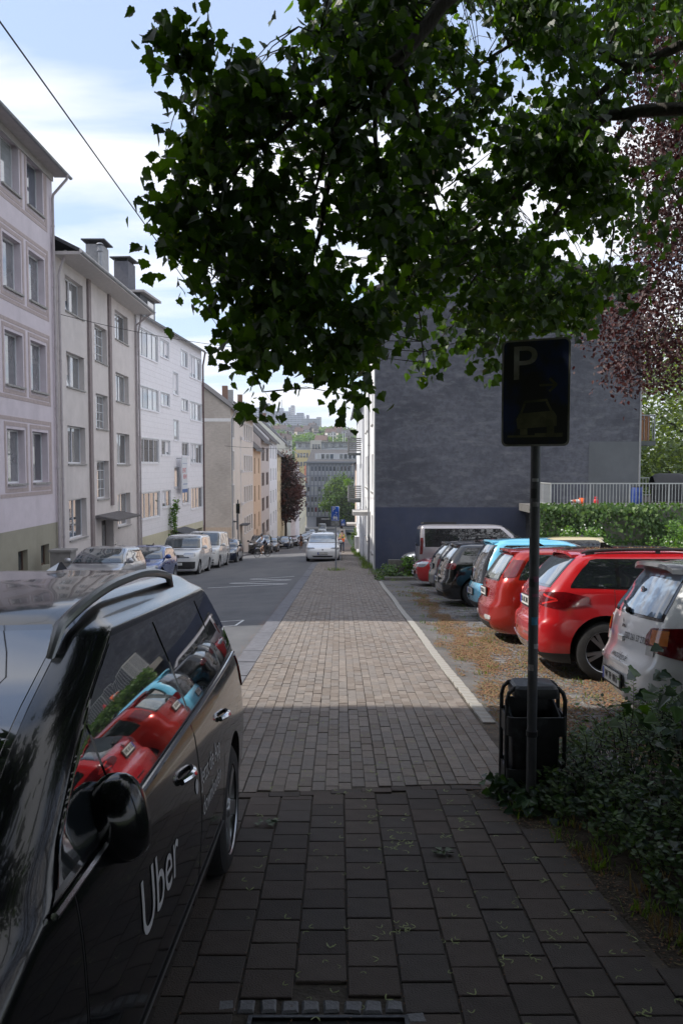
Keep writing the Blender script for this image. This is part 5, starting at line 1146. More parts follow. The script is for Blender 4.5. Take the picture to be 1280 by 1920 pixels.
# ---- the black private hire people carrier in the foreground
M_pblack = mat('paint_deep_black', (.006,.0065,.008), .14, var=.04, coat=.4, spec=.25, bump=.0); M_letter = mat('door_lettering', (.42,.42,.43), .5, var=.05)
M_dust = mat('dusty_sill', (.03,.028,.026), .4, var=.2)
def uber_extra(c, root):
    sd = -1     # left flank of the car (towards the pavement)
    def onside(me, y0, z0, sc_=1.0):
        for v in me.vertices:
            yy = y0 - v.co.x * sc_; zz = z0 + v.co.y; p = c.Q(c.sy(yy, zz), zz, sd, .0055 + v.co.z*.3); v.co = p
    def lt(s_, size, y0, z0, sc_=1.0, sp_=1.0):
        me = text_mesh(s_, size, 'CENTER', .0005, sp_); bmm = bmesh.new(); bmm.from_mesh(me); bmesh.ops.triangulate(bmm, faces=bmm.faces); bmesh.ops.subdivide_edges(bmm, edges=[e for e in bmm.edges if e.calc_length() > .04], cuts=2); bmm.to_mesh(me); bmm.free()
        onside(me, y0, z0, sc_); me.materials.clear(); me.materials.append(M_letter); link('lettering', me, root)
    lt('Uber', .235, .37, .72, 1.0)
    lt('\u25cfJetzt die App'.replace('\u25cf', ''), .105, -.60, .80, .92); lt('downloaden', .105, -.60, .68, .92)
    me = MB().disc(.028, 20).mesh('dot', M_letter); onside(me, -.255, .80); link('lettering_dot', me, root)
    # window line mouldings and lower moulding
    for z_, m_, r_ in ((.40, M_chr, .006),):
        pts = [c.Q(c.sy(y_, z_), z_, sd, .007) for y_ in [-1.0 + 2.1*i/24 for i in range(25)]]; mb = MB(); mb.tube(pts, r_, 6); mb.build('door_moulding', M_blkp, root, smooth=True)
    # second wind-deflector-like quarter pillar by the mirror
    # tall wheel details handled by the wheel builder
uspec = mpv(H=1.575, finscale=.55, kr=.76, rf=[(0,.28),(.7,.34),(1.0,.20),(1.1,.14),(1.6,.13)], wsw=1.12, dlo=(-.035,.12), mirp=(.74,.89,1.045,.085,.105,.112), chrome=1, wheel='five', railw=.655, smoothrail=1, mirm=M_pblack, railm=mat('anodised_rail', (.20,.21,.22), .3, metal=.8, var=.05), rails=(-1.3,.45,.075), taper=.05, rwg=M_cglass)
_w = uspec['width']; _za, _zb = 1.04, 1.575-.13
uspec['width'] = [p for p in _w if p[0] < _za-.001] + [(_za+(_zb-_za)*i/8, .94+(.76-.94)*i/8 + .006*math.sin(math.pi*i/8)) for i in range(9)] + [p for p in _w if p[0] > _zb+.001]
make_car('people_carrier', 'black people carrier with roof rails parked half on the pavement at front left', 'car', uspec, M_pblack, -1.46, 2.66, math.pi, zR(2.66) - .01, hi=3, plate_txt='W RT 2208', extra=uber_extra)
# ---- the car park row
P_white = paintmat('white', (.74,.75,.77), rough=.22); P_red = paintmat('bright_red', (.40,.010,.014), rough=.22); P_red2 = paintmat('orange_red', (.34,.016,.010), metal=.35, rough=.22); P_lb = paintmat('light_blue', (.15,.50,.72), rough=.25); P_blk = paintmat('black', (.004,.0045,.006), rough=.12); P_dgr = paintmat('dark_grey', (.05,.055,.065), metal=.5, rough=.3); P_sil = paintmat('silver', (.38,.39,.41), metal=.75, rough=.3); P_crm = paintmat('taxi_cream', (.55,.48,.30), rough=.3); P_blue = paintmat('mid_blue', (.025,.07,.26), metal=.4, rough=.25); P_wh2 = paintmat('plain_white', (.62,.63,.64), rough=.25); P_teslaw = paintmat('pearl_white', (.70,.71,.73), rough=.18); P_dblue = paintmat('dark_blue', (.02,.03,.06), metal=.5, rough=.25); P_dred = paintmat('dark_red', (.14,.012,.015), metal=.3, rough=.25)
HX = R(-90)      # nose towards +X
def lotz(y): return zR(y) - .006
def flat_letters(c, root, s_, size, x0, z0, m=M_ink, par=None, sc_=.9):
    me = text_mesh(s_, size, 'CENTER', .0004)
    for v in me.vertices:
        xx = x0 + v.co.x*sc_; zz = z0 + v.co.y; w = c.w(zz); rr = min(c.rr(zz), w*.7); a = abs(xx)/(w-rr)
        if a > 1: a = min(2, 1 + (a-1)*.7)
        v.co = c.Q(a, zz, 1 if xx >= 0 else -1, .007)
    me.materials.clear(); me.materials.append(m); return link('lettering', me, par or root)
def mit_extra(c, root):
    flat_letters(c, root, '0202 261 57 270', .078, .31, .81); flat_letters(c, root, 'www.talpflege.de', .072, .05, .62); flat_letters(c, root, 'Tal', .06, -.44, .86, mat('ink_grey', (.2,.2,.22), .5)); flat_letters(c, root, 'Pflege', .075, -.42, .79, mat('ink_blue', (.1,.25,.5), .5))
    e = c.Q(.0, .90, 1, .012); mb = MB()
    for k in (0, 120, 240):
        t = R(90+k); d = Vector((math.cos(t), 0, math.sin(t))); n = Vector((-d.z, 0, d.x)); mb.quad(e, e + d*.032 + n*.017, e + d*.062, e + d*.032 - n*.017)
    mb.build('three_diamond_emblem', M_ink, root)
    mb = MB(); p = c.Q(.0, .77, 1, .012); mb.box(-.07,.07,p.y-.012,p.y+.01,.755,.80); mb.build('tailgate_handle', P_white, root)
    for sd in (-1, 1):
        mb = MB(); c.patch(mb, lambda u, v: (1.12+.42*u, .80+.12*v), 6, 4, .0105, sd); mb.build('turn_signal', M_orl, root, smooth=True)
        mb = MB(); c.patch(mb, lambda u, v: (.98+.28*u, .70+.085*v), 6, 4, .0105, sd); mb.build('reversing_light', M_whl, root, smooth=True)
    # bumper hollow edge
    mb = MB(); c.cpatch(mb, lambda v: 1.05, lambda u, v: .565+.02*v-.03*u*u, 10, 2, .012, 0, .01, True); mb.build('bumper_lip', P_white, root, smooth=True)
mspec = hatch(L=3.80, W=1.70, H=1.50, spd=.22, spm=mat('grey_spoiler', (.33,.34,.36), .35, metal=.4, coat=.6), wheel='cover', rwg=mat('rear_glass_blue', (.10,.15,.22), .04, var=.5, nscale=1.6, coat=1), pzr=.42, pf=0, lamps=[('headlight',3.35,4.35,.60,.76,M_lamp,.3),('tail_light',.92,2.08,.67,.96,M_tail,-.45)], emr=1.2, rear_parts=[], rr=[(0,.34),(.5,.34),(.7,.26),(1.0,.24),(1.5,.2)], br=.10)
make_car('white_hatchback', 'small white hatchback with grey spoiler and phone number on its tailgate', 'car', mspec, P_white, 2.52+1.90, 7.08, HX + R(-3.5), lotz(7.0)-.0, hi=2, plate_txt='W TP 1017', extra=mit_extra, group='cars parked in the cobbled car park')
def roof_litter(c, root, n=130):
    mb = MB()
    for i in range(n):
        x, y = rnd.uniform(-.5,.5), rnd.uniform(-c.L/2+.75, -.1); z = c.H - .004 - .06*abs(x)**2 - .03*max(0, abs(y+.6)-.4); s_ = rnd.uniform(.012,.03); a = rnd.uniform(0,6.28); mb.add([(x,y,z+.006),(x+s_*math.cos(a),y+s_*math.sin(a),z+.012),(x+s_*math.cos(a+1),y+s_*math.sin(a+1),z+.007)], [(0,1,2)])
    tag(mb.build('fallen_blossom', mat('roof_blossom', (.30,.2,.10), .9), root), kind='stuff')
def kam_extra(c, root):
    roof_litter(c, root)
    for sd in (-1, 1):
        mb = MB(); c.patch(mb, lambda u, v: (.35+.5*u, .50+.025*v), 5, 2, .006, sd); mb.build('reflector', M_tail, root, smooth=True)
    mb = MB(); c.cpatch(mb, lambda v: 1.2, lambda u, v: .26+.13*v+.05*u*u, 10, 3, .012, 0, .01, True); mb.build('silver_skid_plate', P_sil, root, smooth=True)
    for sd in (-1, 1):
        for (s0, s1, za, zb) in ((1.15,1.75,.99,1.01),(1.2,1.8,.88,.90)):
            mb = MB(); c.patch(mb, lambda u, v: (s0+(s1-s0)*u, za+(zb-za)*v-.05*u*(1 if za>.95 else -1)), 6, 2, .0095, sd); mb.build('light_bar', mat('lamp_bright_red', (.55,.02,.02), .1, coat=1), root, smooth=True)
sspec = suv(L=4.26, W=1.80, H=1.54, wheel='twin', rails=(-1.5,.3,.04), lamps=[('headlight',3.4,4.35,.74,.90,M_lamp,.35),('tail_light',.70,2.09,.83,1.04,M_tail,-.4)])
make_car('red_crossover', 'bright red crossover with black roof rails, directly beyond the small white hatchback', 'car', sspec, P_red, 2.3+2.13, 9.92, HX + R(-3), lotz(9.9), hi=2, plate_txt='DU AK 2041', extra=kam_extra, group='cars parked in the cobbled car park')
fspec = hatch(L=4.34, W=1.84, H=1.49, wheel='five', lamps=[('headlight',3.35,4.35,.60,.76,M_lamp,.3),('tail_light',1.35,1.9,1.0,1.30,M_tail,.2),('bumper_lamp',.75,1.25,.36,.44,M_whl,.2)], rr=[(0,.36),(.5,.36),(.7,.28),(1.5,.24)], br=.11, rw=(.97,1.36,1.25), rwg=mat('rear_glass_grey', (.16,.18,.17), .06, var=.3, coat=1))
make_car('orange_red_hatchback', 'metallic orange red hatchback with high tail lamps, between the crossover and the blue car', 'car', fspec, P_red2, 2.28+2.17, 12.75, HX + R(-2), lotz(12.7), hi=2, plate_txt='W KN 381', group='cars parked in the cobbled car park')
bspec = mpv(L=3.9, W=1.66, H=1.60, wb=2.45, chrome=0, rails=None, wheel='ten', rw=(.72,1.46,1.5), rwg=M_cglass, lamps=[('headlight',3.4,4.4,.62,.80,M_lamp,.3),('tail_light',1.5,2.0,.75,.95,M_tail,.2)], pzr=.55)
def blue_extra(c, root):
    for sd in (-1, 1):
        mb = MB(); c.patch(mb, lambda u, v: (c.sy(-1.55+.32*u, .9), 1.05+.3*v), 4, 4, .009, sd); mb.build('white_sticker', M_plate, root, smooth=True)
make_car('light_blue_car', 'tall light blue car with black glass hatch, beyond the orange red hatchback', 'car', bspec, P_lb, 2.62+1.95, 15.75, HX, lotz(15.7), hi=2, plate_txt='W LB 73', extra=blue_extra, group='cars parked in the cobbled car park')
gspec = hatch(L=4.26, W=1.79, H=1.46, wheel='ten', lamps=[('headlight',3.35,4.35,.60,.76,M_lamp,.3),('tail_light',.9,1.9,.84,.99,M_tail,-.2)], rw=(1.0,1.36,1.3), rwg=M_cglass2, pzr=.6)
make_car('black_hatchback', 'glossy black hatchback with red lamps and silver wheels, just beyond the light blue car', 'car', gspec, P_blk, 2.3+2.13, 18.75, HX, lotz(18.7), hi=2, plate_txt='W GH 99', group='cars parked in the cobbled car park')
make_car('dark_grey_hatchback', 'dark grey hatchback squeezed behind the glossy black one, only its tail showing', 'car', hatch(L=4.1, W=1.75, H=1.46), P_dgr, 2.45+2.05, 21.6, HX, lotz(21.6), hi=2, plate_txt='W OP 55', group='cars parked in the cobbled car park')
pospec = hatch(L=3.98, W=1.70, H=1.46, lamps=[('headlight',3.35,4.3,.60,.77,M_lamp,.25),('tail_light',1.05,2.0,.78,.98,M_tail,.25)], front_parts=[('grille',1.0,.52,.60,M_gloss,0),('lower_intake',1.15,.24,.38,mat('mesh_grey', (.2,.2,.2), .6),.1)])
make_car('red_hatchback_nose_out', 'red hatchback parked nose outwards, headlamp facing the pavement', 'car', pospec, P_red, 2.32+1.99, 24.9, R(90), lotz(24.9), hi=2, plate_txt='W PL 12', group='cars parked in the cobbled car park')
make_car('cream_estate', 'cream coloured estate whose roof shows behind the blue and black cars', 'car', hatch(L=4.3, W=1.78, H=1.52, rw=(.99,1.42,1.35)), P_crm, 7.05, 26.9, R(90), lotz(26.9), hi=1, group='cars parked in the cobbled car park')
def traf_extra(c, root):
    mb = MB(); mb.box(-.5, .5, -2.2, -1.0, c.H+.002, c.H+.07); mb.build('roof_vent', M_blkp, root)
make_car('silver_minibus', 'silver minibus with dark windows parked along the navy gable base', 'van', van(L=4.9, W=1.92, H=1.96, dloy=(-2.2,1.55), pill=(-.75,.55), lamps=[('headlight',3.5,4.45,.82,1.02,M_lamp,.2),('tail_light',1.35,2.0,.85,1.45,M_tail,0)], belt=(1.12,1.12), fin=0), paintmat('pale_silver', (.40,.38,.40), metal=.5, rough=.3), 2.85+2.45, 29.6, HX, lotz(29.6), hi=2, plate_txt='W TR 40', extra=traf_extra, group='cars parked in the cobbled car park')
make_car('grey_car_nose_out', 'grey car with nose outwards by the wall, behind the low hedge', 'car', hatch(L=4.3, W=1.78, H=1.45), P_sil, 2.55+2.15, 32.3, R(90), lotz(32.3), hi=1, group='cars parked in the cobbled car park')
# ---- left kerb, fronts towards us
def lz(x, y): return zroad(x, y)
GL_ = 'cars parked along the left kerb'
c4 = hatch(L=4.33, W=1.79, H=1.49, bf=.22, wsg=M_cglass2, front_parts=[('grille',1.15,.58,.63,M_gloss,0),('lower_intake',1.0,.24,.42,M_blkp,.1)], ws=(.97,1.40), wheel='seven')
def citro(c, root):
    for k in range(2):
        mb = MB(); pts = [c.Q(5-a, .60+.035*k - .05*(a>.15)*0 + (.045 if a < .12 else 0)*(1-a/.12), sd, .014) for sd in (-1, 1) for a in ([1.1,.8,.5,.12,0] if sd < 0 else [.12,.5,.8,1.1])]; mb.tube(pts, .008, 5); mb.build('chrome_bar', M_chr, root, smooth=True)
make_car('silver_hatchback', 'silver hatchback facing us at the left kerb, nearest of that row', 'car', c4, P_sil, -7.45, 25.2, math.pi, lz(-7.4, 25.2)+.06, hi=2, plate_txt='W C 84', extra=citro, group=GL_)
make_car('blue_hatchback', 'blue small hatchback with sun visor strip behind the silver car', 'car', hatch(L=3.95, W=1.70, H=1.47, wsg=M_cglass2), P_blue, -7.35, 30.3, math.pi, lz(-7.3, 30.3), hi=2, group=GL_)
def vanbars(c, root):
    mb = MB(); c.cpatch(mb, lambda v: 1.5, lambda u, v: .32+.30*v, 8, 3, .008, 0, .01); mb.build('black_bumper', M_blkp, root, smooth=True)
make_car('white_compact_van', 'white compact van with black bumper in front of the white panel van', 'van', van(L=4.4, W=1.85, H=1.84, nose=1.0, wsg=M_cglass2), P_wh2, -7.2, 37.2, math.pi, lz(-7.2, 37.2), hi=2, plate_txt='W NE 731', extra=vanbars, group=GL_)
make_car('white_minibus', 'taller white minibus with side windows, second of the two white vans', 'van', van(L=4.9, W=1.9, H=1.98, nose=.85, wsg=M_cglass2, front_parts=[('grille',1.4,.80,.93,M_gloss,0),('bumper_grille',1.3,.3,.38,M_blkp,0),('bumper_slot',1.3,.44,.5,M_blkp,0)]), P_wh2, -7.2, 43.2, math.pi, lz(-7.2, 43.2), hi=2, plate_txt='W VT 6', group=GL_)
make_car('dark_small_car', 'dark small car tucked behind the white minibus', 'car', hatch(L=4.0, W=1.72, H=1.46), P_dblue, -7.05, 49.6, math.pi, lz(-7.0, 49.6), hi=1, group=GL_)
make_car('black_large_offroader', 'black large off-roader with lit looking headlamp behind the cyclist', 'car', suv(L=4.75, W=1.95, H=1.72, hood=1.12, wsg=M_cglass2, lamps=[('headlight',3.4,4.3,.80,.96,mat('lamp_clear', (.75,.76,.78), .1, coat=1),.3),('tail_light',1.0,1.95,.84,1.02,M_tail,.3)]), P_blk, -7.15, 72.5, math.pi, lz(-7, 72.5), hi=1, group=GL_)
more = [(78.8,'grey_car','grey car close behind the black off-roader',hatch(),P_dgr,-6.9),(97.6,'black_saloon_suv','black suv with blue reflecting windscreen, next after the gap',suv(wsg=M_cglass2),P_dblue,-7.0),(103.6,'black_estate','black estate right behind the suv with the blue windscreen',hatch(),P_blk,-6.95),
  (116,'black_city_suv','black suv with a pinkish windscreen reflection further down the left kerb',suv(wsg=mat('glass_pink_reflection', (.20,.15,.17), .05, coat=1)),P_blk,-6.9),(122.5,'dark_coupe','dark low car behind the suv with pinkish windscreen',hatch(H=1.42),P_dred,-6.85),(131,'grey_blue_car','grey blue car passed by the second cyclist',suv(H=1.55,wsg=M_cglass2),P_dblue,-6.9),(137.5,'black_compact','black compact car beyond the second cyclist',hatch(),P_blk,-6.9),(150,'slate_car','slate grey car halfway down the left row',hatch(wsg=M_cglass2),P_dgr,-6.9),(157,'dark_wagon','dark wagon just after the slate grey car',hatch(L=4.5),P_dblue,-6.9),(170,'pale_small_car','pale small car near the foot of the left row',hatch(),P_sil,-6.9),(177,'dark_small_suv','dark small suv near the foot of the left row',suv(L=4.1),P_blk,-6.9),(192,'white_saloon','white car next to the far white box van',hatch(),P_wh2,-6.7)]  # the pinkish windscreen reflection is put into the glass colour
for y_, nm_, lab_, sp_, pt_, x_ in more: make_car(nm_, lab_, 'car', sp_, pt_, x_, y_, math.pi, lz(x_, y_), hi=1 if y_ < 125 else 0, group=GL_)
# ---- right kerb
GR_ = 'cars parked along the right kerb'
tspec = hatch(L=4.75, W=1.92, H=1.62, hood=.98, wb=2.89, wsg=mat('glass_sky', (.20,.25,.31), .04, var=.4, nscale=2, coat=1), bf=.2, r=.35, emz=.66, pzf=.47, lamps=[('headlight',3.3,4.25,.68,.80,mat('lamp_smoked', (.10,.10,.11), .1, coat=1),.5),('tail_light',1.05,2.0,.84,.98,M_tail,.25)], front_parts=[('lower_intake',1.0,.26,.34,M_blkp,.1)], belt=(1.0,1.08), ws=(1.03,1.53), wheel='five', spoiler=None)
make_car('white_electric_car', 'white electric crossover facing us on the right, by the parking sign', 'car', tspec, P_teslaw, -.93, 46.4, math.pi, lz(-1.4, 46.4), hi=2, plate_txt='W RV 703E', group=GR_)
for y_, nm_, lab_, sp_, pt_ in [(53.6,'dark_red_car','dark red car whose roof shows right behind the white electric car',suv(H=1.66,wsg=M_cglass),P_dred),(90,'grey_mpv','grey people carrier further down in the right row',mpv(wsg=M_cglass2),P_sil),(128,'white_small_car','white small car near the blue far sign',hatch(),P_wh2),(136,'red_small_car','red small car parked far down on the right',hatch(),P_red),(143,'dark_far_car','dark car just after the red one far down on the right',suv(),P_blk),(160,'silver_far_car','silver car at the far end of the right row',hatch(wsg=M_cglass2),P_sil)]:
    make_car(nm_, lab_, 'car', sp_, pt_, -.95 if y_ < 120 else (-.9 if y_ > 150 else 1.0*0 - .9), y_, math.pi, lz(-1.4, y_), hi=1, group=GR_)
make_car('white_box_van', 'white high van standing at the foot of the street', 'van', van(L=5.4, H=2.5, W=2.05), P_wh2, -4.4, 205, math.pi, lz(-4.4, 205), hi=0)
# ================================================================ trees and plants
rt = random.Random(21)
M_ml = [mat('maple_leaf_a', (.022,.050,.010), .42, var=.35, nscale=5, trans=.42, spec=.45), mat('maple_leaf_b', (.034,.074,.013), .42, var=.35, nscale=5, trans=.50, spec=.45), mat('maple_leaf_c', (.014,.034,.010), .45, var=.35, nscale=5, trans=.34, spec=.45)]
M_bark = mat('maple_bark', (.05,.043,.036), .9, var=.35, nscale=14, bump=1, bscale=40, stretch=(1,1,.3))
def maple_pts(f=0.12):
    # five pointed lobes; stalk at origin, tip towards +y
    P_ = [(0,0),(.16,-.05),(.34,.00),(.36,.13),(.50,.16),(.62,.28),(.53,.36),(.54,.52),(.42,.50),(.34,.64),(.26,.62),(.17,.80),(.09,.84),(0,1.0)]
    full = P_ + [(-x, y) for x, y in reversed(P_[1:-1])]
    return [(x, y, f*abs(x)*1.6 - .10*y*y) for x, y in full]
LEAF = maple_pts(); LEAFD = maple_pts(-.5); NL = len(LEAF); HALF = 14
def leaf_faces():
    a = [tuple(range(0, HALF))]; b = [(0, 13) + tuple(range(14, NL))]
    return [tuple(range(0, HALF)), tuple([0, 13] + list(range(14, NL)))]
LF = leaf_faces()
SL = [(0,0,0),(.35,.18,.08),(.52,.45,.05),(.12,.62,-.06),(0,1,-.12),(-.12,.62,-.06),(-.52,.45,.05),(-.35,.18,.08)]
SLF = [(0,1,2,3,4),(0,4,5,6,7)]
def basis(tip, nrm):
    t = tip.normalized(); n = (nrm - t*nrm.dot(t)).normalized(); return t.cross(n), t, n
def add_leaf(mb, p, size, m, simple=False, tip=None, nrm=None, src=None, fcs=None):
    tip = tip or Vector((rt.gauss(0,.7), rt.gauss(0,.7), rt.gauss(-.55,.5))); nrm = nrm or Vector((rt.gauss(0,.6), rt.gauss(0,.6), rt.uniform(.1,1)))
    if tip.length < .1: tip = Vector((0,0,-1))
    x, y, z = basis(tip, nrm); src, fcs = (src or (SL if simple else LEAF)), (fcs or (SLF if simple else LF))
    mb.add([p + (x*a + y*b + z*c)*size for a, b, c in src], fcs, m)
def inpoly(x, y, poly):
    r = False; n = len(poly); j = n-1
    for i in range(n):
        (xi, yi), (xj, yj) = poly[i], poly[j]
        if (yi > y) != (yj > y) and x < (xj-xi)*(y-yi)/(yj-yi)+xi: r = not r
        j = i
    return r
crownpoly = [(640,-160),(590,20),(520,95),(470,130),(420,115),(385,150),(350,190),(325,235),(300,285),(312,340),(290,395),(300,440),(282,485),(335,520),(390,565),(442,535),(470,560),(425,620),(430,700),(478,752),(500,700),(535,660),(600,700),(640,690),(655,745),(680,735),(690,640),(705,600),(745,585),(765,640),(795,685),(845,640),(880,655),(905,690),(935,645),(1000,615),(1085,590),(1180,530),(1205,480),(1340,450),(1400,200),(1400,-160)]
maple = thing('maple_tree', 'large green maple overhanging the pavement, its lobed leaves filling the top of the view', 'tree', (4.6, 3.3, zR(3.3) - .1))
MO = Vector(maple.location)
limbs = []
def limb(pts, r0, r1): 
    v = [atD(*p) if not isinstance(p, Vector) else p for p in pts]; n = len(v); limbs.append((v, [r0 + (r1-r0)*i/(n-1) for i in range(n)])); return v
trunk_top = Vector((4.4, 3.5, 3.9)); base = MO + Vector((0,0,-.1))
limb([base, Vector((4.62,3.35,1.2)), Vector((4.5,3.4,2.6)), trunk_top], .30, .22)
limb([trunk_top, Vector((3.2,4.6,5.6)), (900,-60,5.7), (827,9,5.6), (768,86,5.55), (747,110,5.5), (690,150,5.5), (634,175,5.45), (560,215,5.4), (504,221,5.3), (455,240,5.3), (414,264,5.2), (380,300,5.2)], .066, .006)
limb([(560,215,5.4), (512,260,5.4), (463,296,5.3), (420,360,5.3), (395,430,5.2), (380,500,5.2)], .018, .004)
limb([(743,130,5.5), (707,203,5.6), (650,248,5.7), (625,300,5.8), (613,357,5.8), (605,406,5.8), (590,470,5.8), (560,560,5.8), (520,640,5.8), (480,710,5.8), (492,735,5.8)], .035, .004)
limb([(642,203,5.5), (609,276,5.5), (597,337,5.6), (573,394,5.6), (540,450,5.6), (500,520,5.6)], .018, .004)
limb([(703,211,5.7), (705,284,5.9), (715,337,6), (735,406,6.2), (747,479,6.3), (780,560,6.5), (790,640,6.6), (795,680,6.6)], .018, .004)
limb([(690,150,5.5), (640,90,5.4), (600,60,5.4), (560,50,5.3)], .014, .004)
limb([(504,221,5.3), (440,190,5.2), (390,170,5.2), (352,140,5.2), (335,100,5.2), (322,62,5.2)], .010, .003)
limb([(414,264,5.2), (350,330,5.2), (320,400,5.1), (305,470,5.1)], .008, .003)
limb([trunk_top, Vector((4.6,5.6,4.6)), (1340,205,7.0), (1198,208,7.2), (1135,217,7.3), (1090,258,7.4), (1053,295,7.5), (972,362,7.6), (900,420,7.7), (840,470,7.8), (800,560,7.8)], .075, .006)
limb([(1198,208,7.2), (1120,300,7.3), (1040,400,7.4), (980,500,7.5), (940,600,7.5), (925,660,7.5)], .03, .004)
limb([trunk_top, Vector((5.2,6.2,5.6)), (1290,77,7.4), (1180,127,7.6), (1108,190,7.8), (1080,270,7.9), (1000,330,8.1), (900,380,8.3)], .07, .006)
limb([(1180,127,7.6), (1090,80,7.6), (1000,60,7.6), (900,120,7.6), (820,200,7.6), (780,300,7.6)], .03, .004)
limb([(1090,258,7.4), (1140,350,7.5), (1150,430,7.6), (1140,510,7.6)], .025, .004)
limb([(972,362,7.6), (930,450,7.7), (860,560,7.8), (850,610,7.8)], .016, .004)
limb([(747,110,5.5), (780,200,5.8), (800,300,6.2), (830,420,6.6), (850,500,6.8)], .02, .004)
limb([trunk_top, Vector((2.6,3.4,5.8)), Vector((.6,3.2,6.3)), Vector((-1.6,3.0,6.0))], .09, .02); limb([trunk_top, Vector((3.4,1.0,5.6)), Vector((1.6,-1.6,6.4)), Vector((-.6,-3.8,6.4))], .10, .02); limb([trunk_top, Vector((5.6,2.6,6.2)), Vector((6.8,2.0,8.0))], .12, .03)
allseg = []
mbt = MB()
for i, (v, r_) in enumerate(limbs):
    # smooth the polyline a little
    pts = []; rs = []
    for k in range(len(v)-1):
        for t in (0, .5):
            a, b = v[k], v[k+1]; p = a.lerp(b, t)
            if t: p += Vector((rt.uniform(-1,1), rt.uniform(-1,1), rt.uniform(-1,1)))*min(.04, (b-a).length*.05)
            pts.append(p); rs.append(r_[k]*(1-t)+r_[k+1]*t)
    pts.append(v[-1]); rs.append(r_[-1]); mb = MB(); mb.tube([p - MO for p in pts], rs, 10 if i < 1 else 6)
    mb.build('trunk' if i == 0 else 'branch', M_bark, maple, smooth='all')
    if i > 0: allseg += [(p, rs[k]) for k, p in enumerate(pts)]
sprays = []
thin = [(668,455,60), (655,500,42), (590,310,26), (640,310,24), (540,300,22), (430,590,30), (700,520,40), (985,190,30), (940,130,24), (1165,300,18), (640,440,30)]
cents = []
while len(cents) < 150:
    q = (rt.uniform(270, 1400), rt.uniform(-160, 740))
    if inpoly(q[0], q[1], crownpoly): cents.append(q)
k = 0
while len(sprays) < 1500:
    px, py = rt.uniform(270, 1400), rt.uniform(-160, 760)
    if rt.random() < .62: q = rt.choice(cents); px, py = q[0] + rt.gauss(0, 24), q[1] + rt.gauss(0, 20)
    if not inpoly(px, py, crownpoly): continue
    if any((px-a)**2+(py-b)**2 < r_*r_ for a, b, r_ in thin) and rt.random() < .93: continue
    # clumpy density
    nz = math.sin(px*.031+1.7)*math.sin(py*.027+.6) + .6*math.sin(px*.013-py*.021)
    if nz < -.35 and rt.random() < .80: continue
    if px > 1185 and py > 40 and rt.random() < .7: continue
    if px < 560 and py < 150 and rt.random() < .5: continue
    if px < 720 and rt.random() < .12: continue
    lo = interp(px, [(280,4.9),(700,5.2),(850,6.3),(1300,6.6)]); hi_ = interp(px, [(280,6.0),(700,7.4),(850,9.2),(1300,10)])
    sprays.append((px, py, rt.uniform(lo, hi_)))
for q in range(10): sprays.append((rt.uniform(300,362), rt.uniform(45,108), rt.uniform(5.0,5.2)))
for (a, b) in ((478,742),(493,752),(655,742),(672,746),(915,690),(905,672),(800,678),(790,690),(745,580),(395,560),(430,548)): sprays.append((a, b, 5.9 if a < 700 else 7.4))
leaves = []; twg = MB()
for px, py, D in sprays:
    c = atD(px, py, D)
    # twig towards the nearest limb point
    near = min(allseg, key=lambda s: (s[0]-c).length_squared)[0]; d = near - c
    if d.length > .12:
        far_ = min(d.length, .75); tgt = c + d.normalized()*far_; mid = c.lerp(tgt, .5) + Vector((0,0,.05)); 
        if rt.random() < .75: twg.tube([c, mid, tgt], [.002,.0035,.005], 4, cap=False)
    n = rt.randint(11, 17)
    for i in range(n):
        o = Vector((rt.gauss(0,.10), rt.gauss(0,.10), rt.gauss(-.02,.09))); leaves.append((c + o, rt.uniform(.055,.108), rt.choice((0,0,1,1,2))))
tag(twg.build('twigs', M_bark, maple, -MO), kind='stuff')
# biggest ones in view as leaves of their own
def px_size(p, s): return s/max(.1, p.y)
leaves.sort(key=lambda l: -px_size(l[0], l[1]))
lm = []
for m in range(3):
    for dsh in (LEAF, maple_pts(-.2), maple_pts(.35)):
        mb = MB(); mb.add(dsh, LF); lm.append((m, mb.mesh('leaf', M_ml[m])))
cnt = 0; rest = MB()
for p, s, m in leaves:
    u = CXP + F_PX*p.x/p.y; 
    tip = Vector((rt.gauss(0,.6), rt.gauss(0,.6), rt.gauss(-.75,.4))); nrm = Vector((rt.gauss(0,.8), rt.gauss(-.3,.7), rt.uniform(.0,1)))
    if cnt < 300 and u < 1290 and p.z < HCAM + p.y*.56:
        x, y, z = basis(tip, nrm); M = Matrix((x, y, z)).transposed().to_4x4()
        o = link('leaf', rt.choice([q for mm, q in lm if mm == m]), maple, p - MO); o.rotation_euler = M.to_euler(); o.scale = (s, s, s); cnt += 1
    else: add_leaf(rest, p - MO, s, m, False, tip, nrm)
tag(rest.build('crown', M_ml, maple), kind='stuff')
# seed clusters hanging among the leaves
sd_ = MB()
for px, py, D in rt.sample(sprays, 520):
    c = atD(px, py, D) - MO
    for i in range(6):
        p = c + Vector((rt.gauss(0,.04),)*1 + (rt.gauss(0,.04), rt.gauss(-.04,.04))); d = Vector((rt.gauss(0,1),rt.gauss(0,1),rt.gauss(-.6,.6))).normalized()*.032; e = d.orthogonal().normalized()*.005; sd_.quad(p-e, p+e, p+d+e*1.6, p+d-e*1.6)
tag(sd_.build('seed_clusters', mat('maple_seed_green', (.15,.20,.05), .6, var=.3, trans=.4), maple), kind='stuff')
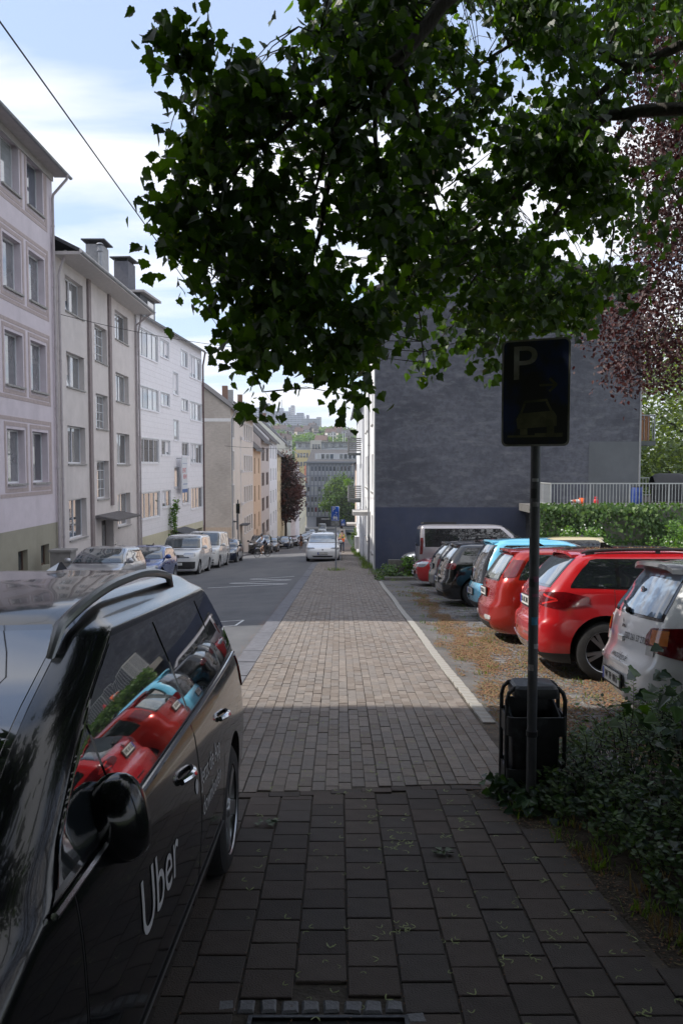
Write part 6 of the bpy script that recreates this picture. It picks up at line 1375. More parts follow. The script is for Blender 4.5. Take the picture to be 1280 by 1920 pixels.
# unseen leaves added over and behind the viewer, darkening near ground and car paint
oh = MB(); n = 0
while n < 42000:
    x, y, z = rt.uniform(-8.5, 9), rt.uniform(-15, 8.5), rt.uniform(2.7, 9.5)
    if ((x-.3)/8.8)**2 + ((y+3)/11.6)**2 > 1: continue
    if z < 4.6 and y > -2: continue
    if z < HCAM + max(y, 0)*.60 + .75: continue
    if y > 4 and (z - HCAM) / y < .66: continue
    if y > (5.6 if -5 < x < 0 else 4.2) and x < 4.5 and rt.random() < .98: continue
    if x < -5 and y > 2.5: continue
    oh_leaf = Vector((x, y, z)); add_leaf(oh, oh_leaf - MO, rt.uniform(.30,.46), rt.choice((0,1,2)), True); n += 1
tag(oh.build('added_shade_crown', M_ml, maple), kind='stuff')
# ---- copper beech
M_cu = [mat('copper_leaf_a', (.045,.015,.015), .55, var=.4, nscale=5, trans=.12, spec=.35), mat('copper_leaf_b', (.07,.025,.022), .55, var=.4, nscale=5, trans=.16, spec=.35), mat('copper_leaf_c', (.022,.009,.010), .6, var=.4, nscale=5, trans=.12, spec=.6)]
beech = thing('copper_beech', 'copper beech with dark purple leaves hanging in from the right edge', 'tree', (10.6, 13.2, zR(13.2)-.1)); BO = Vector(beech.location)
bpoly = [(1120,-40),(1180,60),(1170,180),(1150,330),(1190,420),(1185,480),(1200,540),(1130,570),(1088,600),(1100,630),(1128,650),(1150,690),(1172,742),(1190,735),(1200,690),(1232,735),(1250,720),(1262,690),(1290,690),(1420,640),(1420,-60)]
cl = MB(); mb = MB(); bsp = []
while len(bsp) < 1500:
    px, py = rt.uniform(1080, 1420), rt.uniform(-60, 750)
    if not inpoly(px, py, bpoly): continue
    if px < 1200 and py < 430 and rt.random() < .75: continue
    bsp.append(atD(px, py, rt.uniform(11.2, 15.5)))
for c in bsp:
    for i in range(24):
        p = c + Vector((rt.gauss(0,.17), rt.gauss(0,.2), rt.gauss(0,.13))); t = Vector((rt.gauss(0,.6), rt.gauss(0,.6), rt.gauss(-.5,.4))); nn = Vector((rt.gauss(-.5,.5), rt.gauss(0,.5), rt.uniform(.2,1)))
        add_leaf(cl, p - BO, rt.uniform(.06,.085), rt.choice((0,0,1,2)), tip=t, nrm=nn, src=[(0,0,0),(.3,.35,.06),(.22,.75,.04),(0,1,0),(-.22,.75,.04),(-.3,.35,.06)], fcs=[(0,1,2,3),(0,3,4,5)])
n = 0
while n < 5200:
    x, y, z = rt.uniform(6.6, 16), rt.uniform(8.5, 19), rt.uniform(3.2, 13)
    if ((x-11)/4.6)**2 + ((y-13.5)/5)**2 + ((z-7)/6)**2 > 1 or x < (y*.475 + .6): continue
    add_leaf(cl, Vector((x,y,z)) - BO, rt.uniform(.14,.22), rt.choice((0,1,2)), True); n += 1
tag(cl.build('crown', M_cu, beech), kind='stuff')
M_bb = mat('beech_bark', (.09,.085,.08), .8, var=.2, bump=.4)
mb.tube([Vector((0,0,-.2)), Vector((.1,0,2)), Vector((-.1,.1,5)), Vector((-.2,0,9))], [.38,.3,.25,.1], 12); mb.build('trunk', M_bb, beech, smooth='all')
for (px, py, D, zz) in ((1120,640,12.5,3.0),(1180,720,13,2.6),(1230,560,13,4.2),(1180,300,13,6.5),(1260,640,14,3.2),(1150,480,12.5,4.5)):
    e = atD(px, py, D) - BO; s0 = Vector((0,0,zz+1.0)); mb = MB(); mb.tube([s0, s0.lerp(e,.35)+Vector((0,0,.5)), s0.lerp(e,.7)+Vector((0,0,.25)), e], [.09,.05,.025,.006], 6); mb.build('branch', M_bb, beech, smooth='all')
# ---- generic broadleaf tree from leaf clumps
def tree(name, label, x, y, z, h, rx, mats, nclump, nleaf, size, trunk_h, group=None, shape=None, seed=3, bark=M_bark, ry=None):
    r_ = random.Random(seed); t = thing(name, label, 'tree', (x, y, z), group=group); mb = MB(); ry = ry or rx
    mb.tube([(0,0,-.5),(.05,0,trunk_h*.6),(0,.05,trunk_h),(.1,0,h*.75)], [rx*.07+.08, rx*.06+.06, rx*.05+.05, .05], 9)
    for k in range(7): a = k*2.4; zz = trunk_h + (h-trunk_h)*.1*k; e = Vector((math.cos(a)*rx*.7, math.sin(a)*ry*.7, zz + (h-trunk_h)*.22)); mb.tube([(0,0,zz), e*.5 + Vector((0,0,zz*.5+.1)), e], [.09,.06,.02], 5)
    mb.build('trunk', bark, t, smooth='all'); cr_ = MB()
    for c in range(nclump):
        while True:
            u = Vector((r_.uniform(-1,1), r_.uniform(-1,1), r_.uniform(-1,1)))
            if .25 < u.length < 1: break
        tt = (u.z+1)/2; wd = (shape or (lambda q: 1))(tt); cc = Vector((u.x*rx*wd, u.y*ry*wd, trunk_h*.8 + (h-trunk_h*.8)*tt)); m = r_.choice(range(len(mats))); cr = r_.uniform(.16,.3)*min(rx, 4)
        for i in range(nleaf):
            p = cc + Vector((r_.gauss(0,1), r_.gauss(0,1), r_.gauss(0,.7)))*cr; a = Vector((r_.gauss(0,1), r_.gauss(0,1), r_.gauss(-.3,.6))).normalized()*size*r_.uniform(.6,1.2); b = a.cross(Vector((r_.gauss(0,.6), r_.gauss(0,.6), 1))).normalized()*a.length*.45
            cr_.add([p, p+a*.5+b, p+a, p+a*.5-b], [(0,1,2,3)], m)
    tag(cr_.build('crown', mats, t), kind='stuff'); return t
M_gt = [mat('tree_leaf_a', (.045,.095,.02), .6, var=.4, nscale=2, trans=.3), mat('tree_leaf_b', (.075,.13,.03), .6, var=.4, nscale=2, trans=.35), mat('tree_leaf_c', (.03,.06,.018), .6, var=.4, nscale=2, trans=.25)]
M_ol = [mat('olive_leaf_a', (.10,.14,.06), .6, var=.4, nscale=2, trans=.3), mat('olive_leaf_b', (.14,.19,.09), .6, var=.4, nscale=2, trans=.35), mat('olive_leaf_c', (.06,.09,.035), .6, var=.4, nscale=2, trans=.25)]
M_cf = [mat('far_copper_a', (.075,.035,.03), .6, var=.4, nscale=2, trans=.15), mat('far_copper_b', (.11,.05,.035), .6, var=.4, nscale=2, trans=.2), mat('far_copper_c', (.035,.03,.018), .6, var=.4, nscale=2, trans=.15)]
tx = atD(535, 900, 128).x
tree('copper_street_tree', 'dark copper leaved tree standing between the houses of the left row', tx, 128, zR(128)-.4, zat(537, 843, 128) - zR(128), 2.3, M_cf, 230, 46, .38, 4.4, seed=5, ry=3.2, shape=lambda q: .45 + .75*math.sin(math.pi*min(1, q*.9+.12)))
tx = atD(640, 930, 236).x
tree('round_green_tree', 'round green tree in front of the grey office block at the foot of the street', tx, 236, -17.3, zat(640,893,236)+17.3, 5.6, M_gt, 200, 36, .62, 4, seed=8)
tree('olive_tree', 'light olive green tree behind the terrace right of the dark gable', 22.0, 49, zR(49)-1, 15.5, 6.5, M_ol, 330, 46, .30, 3, seed=9)
tree('olive_tree', 'paler tree behind and to the right of the olive one, sky showing through', 30, 62, zR(60)-1, 19, 8.5, M_ol, 260, 40, .40, 3, seed=10)
tree('olive_tree', 'low bushy tree against the back railing behind the gabled house', 19.0, 44, zR(44), 6.5, 4.2, M_ol, 150, 40, .22, 1, seed=12)
# ---- shrubs
M_sh = [mat('shrub_leaf_a', (.052,.105,.020), .42, var=.4, nscale=8, trans=.15, spec=.5), mat('shrub_leaf_b', (.085,.15,.026), .42, var=.4, nscale=8, trans=.2, spec=.5), mat('shrub_leaf_c', (.026,.058,.014), .45, var=.4, nscale=8, trans=.1, spec=.5)]
M_iv = [mat('ivy_leaf_a', (.02,.048,.018), .35, var=.4, nscale=8, trans=.12, spec=.5), mat('ivy_leaf_b', (.04,.09,.022), .4, var=.4, nscale=8, trans=.25, spec=.5)]
bed = MB(); ysb = [-2 + .25*i for i in range(33)]
for a, b in zip(ysb, ysb[1:]): 
    za, zb = zR(a), zR(b); xa, xb = bedx(max(1,a)), bedx(max(1,b))
    if b > 5.65: break
    bed.quad((xa-.1,a,za-.006),(xa+.5,a,za+.04),(xb+.5,b,zb+.04),(xb-.1,b,zb-.006)); bed.quad((xa+.5,a,za+.04),(14,a,za+.06),(14,b,zb+.06),(xb+.5,b,zb+.04))
tag(bed.build('planting_bed', M_soil, smooth='all'), 'dark soil bed at the right of the pavement', kind='structure')
def shrubh(x, y):
    e = x - bedx(y) - .12; 
    if e < 0: return 0
    top = interp(e, [(0,.10),(.3,.32),(.6,.55),(1.0,.78),(2,.92),(4,1.0)])
    return top * interp(y, [(2.2,1.05),(4.6,.92),(5.5,.70),(5.9,.3)]) * (1 + .12*math.sin(x*5+y*3))
sh = thing('low_shrub', 'dense dark small leaved shrub filling the bed right of the litter bin', 'shrub', (2.6, 4.0, zR(4))); SO = Vector(sh.location)
st = MB(); lv = MB(); n = 0
OV = [(0,0,0),(.26,.3,.03),(.24,.65,.02),(0,1,0),(-.24,.65,.02),(-.26,.3,.03)]; OVF = [(0,1,2,3),(0,3,4,5)]
while n < 3300:
    x, y = rt.uniform(1.2, 4.6), rt.uniform(1.2, 5.75); h = shrubh(x, y)
    if h < .05 or (y < 2.4 and x > 2.6): continue
    b = Vector((x, y, zR(y))); lean = Vector((rt.gauss(-.22,.3), rt.gauss(-.1,.3), 0)); ln = h*rt.uniform(.85,1.12); n += 1
    p0 = b + Vector((0,0,ln*.45)); pts = [p0 + lean*ln*.6*t*t + Vector((0,0,ln*.58*t*(1.15-.2*t))) for t in (0,.33,.66,1.0)]
    st.tube([q - SO for q in pts], [.003,.0025,.002,.001], 3, cap=False)
    m = rt.choice((0,0,1,2))
    for k in range(16):
        t = rt.random(); i = min(2, int(t*3)); q = pts[i].lerp(pts[i+1], t*3-i); sg = 1 if k % 2 else -1
        d = Vector((sg*rt.uniform(.5,1), rt.gauss(0,.6), rt.uniform(-.1,.6))); add_leaf(lv, q + d.normalized()*rt.uniform(0,.02) - SO, rt.uniform(.024,.045), m, tip=d, nrm=Vector((rt.gauss(0,.3), rt.gauss(-.3,.3), 1)), src=OV, fcs=OVF)
for (px, py) in ((1185,1268),(1232,1290),(1210,1300),(1165,1330),(1130,1345),(1110,1352),(1090,1370),(1250,1310),(1068,1385),(1150,1350)):
    e = atD(px, py, 5.15 + rt.uniform(-.3,.2)); b = Vector((e.x+rt.uniform(-.06,.12), e.y, zR(e.y)+.3)); pts = [b.lerp(e, t) + Vector((.03*math.sin(t*3),0,0)) for t in (0,.33,.66,1)]
    st.tube([q-SO for q in pts], [.004,.003,.002,.001], 3)
    for k in range(34):
        t = .35 + .65*k/34; i = min(2, int(t*3)); q = pts[i].lerp(pts[i+1], t*3-i); sg = 1 if k % 2 else -1; add_leaf(lv, q-SO, rt.uniform(.02,.032), 1, tip=Vector((sg, rt.gauss(0,.5), .5)), nrm=Vector((0,-.4,1)), src=OV, fcs=OVF)
tag(st.build('stems', M_bark, sh), kind='stuff'); tag(lv.build('foliage', M_sh, sh), kind='stuff')
IV = [(0,0,0),(.32,-.08,.0),(.55,.2,.05),(.32,.42,.02),(.3,.62,0),(0,1,-.05),(-.3,.62,0),(-.32,.42,.02),(-.55,.2,.05),(-.32,-.08,0)]; IVF = [(0,1,2,3,4,5),(0,5,6,7,8,9)]
iv = thing('ivy', 'ivy with pointed leaves creeping round the foot of the bin and pole', 'ivy', (1.35, 4.95, zR(4.95))); IO = Vector(iv.location); im = MB()
for i in range(620):
    if i < 330: x, y = rt.gauss(1.42, .22), rt.gauss(4.92, .12); z = rt.uniform(.01,.14)
    elif i < 400: x, y = rt.gauss(1.02,.05), rt.gauss(5.12,.07); z = rt.uniform(.01,.16)
    else: x = rt.uniform(1.5, 2.9); y = 4.9 - rt.uniform(0,1.2); z = shrubh(x, y)*rt.uniform(.7,1.1)
    if x < bedx(y) - .05: continue
    add_leaf(im, Vector((x,y,zR(y)+z)) - IO, rt.uniform(.035,.075), rt.choice((0,0,1)), tip=Vector((rt.gauss(0,1), rt.gauss(-.7,.6), rt.gauss(-.3,.3))), nrm=Vector((rt.gauss(0,.4), rt.gauss(-.6,.3), .8)), src=IV, fcs=IVF)
tag(im.build('leaves', M_iv, iv), kind='stuff')
bl = thing('broad_leaved_bush', 'bush with large dark round leaves at the right edge beside the white hatchback', 'shrub', (2.35, 4.35, zR(4.3))); BLO = Vector(bl.location); im = MB(); st = MB()
for i in range(170):
    c = Vector((max(1.78, rt.gauss(2.2,.24)), rt.gauss(4.5,.3), zR(4.4) + rt.uniform(.45,.92))); add_leaf(im, c - BLO, rt.uniform(.06,.10), rt.choice((0,0,1)), tip=Vector((rt.gauss(-.3,1), rt.gauss(-.5,.6), rt.gauss(-.5,.4))), nrm=Vector((rt.gauss(-.2,.5), rt.gauss(-.5,.4), .7)), src=IV, fcs=IVF)
    if i % 8 == 0: st.tube([c - BLO, Vector((c.x,c.y,zR(4.4)+.1)) - BLO + Vector((.1,0,0))], .004, 4)
tag(im.build('foliage', M_iv, bl), kind='stuff'); tag(st.build('stems', M_bark, bl), kind='stuff')
def tuft(mb, x, y, z, n, h, sp, m=0):
    for i in range(n):
        a = rt.uniform(0,6.28); b = Vector((x + rt.gauss(0,sp), y + rt.gauss(0,sp), z)); d = Vector((math.cos(a), math.sin(a), 0)); w = Vector((-d.y, d.x, 0))*.004*(1+h*4); hh_ = h*rt.uniform(.5,1.1)
        mb.add([b-w, b+w, b+w*.6+d*hh_*.25+Vector((0,0,hh_*.7)), b-w*.6+d*hh_*.25+Vector((0,0,hh_*.7)), b+d*hh_*.6+Vector((0,0,hh_))], [(0,1,2,3),(3,2,4)], m)
M_gr = [mat('grass_blade', (.085,.14,.03), .6, var=.4, nscale=6, trans=.3), mat('grass_dry', (.20,.19,.07), .7, var=.3, nscale=6, trans=.3)]
g = MB()
for i in range(46): y = rt.uniform(3.2, 4.9); tuft(g, bedx(y)+rt.uniform(-.02,.25), y, zR(y), 12, rt.uniform(.03,.10), .03, rt.choice((0,0,1)))
for i in range(26): y = rt.uniform(2.0, 3.4); tuft(g, bedx(y)+rt.uniform(-.02,.2), y, zR(y), 9, rt.uniform(.03,.08), .03, rt.choice((0,1)))
for i in range(170): x, y = rt.uniform(1.55,3.6), rt.uniform(7,25); tuft(g, x, y, zR(y), 12, rt.uniform(.02,.07), .06, rt.choice((0,1)))
for i in range(70): y = rt.uniform(33.5, 60); tuft(g, 1.28+rt.uniform(-.18,.15), y, zR(y), 14, rt.uniform(.1,.35), .09, 0)
for i in range(26): y = rt.uniform(26.6, 33.5); tuft(g, 1.5+rt.uniform(-.25,.6), y, zR(y), 16, rt.uniform(.08,.2), .12, 0)
tag(g.build('grass', M_gr), 'grass tufts and weeds in joints, along the bed and the house foot', kind='stuff')
def bush(label, x, y, z, rx, ry, h, n, size, mats, flowers=0, cat='shrub', name='bush', seed=2):
    r_ = random.Random(seed); t = thing(name, label, cat, (x, y, z)); mb = MB(); s_ = MB(); fl = MB()
    for k in range(14): a = k*.9; s_.tube([(0,0,0),(math.cos(a)*rx*.4, math.sin(a)*ry*.4, h*.4),(math.cos(a)*rx*.75, math.sin(a)*ry*.75, h*.75)], [.015,.01,.004], 4)
    cs = [(math.cos(r_.uniform(0,6.28))*r_.random()**.5, math.sin(r_.uniform(0,6.28))*r_.random()**.5, r_.random()) for _ in range(max(8, n//60))]
    for i in range(n):
        cx_, cy_, cz_ = r_.choice(cs); p = Vector((cx_*rx*(1-.4*cz_)+r_.gauss(0,rx*.12), cy_*ry*(1-.4*cz_)+r_.gauss(0,ry*.12), abs(cz_*h+r_.gauss(0,h*.07))))
        rt_ = Vector((r_.gauss(0,1), r_.gauss(-.3,.8), r_.gauss(0,.6))); add_leaf(mb, p, size*r_.uniform(.7,1.2), r_.randrange(len(mats)), tip=rt_, nrm=Vector((r_.gauss(-.3,.6), r_.gauss(-.3,.5), .8)), src=OV, fcs=OVF)
        if i < flowers: fl.sph(p + Vector((0,0,h*.08)), r_.uniform(.02,.045), 6, 4)
    tag(mb.build('foliage', mats, t), kind='stuff'); tag(s_.build('stems', M_bark, t), kind='stuff')
    if flowers: tag(fl.build('flowers', mat('white_blossom', (.65,.68,.58), .7, var=.1), t), kind='stuff')
    return t
M_bg = [mat('fresh_leaf_a', (.07,.15,.025), .5, var=.4, nscale=6, trans=.35), mat('fresh_leaf_b', (.10,.20,.035), .5, var=.4, nscale=6, trans=.4), mat('fresh_leaf_c', (.05,.11,.02), .5, var=.4, nscale=6, trans=.3)]
bush('low clipped hedge plant by the navy wall at the car park corner', 1.95, 28.4, zR(28.4), .75, 1.1, .42, 1500, .09, M_sh, seed=4)
bush('bright green bush beside the hedge, at the nose of the grey car', 2.6, 29.2, zR(29.2), .55, .6, .70, 1400, .09, M_bg, seed=5)
bush('bright bush with white blossom in front of the ivy wall', 9.0, 29.3, zR(29.3), 1.0, .7, 1.75, 2600, .11, M_bg, flowers=70, seed=6)
bush('taller green bush with blossom at the right edge before the ivy wall', 12.2, 29.5, zR(29.5), 1.0, .7, 1.95, 2400, .11, M_bg, flowers=40, seed=7)
bush('climbing green plant on the front of the white clad house', *(lambda w: (w.x+.25, w.y, w.z))(H3.world(H3.px(318,960)[0], 0, H3.px(318,1005)[1]-1.2)), .35, .55, 3.1, 900, .16, M_bg, seed=8)
bush('leafy plant growing at the porch of the peach house', 1.2, 63, zR(63), .25, .8, 1.9, 500, .14, M_gt, seed=9)
# ---- litter
M_li = [mat('blossom_litter', (.215,.105,.055), .9, var=.35, nscale=30), mat('blossom_litter_pale', (.19,.11,.06), .9, var=.3, nscale=30), mat('litter_yellow', (.17,.14,.06), .9, var=.3, nscale=30)]
li = MB()
def drift(name, x0, x1, y0, y1, st_, dens, mats_, seed):
    r_ = random.Random(seed); mb = MB(); nx_, ny_ = int((x1-x0)/st_), int((y1-y0)/st_)
    for i in range(nx_):
        for j in range(ny_):
            x, y = x0+(i+.5)*st_, y0+(j+.5)*st_; v = dens(x, y) + r_.uniform(-.62,.62)
            if v < .62: continue
            z = zR(y) + .001 + r_.uniform(0,.005); a = r_.uniform(0,6.28); s_ = st_*r_.uniform(.5,.95); zz = [r_.uniform(-.004,.008) for _ in range(5)]; mb.add([(x+s_*math.cos(a+k*1.2566), y+s_*math.sin(a+k*1.2566), z+zz[k]) for k in range(5)], [(0,1,2,3,4)], r_.randrange(3))
    return tag(mb.build(name, mats_, smooth=False), 'matted brown blossom litter lying beside the pale edging stones' if seed == 1 else 'thin patchy litter between the car park cobbles', kind='stuff')
nzf = lambda x, y: (math.sin(x*9+y*2.1)+math.sin(y*5.3-x*4)+math.sin(y*1.7+1)+math.sin(x*17-y*3)+math.sin(x*23+y*19)*.7)/4.7
drift('litter_drift', 1.45, 2.5, 5.4, 22, .013, lambda x, y: 0.84 - abs(x - interp(y, [(5.4,1.62),(7,1.78),(10,1.9),(14,2.02),(20,2.12)]))/(.5 if y < 14 else .34) + nzf(x, y)*.85 - (.12 if y > 15 else 0), M_li, 1)
drift('cobble_litter', 2.2, 5.2, 5.8, 14.2, .016, lambda x, y: .36 + nzf(x*.6, y*.6)*.55 - (x-2.2)*.05, [M_li[2], M_li[1], M_li[0]], 2)
def flake(x, y, s_, m, zz=.004):
    z = zR(y) + zz + rt.uniform(0,.006) - (.01 if x > 1.5 else 0); a = rt.uniform(0,6.28); d = Vector((math.cos(a), math.sin(a), rt.uniform(-.2,.2)))*s_; w = Vector((-d.y, d.x, rt.uniform(-.2,.2)*s_))*.45
    p = Vector((x,y,z)); li.add([p-w*.5, p+d*.5+w*.2, p+d, p+d*.4-w], [(0,1,2,3)], m)
n = 0
while n < 15000:
    y = 5.4 + 16*rt.random()**1.35; ctr = interp(y, [(5.4,1.55),(7,1.72),(10,1.85),(14,2.0),(20,2.1)]); x = rt.gauss(ctr, .22 + .03*math.sin(y*3))
    nz = math.sin(x*9+y*2.1)+math.sin(y*5.3-x*4)+math.sin(y*1.7+1)
    if nz < -.3 and rt.random() < .8: continue
    if x < 1.30 and rt.random() < .8: continue
    flake(x, y, rt.uniform(.008,.022), rt.choice((0,0,1,0,2))); n += 1
n = 0
while n < 7000:
    x, y = rt.uniform(2.0, 4.6), rt.uniform(5.6, 13)
    if math.sin(x*7+y*3)+math.sin(y*6-x*5)+math.sin(x*2.3+y*1.3) < .1: continue
    flake(x, y, rt.uniform(.008,.02), rt.choice((0,1,2,2))); n += 1
for i in range(2600): flake(rt.gauss(1.05,.16) if i % 2 else rt.gauss(-.9,.12), rt.uniform(5.2, 7.8) if i % 3 else rt.uniform(5.2,6), rt.uniform(.006,.016), rt.choice((0,0,1)))
for i in range(1500): y = rt.uniform(3.1,5.0); flake(bedx(y)+rt.gauss(.06,.10), y, rt.uniform(.008,.022), rt.choice((0,1,2)))
for i in range(500): y = rt.uniform(7.5, 22); flake(-1.42+rt.gauss(0,.03), y, rt.uniform(.01,.025), 0)
for i in range(1600):   # in the joints and loose on the slabs
    y = rt.uniform(2.2, 9); x = -1 + .207*rt.randrange(12) + rt.gauss(0,.006) if y < 5.2 else rt.uniform(-1,1.3); 
    if x < bedx(y): flake(x, y, rt.uniform(.004,.010), rt.choice((0,1,0)), .003)
tag(li.build('dry_litter', M_li), 'orange brown fallen blossom drifted along the car park edge and into the joints', kind='stuff')
sm = MB()
def seedkey(x, y, s_):
    z = zR(y) + .007; a = rt.uniform(0,6.28)
    for sg in (-1, 1):
        t = a + sg*rt.uniform(.7,1.15); p = Vector((x,y,z)); pr = p
        for k in range(3):
            tt = t - sg*.25*k; q = pr + Vector((math.cos(tt), math.sin(tt), rt.uniform(0,.15)))*s_/3; w = Vector((-math.sin(tt), math.cos(tt), .2))*s_*.075*(1+.5*(k == 1)); sm.quad(pr-w, q-w, q+w, pr+w); pr = q
for i in range(330):
    y = 2.3 + 5.2*rt.random()**1.2; x = rt.uniform(-.5, 1.6)
    if x < bedx(y)+.1: seedkey(x, y, rt.uniform(.018,.034))
for c in range(22):
    x0, y0 = rt.uniform(.1,1.45), rt.uniform(2.5,4.8)
    if x0 > bedx(y0): continue
    for i in range(4): seedkey(x0+rt.gauss(0,.03), y0+rt.gauss(0,.02), rt.uniform(.018,.03))
tag(sm.build('fallen_maple_seeds', mat('seed_pale_green', (.26,.30,.12), .7, var=.3, nscale=20)), 'pale green winged maple seeds scattered over the slabs', kind='stuff')
for (px, py, lab) in ((500,1546,'wilted leaf cluster lying on the slabs by the black car wheel'),(822,1603,'dark curled leaf lying on a slab in mid pavement')):
    r = ray(px, py); t = -HCAM/(r.z + .078*r.y); c = Vector((r.x*t, r.y*t, 0)); c.z = zR(c.y)+.012; mb = MB()
    for i in range(9): add_leaf(mb, Vector((rt.gauss(0,.035), rt.gauss(0,.02), rt.uniform(0,.015))), rt.uniform(.03,.05), 0, tip=Vector((rt.gauss(0,1), rt.gauss(0,1), .1)), nrm=Vector((rt.gauss(0,.3), rt.gauss(0,.3), 1)))
    tag(mb.build('fallen_leaf', mat('wilted_leaf', (.12,.15,.09), .7, var=.4, nscale=20), None, c), lab, 'leaf')
r = ray(928, 1325); t = -HCAM/(r.z+.078*r.y); mb = MB(); mb.tube([(-.08,0,.012),(0,.0,.014),(.09,-.03,.012)], .006, 6); tag(mb.build('stick', mat('bare_stick', (.5,.4,.3), .7), None, (r.x*t, r.y*t, zR(r.y*t))), 'short pale stick lying in the litter left of the bin', 'stick')
# ================================================================ terrace, street furniture, people
TY = 31.0; tx0 = atD(1033, 950, TY).x; tz = atD(1100, 950, TY).z
tw_ = thing('terrace_wall', 'retaining wall of the terrace behind the car park, hidden under ivy', 'wall', (tx0, TY, zR(TY)))
mb = MB(); mb.box(-.6, 12, 0, .3, -.5, tz-zR(TY)-.02); mb.build('wall', mat('retaining_concrete', (.22,.21,.20), .9, var=.2, bump=.4), tw_)
tr_ = tag(MB().box(tx0-.6, tx0+14, TY+.302, 34.0-.05, tz-.3, tz-.0).build('terrace', mat('terrace_paving', (.14,.135,.13), .9, var=.2)), 'raised paved terrace in front of the gable', kind='structure')
tag(MB().box(xr+.1, xr+14, 34.0-.045, 43, tz-.3, tz-.004).build('terrace_rear', M_joint), 'rear part of the raised terrace beside the house', kind='structure')
ivw = thing('ivy_curtain', 'thick green ivy hanging over the terrace wall', 'ivy', (tx0, TY-.1, zR(TY))); im = MB(); hgt = tz - zR(TY)
for i in range(8200):
    x = rt.uniform(-.85, 11.5); z = hgt*(1 - rt.random()**1.5)*1.0 + rt.gauss(.05,.05); y = -abs(rt.gauss(.02,.16)) - (.25 if z > hgt*.55 else 0)*rt.random() - .02
    if math.sin(x*2.1+z*3)+math.sin(x*.9-z*2.2) < -.9 and rt.random() < .6: continue
    add_leaf(im, Vector((x,y,z)), rt.uniform(.09,.16), rt.choice((0,1,2)), tip=Vector((rt.gauss(0,.5), -.3, rt.gauss(-.9,.3))), nrm=Vector((rt.gauss(-.2,.5), -1, rt.gauss(.5,.4))), src=IV, fcs=IVF)
for i in range(500): x = rt.uniform(-.6,11.5); add_leaf(im, Vector((x, rt.uniform(-.3,.25), hgt+rt.uniform(0,.16))), rt.uniform(.09,.15), rt.choice((0,1)), src=IV, fcs=IVF)
tag(im.build('leaves', [M_bg[2], M_gt[0], M_sh[1]], ivw), kind='stuff')
M_rail = mat('rail_galvanised', (.52,.53,.53), .45, metal=.4, var=.1)
def railing(name, label, pts, z, h, sp, lo=.06):
    t = thing(name, label, 'railing', (pts[0][0], pts[0][1], z)); o = Vector((pts[0][0], pts[0][1], z))
    for (a, b) in zip(pts, pts[1:]):
        A = Vector((a[0], a[1], z)) - o; B = Vector((b[0], b[1], z)) - o; d = B - A; n = int(d.length/sp)
        mb = MB(); mb.bar(A+Vector((0,0,h)), B+Vector((0,0,h)), .045); mb.build('top_rail', M_rail, t); mb = MB(); mb.bar(A+Vector((0,0,lo)), B+Vector((0,0,lo)), .035); mb.build('bottom_rail', M_rail, t)
        bm_ = MB().bar((0,0,lo), (0,0,h-.02), .022).mesh('bar', M_rail); pm = MB().bar((0,0,-.05), (0,0,h), .045).mesh('post', M_rail)
        for i in range(n+1): link('post' if i % 12 == 0 else 'bar', pm if i % 12 == 0 else bm_, t, A + d*(i/n))
    return t
railing('terrace_railing', 'white barred railing along the terrace edge above the ivy', [(tx0, 33.9), (tx0, TY+.12), (tx0+11, TY+.12)], tz+.02, .88, .127)
railing('rear_railing', 'darker railing at the back of the terrace behind the house corner', [(xr+.3, 42), (xr+9, 42)], tz+.02, .95, .16)
# traffic cone fallen over
M_or = mat('cone_orange', (.75,.13,.03), .5, var=.1); cone = thing('traffic_cone', 'orange and white traffic cone lying tipped on the terrace edge', 'traffic cone', (atD(1088,945,31.4).x, 31.4, tz+.15), (0, R(-82), R(15)))
mb = MB(); mb.lathe([(.15,.0),(.11,.13)], 16); mb.lathe([(.075,.27),(.045,.40)], 16); mb.build('cone_body', M_or, cone, smooth=True); mb = MB(); mb.lathe([(.1105,.13),(.076,.27)], 16); mb.lathe([(.046,.40),(.025,.47),(.0,.47)], 16); mb.build('white_band', M_plate, cone, smooth=True); mb = MB(); mb.box(-.18,.18,-.18,.18,-.03,0); mb.build('base_plate', M_or, cone)
can = thing('gas_canister', 'small red canister standing behind the terrace railing', 'canister', (atD(1116,945,31.6).x, 31.6, tz)); mb = MB(); mb.lathe([(0,.0),(.09,.0),(.10,.03),(.10,.22),(.06,.28),(.035,.29),(.035,.31)], 16); mb.build('body', mat('canister_red', (.5,.02,.03), .35), can, smooth=True); mb = MB(); mb.lathe([(.06,.31),(.065,.33),(.06,.36),(0,.37)], 12); mb.build('cap', M_red, can, smooth=True)
bbq = thing('garden_grill', 'dark covered garden grill behind the terrace railing at the right edge', 'grill', (atD(1252,930,35).x, 35, tz))
mb = MB(); mb.grid(lambda u, v: ((u-.5)*1.5*(1-.0*v), -.35+.7*v, .85+.42*math.sin(math.pi*v)**.8*(1-abs(2*u-1)**6*.3)), 10, 10); mb.box(-.75,.75,-.35,.35,.55,.86); mb.build('hood', mat('grill_cover', (.03,.03,.032), .6, var=.2), bbq, smooth=True)
mb = MB(); mb.box(-.65,.65,-.3,.3,.05,.54); mb.build('cabinet', M_blkp, bbq)
for sx_ in (-.6,.6): mb = MB(); mb.box(sx_-.03,sx_+.03,-.03,.03,-.0,.05); mb.build('foot', M_blkp, bbq)
mb = MB(); mb.box(-1.15,-.76,-.28,.28,.78,.82); mb.build('side_shelf', M_blkp, bbq)
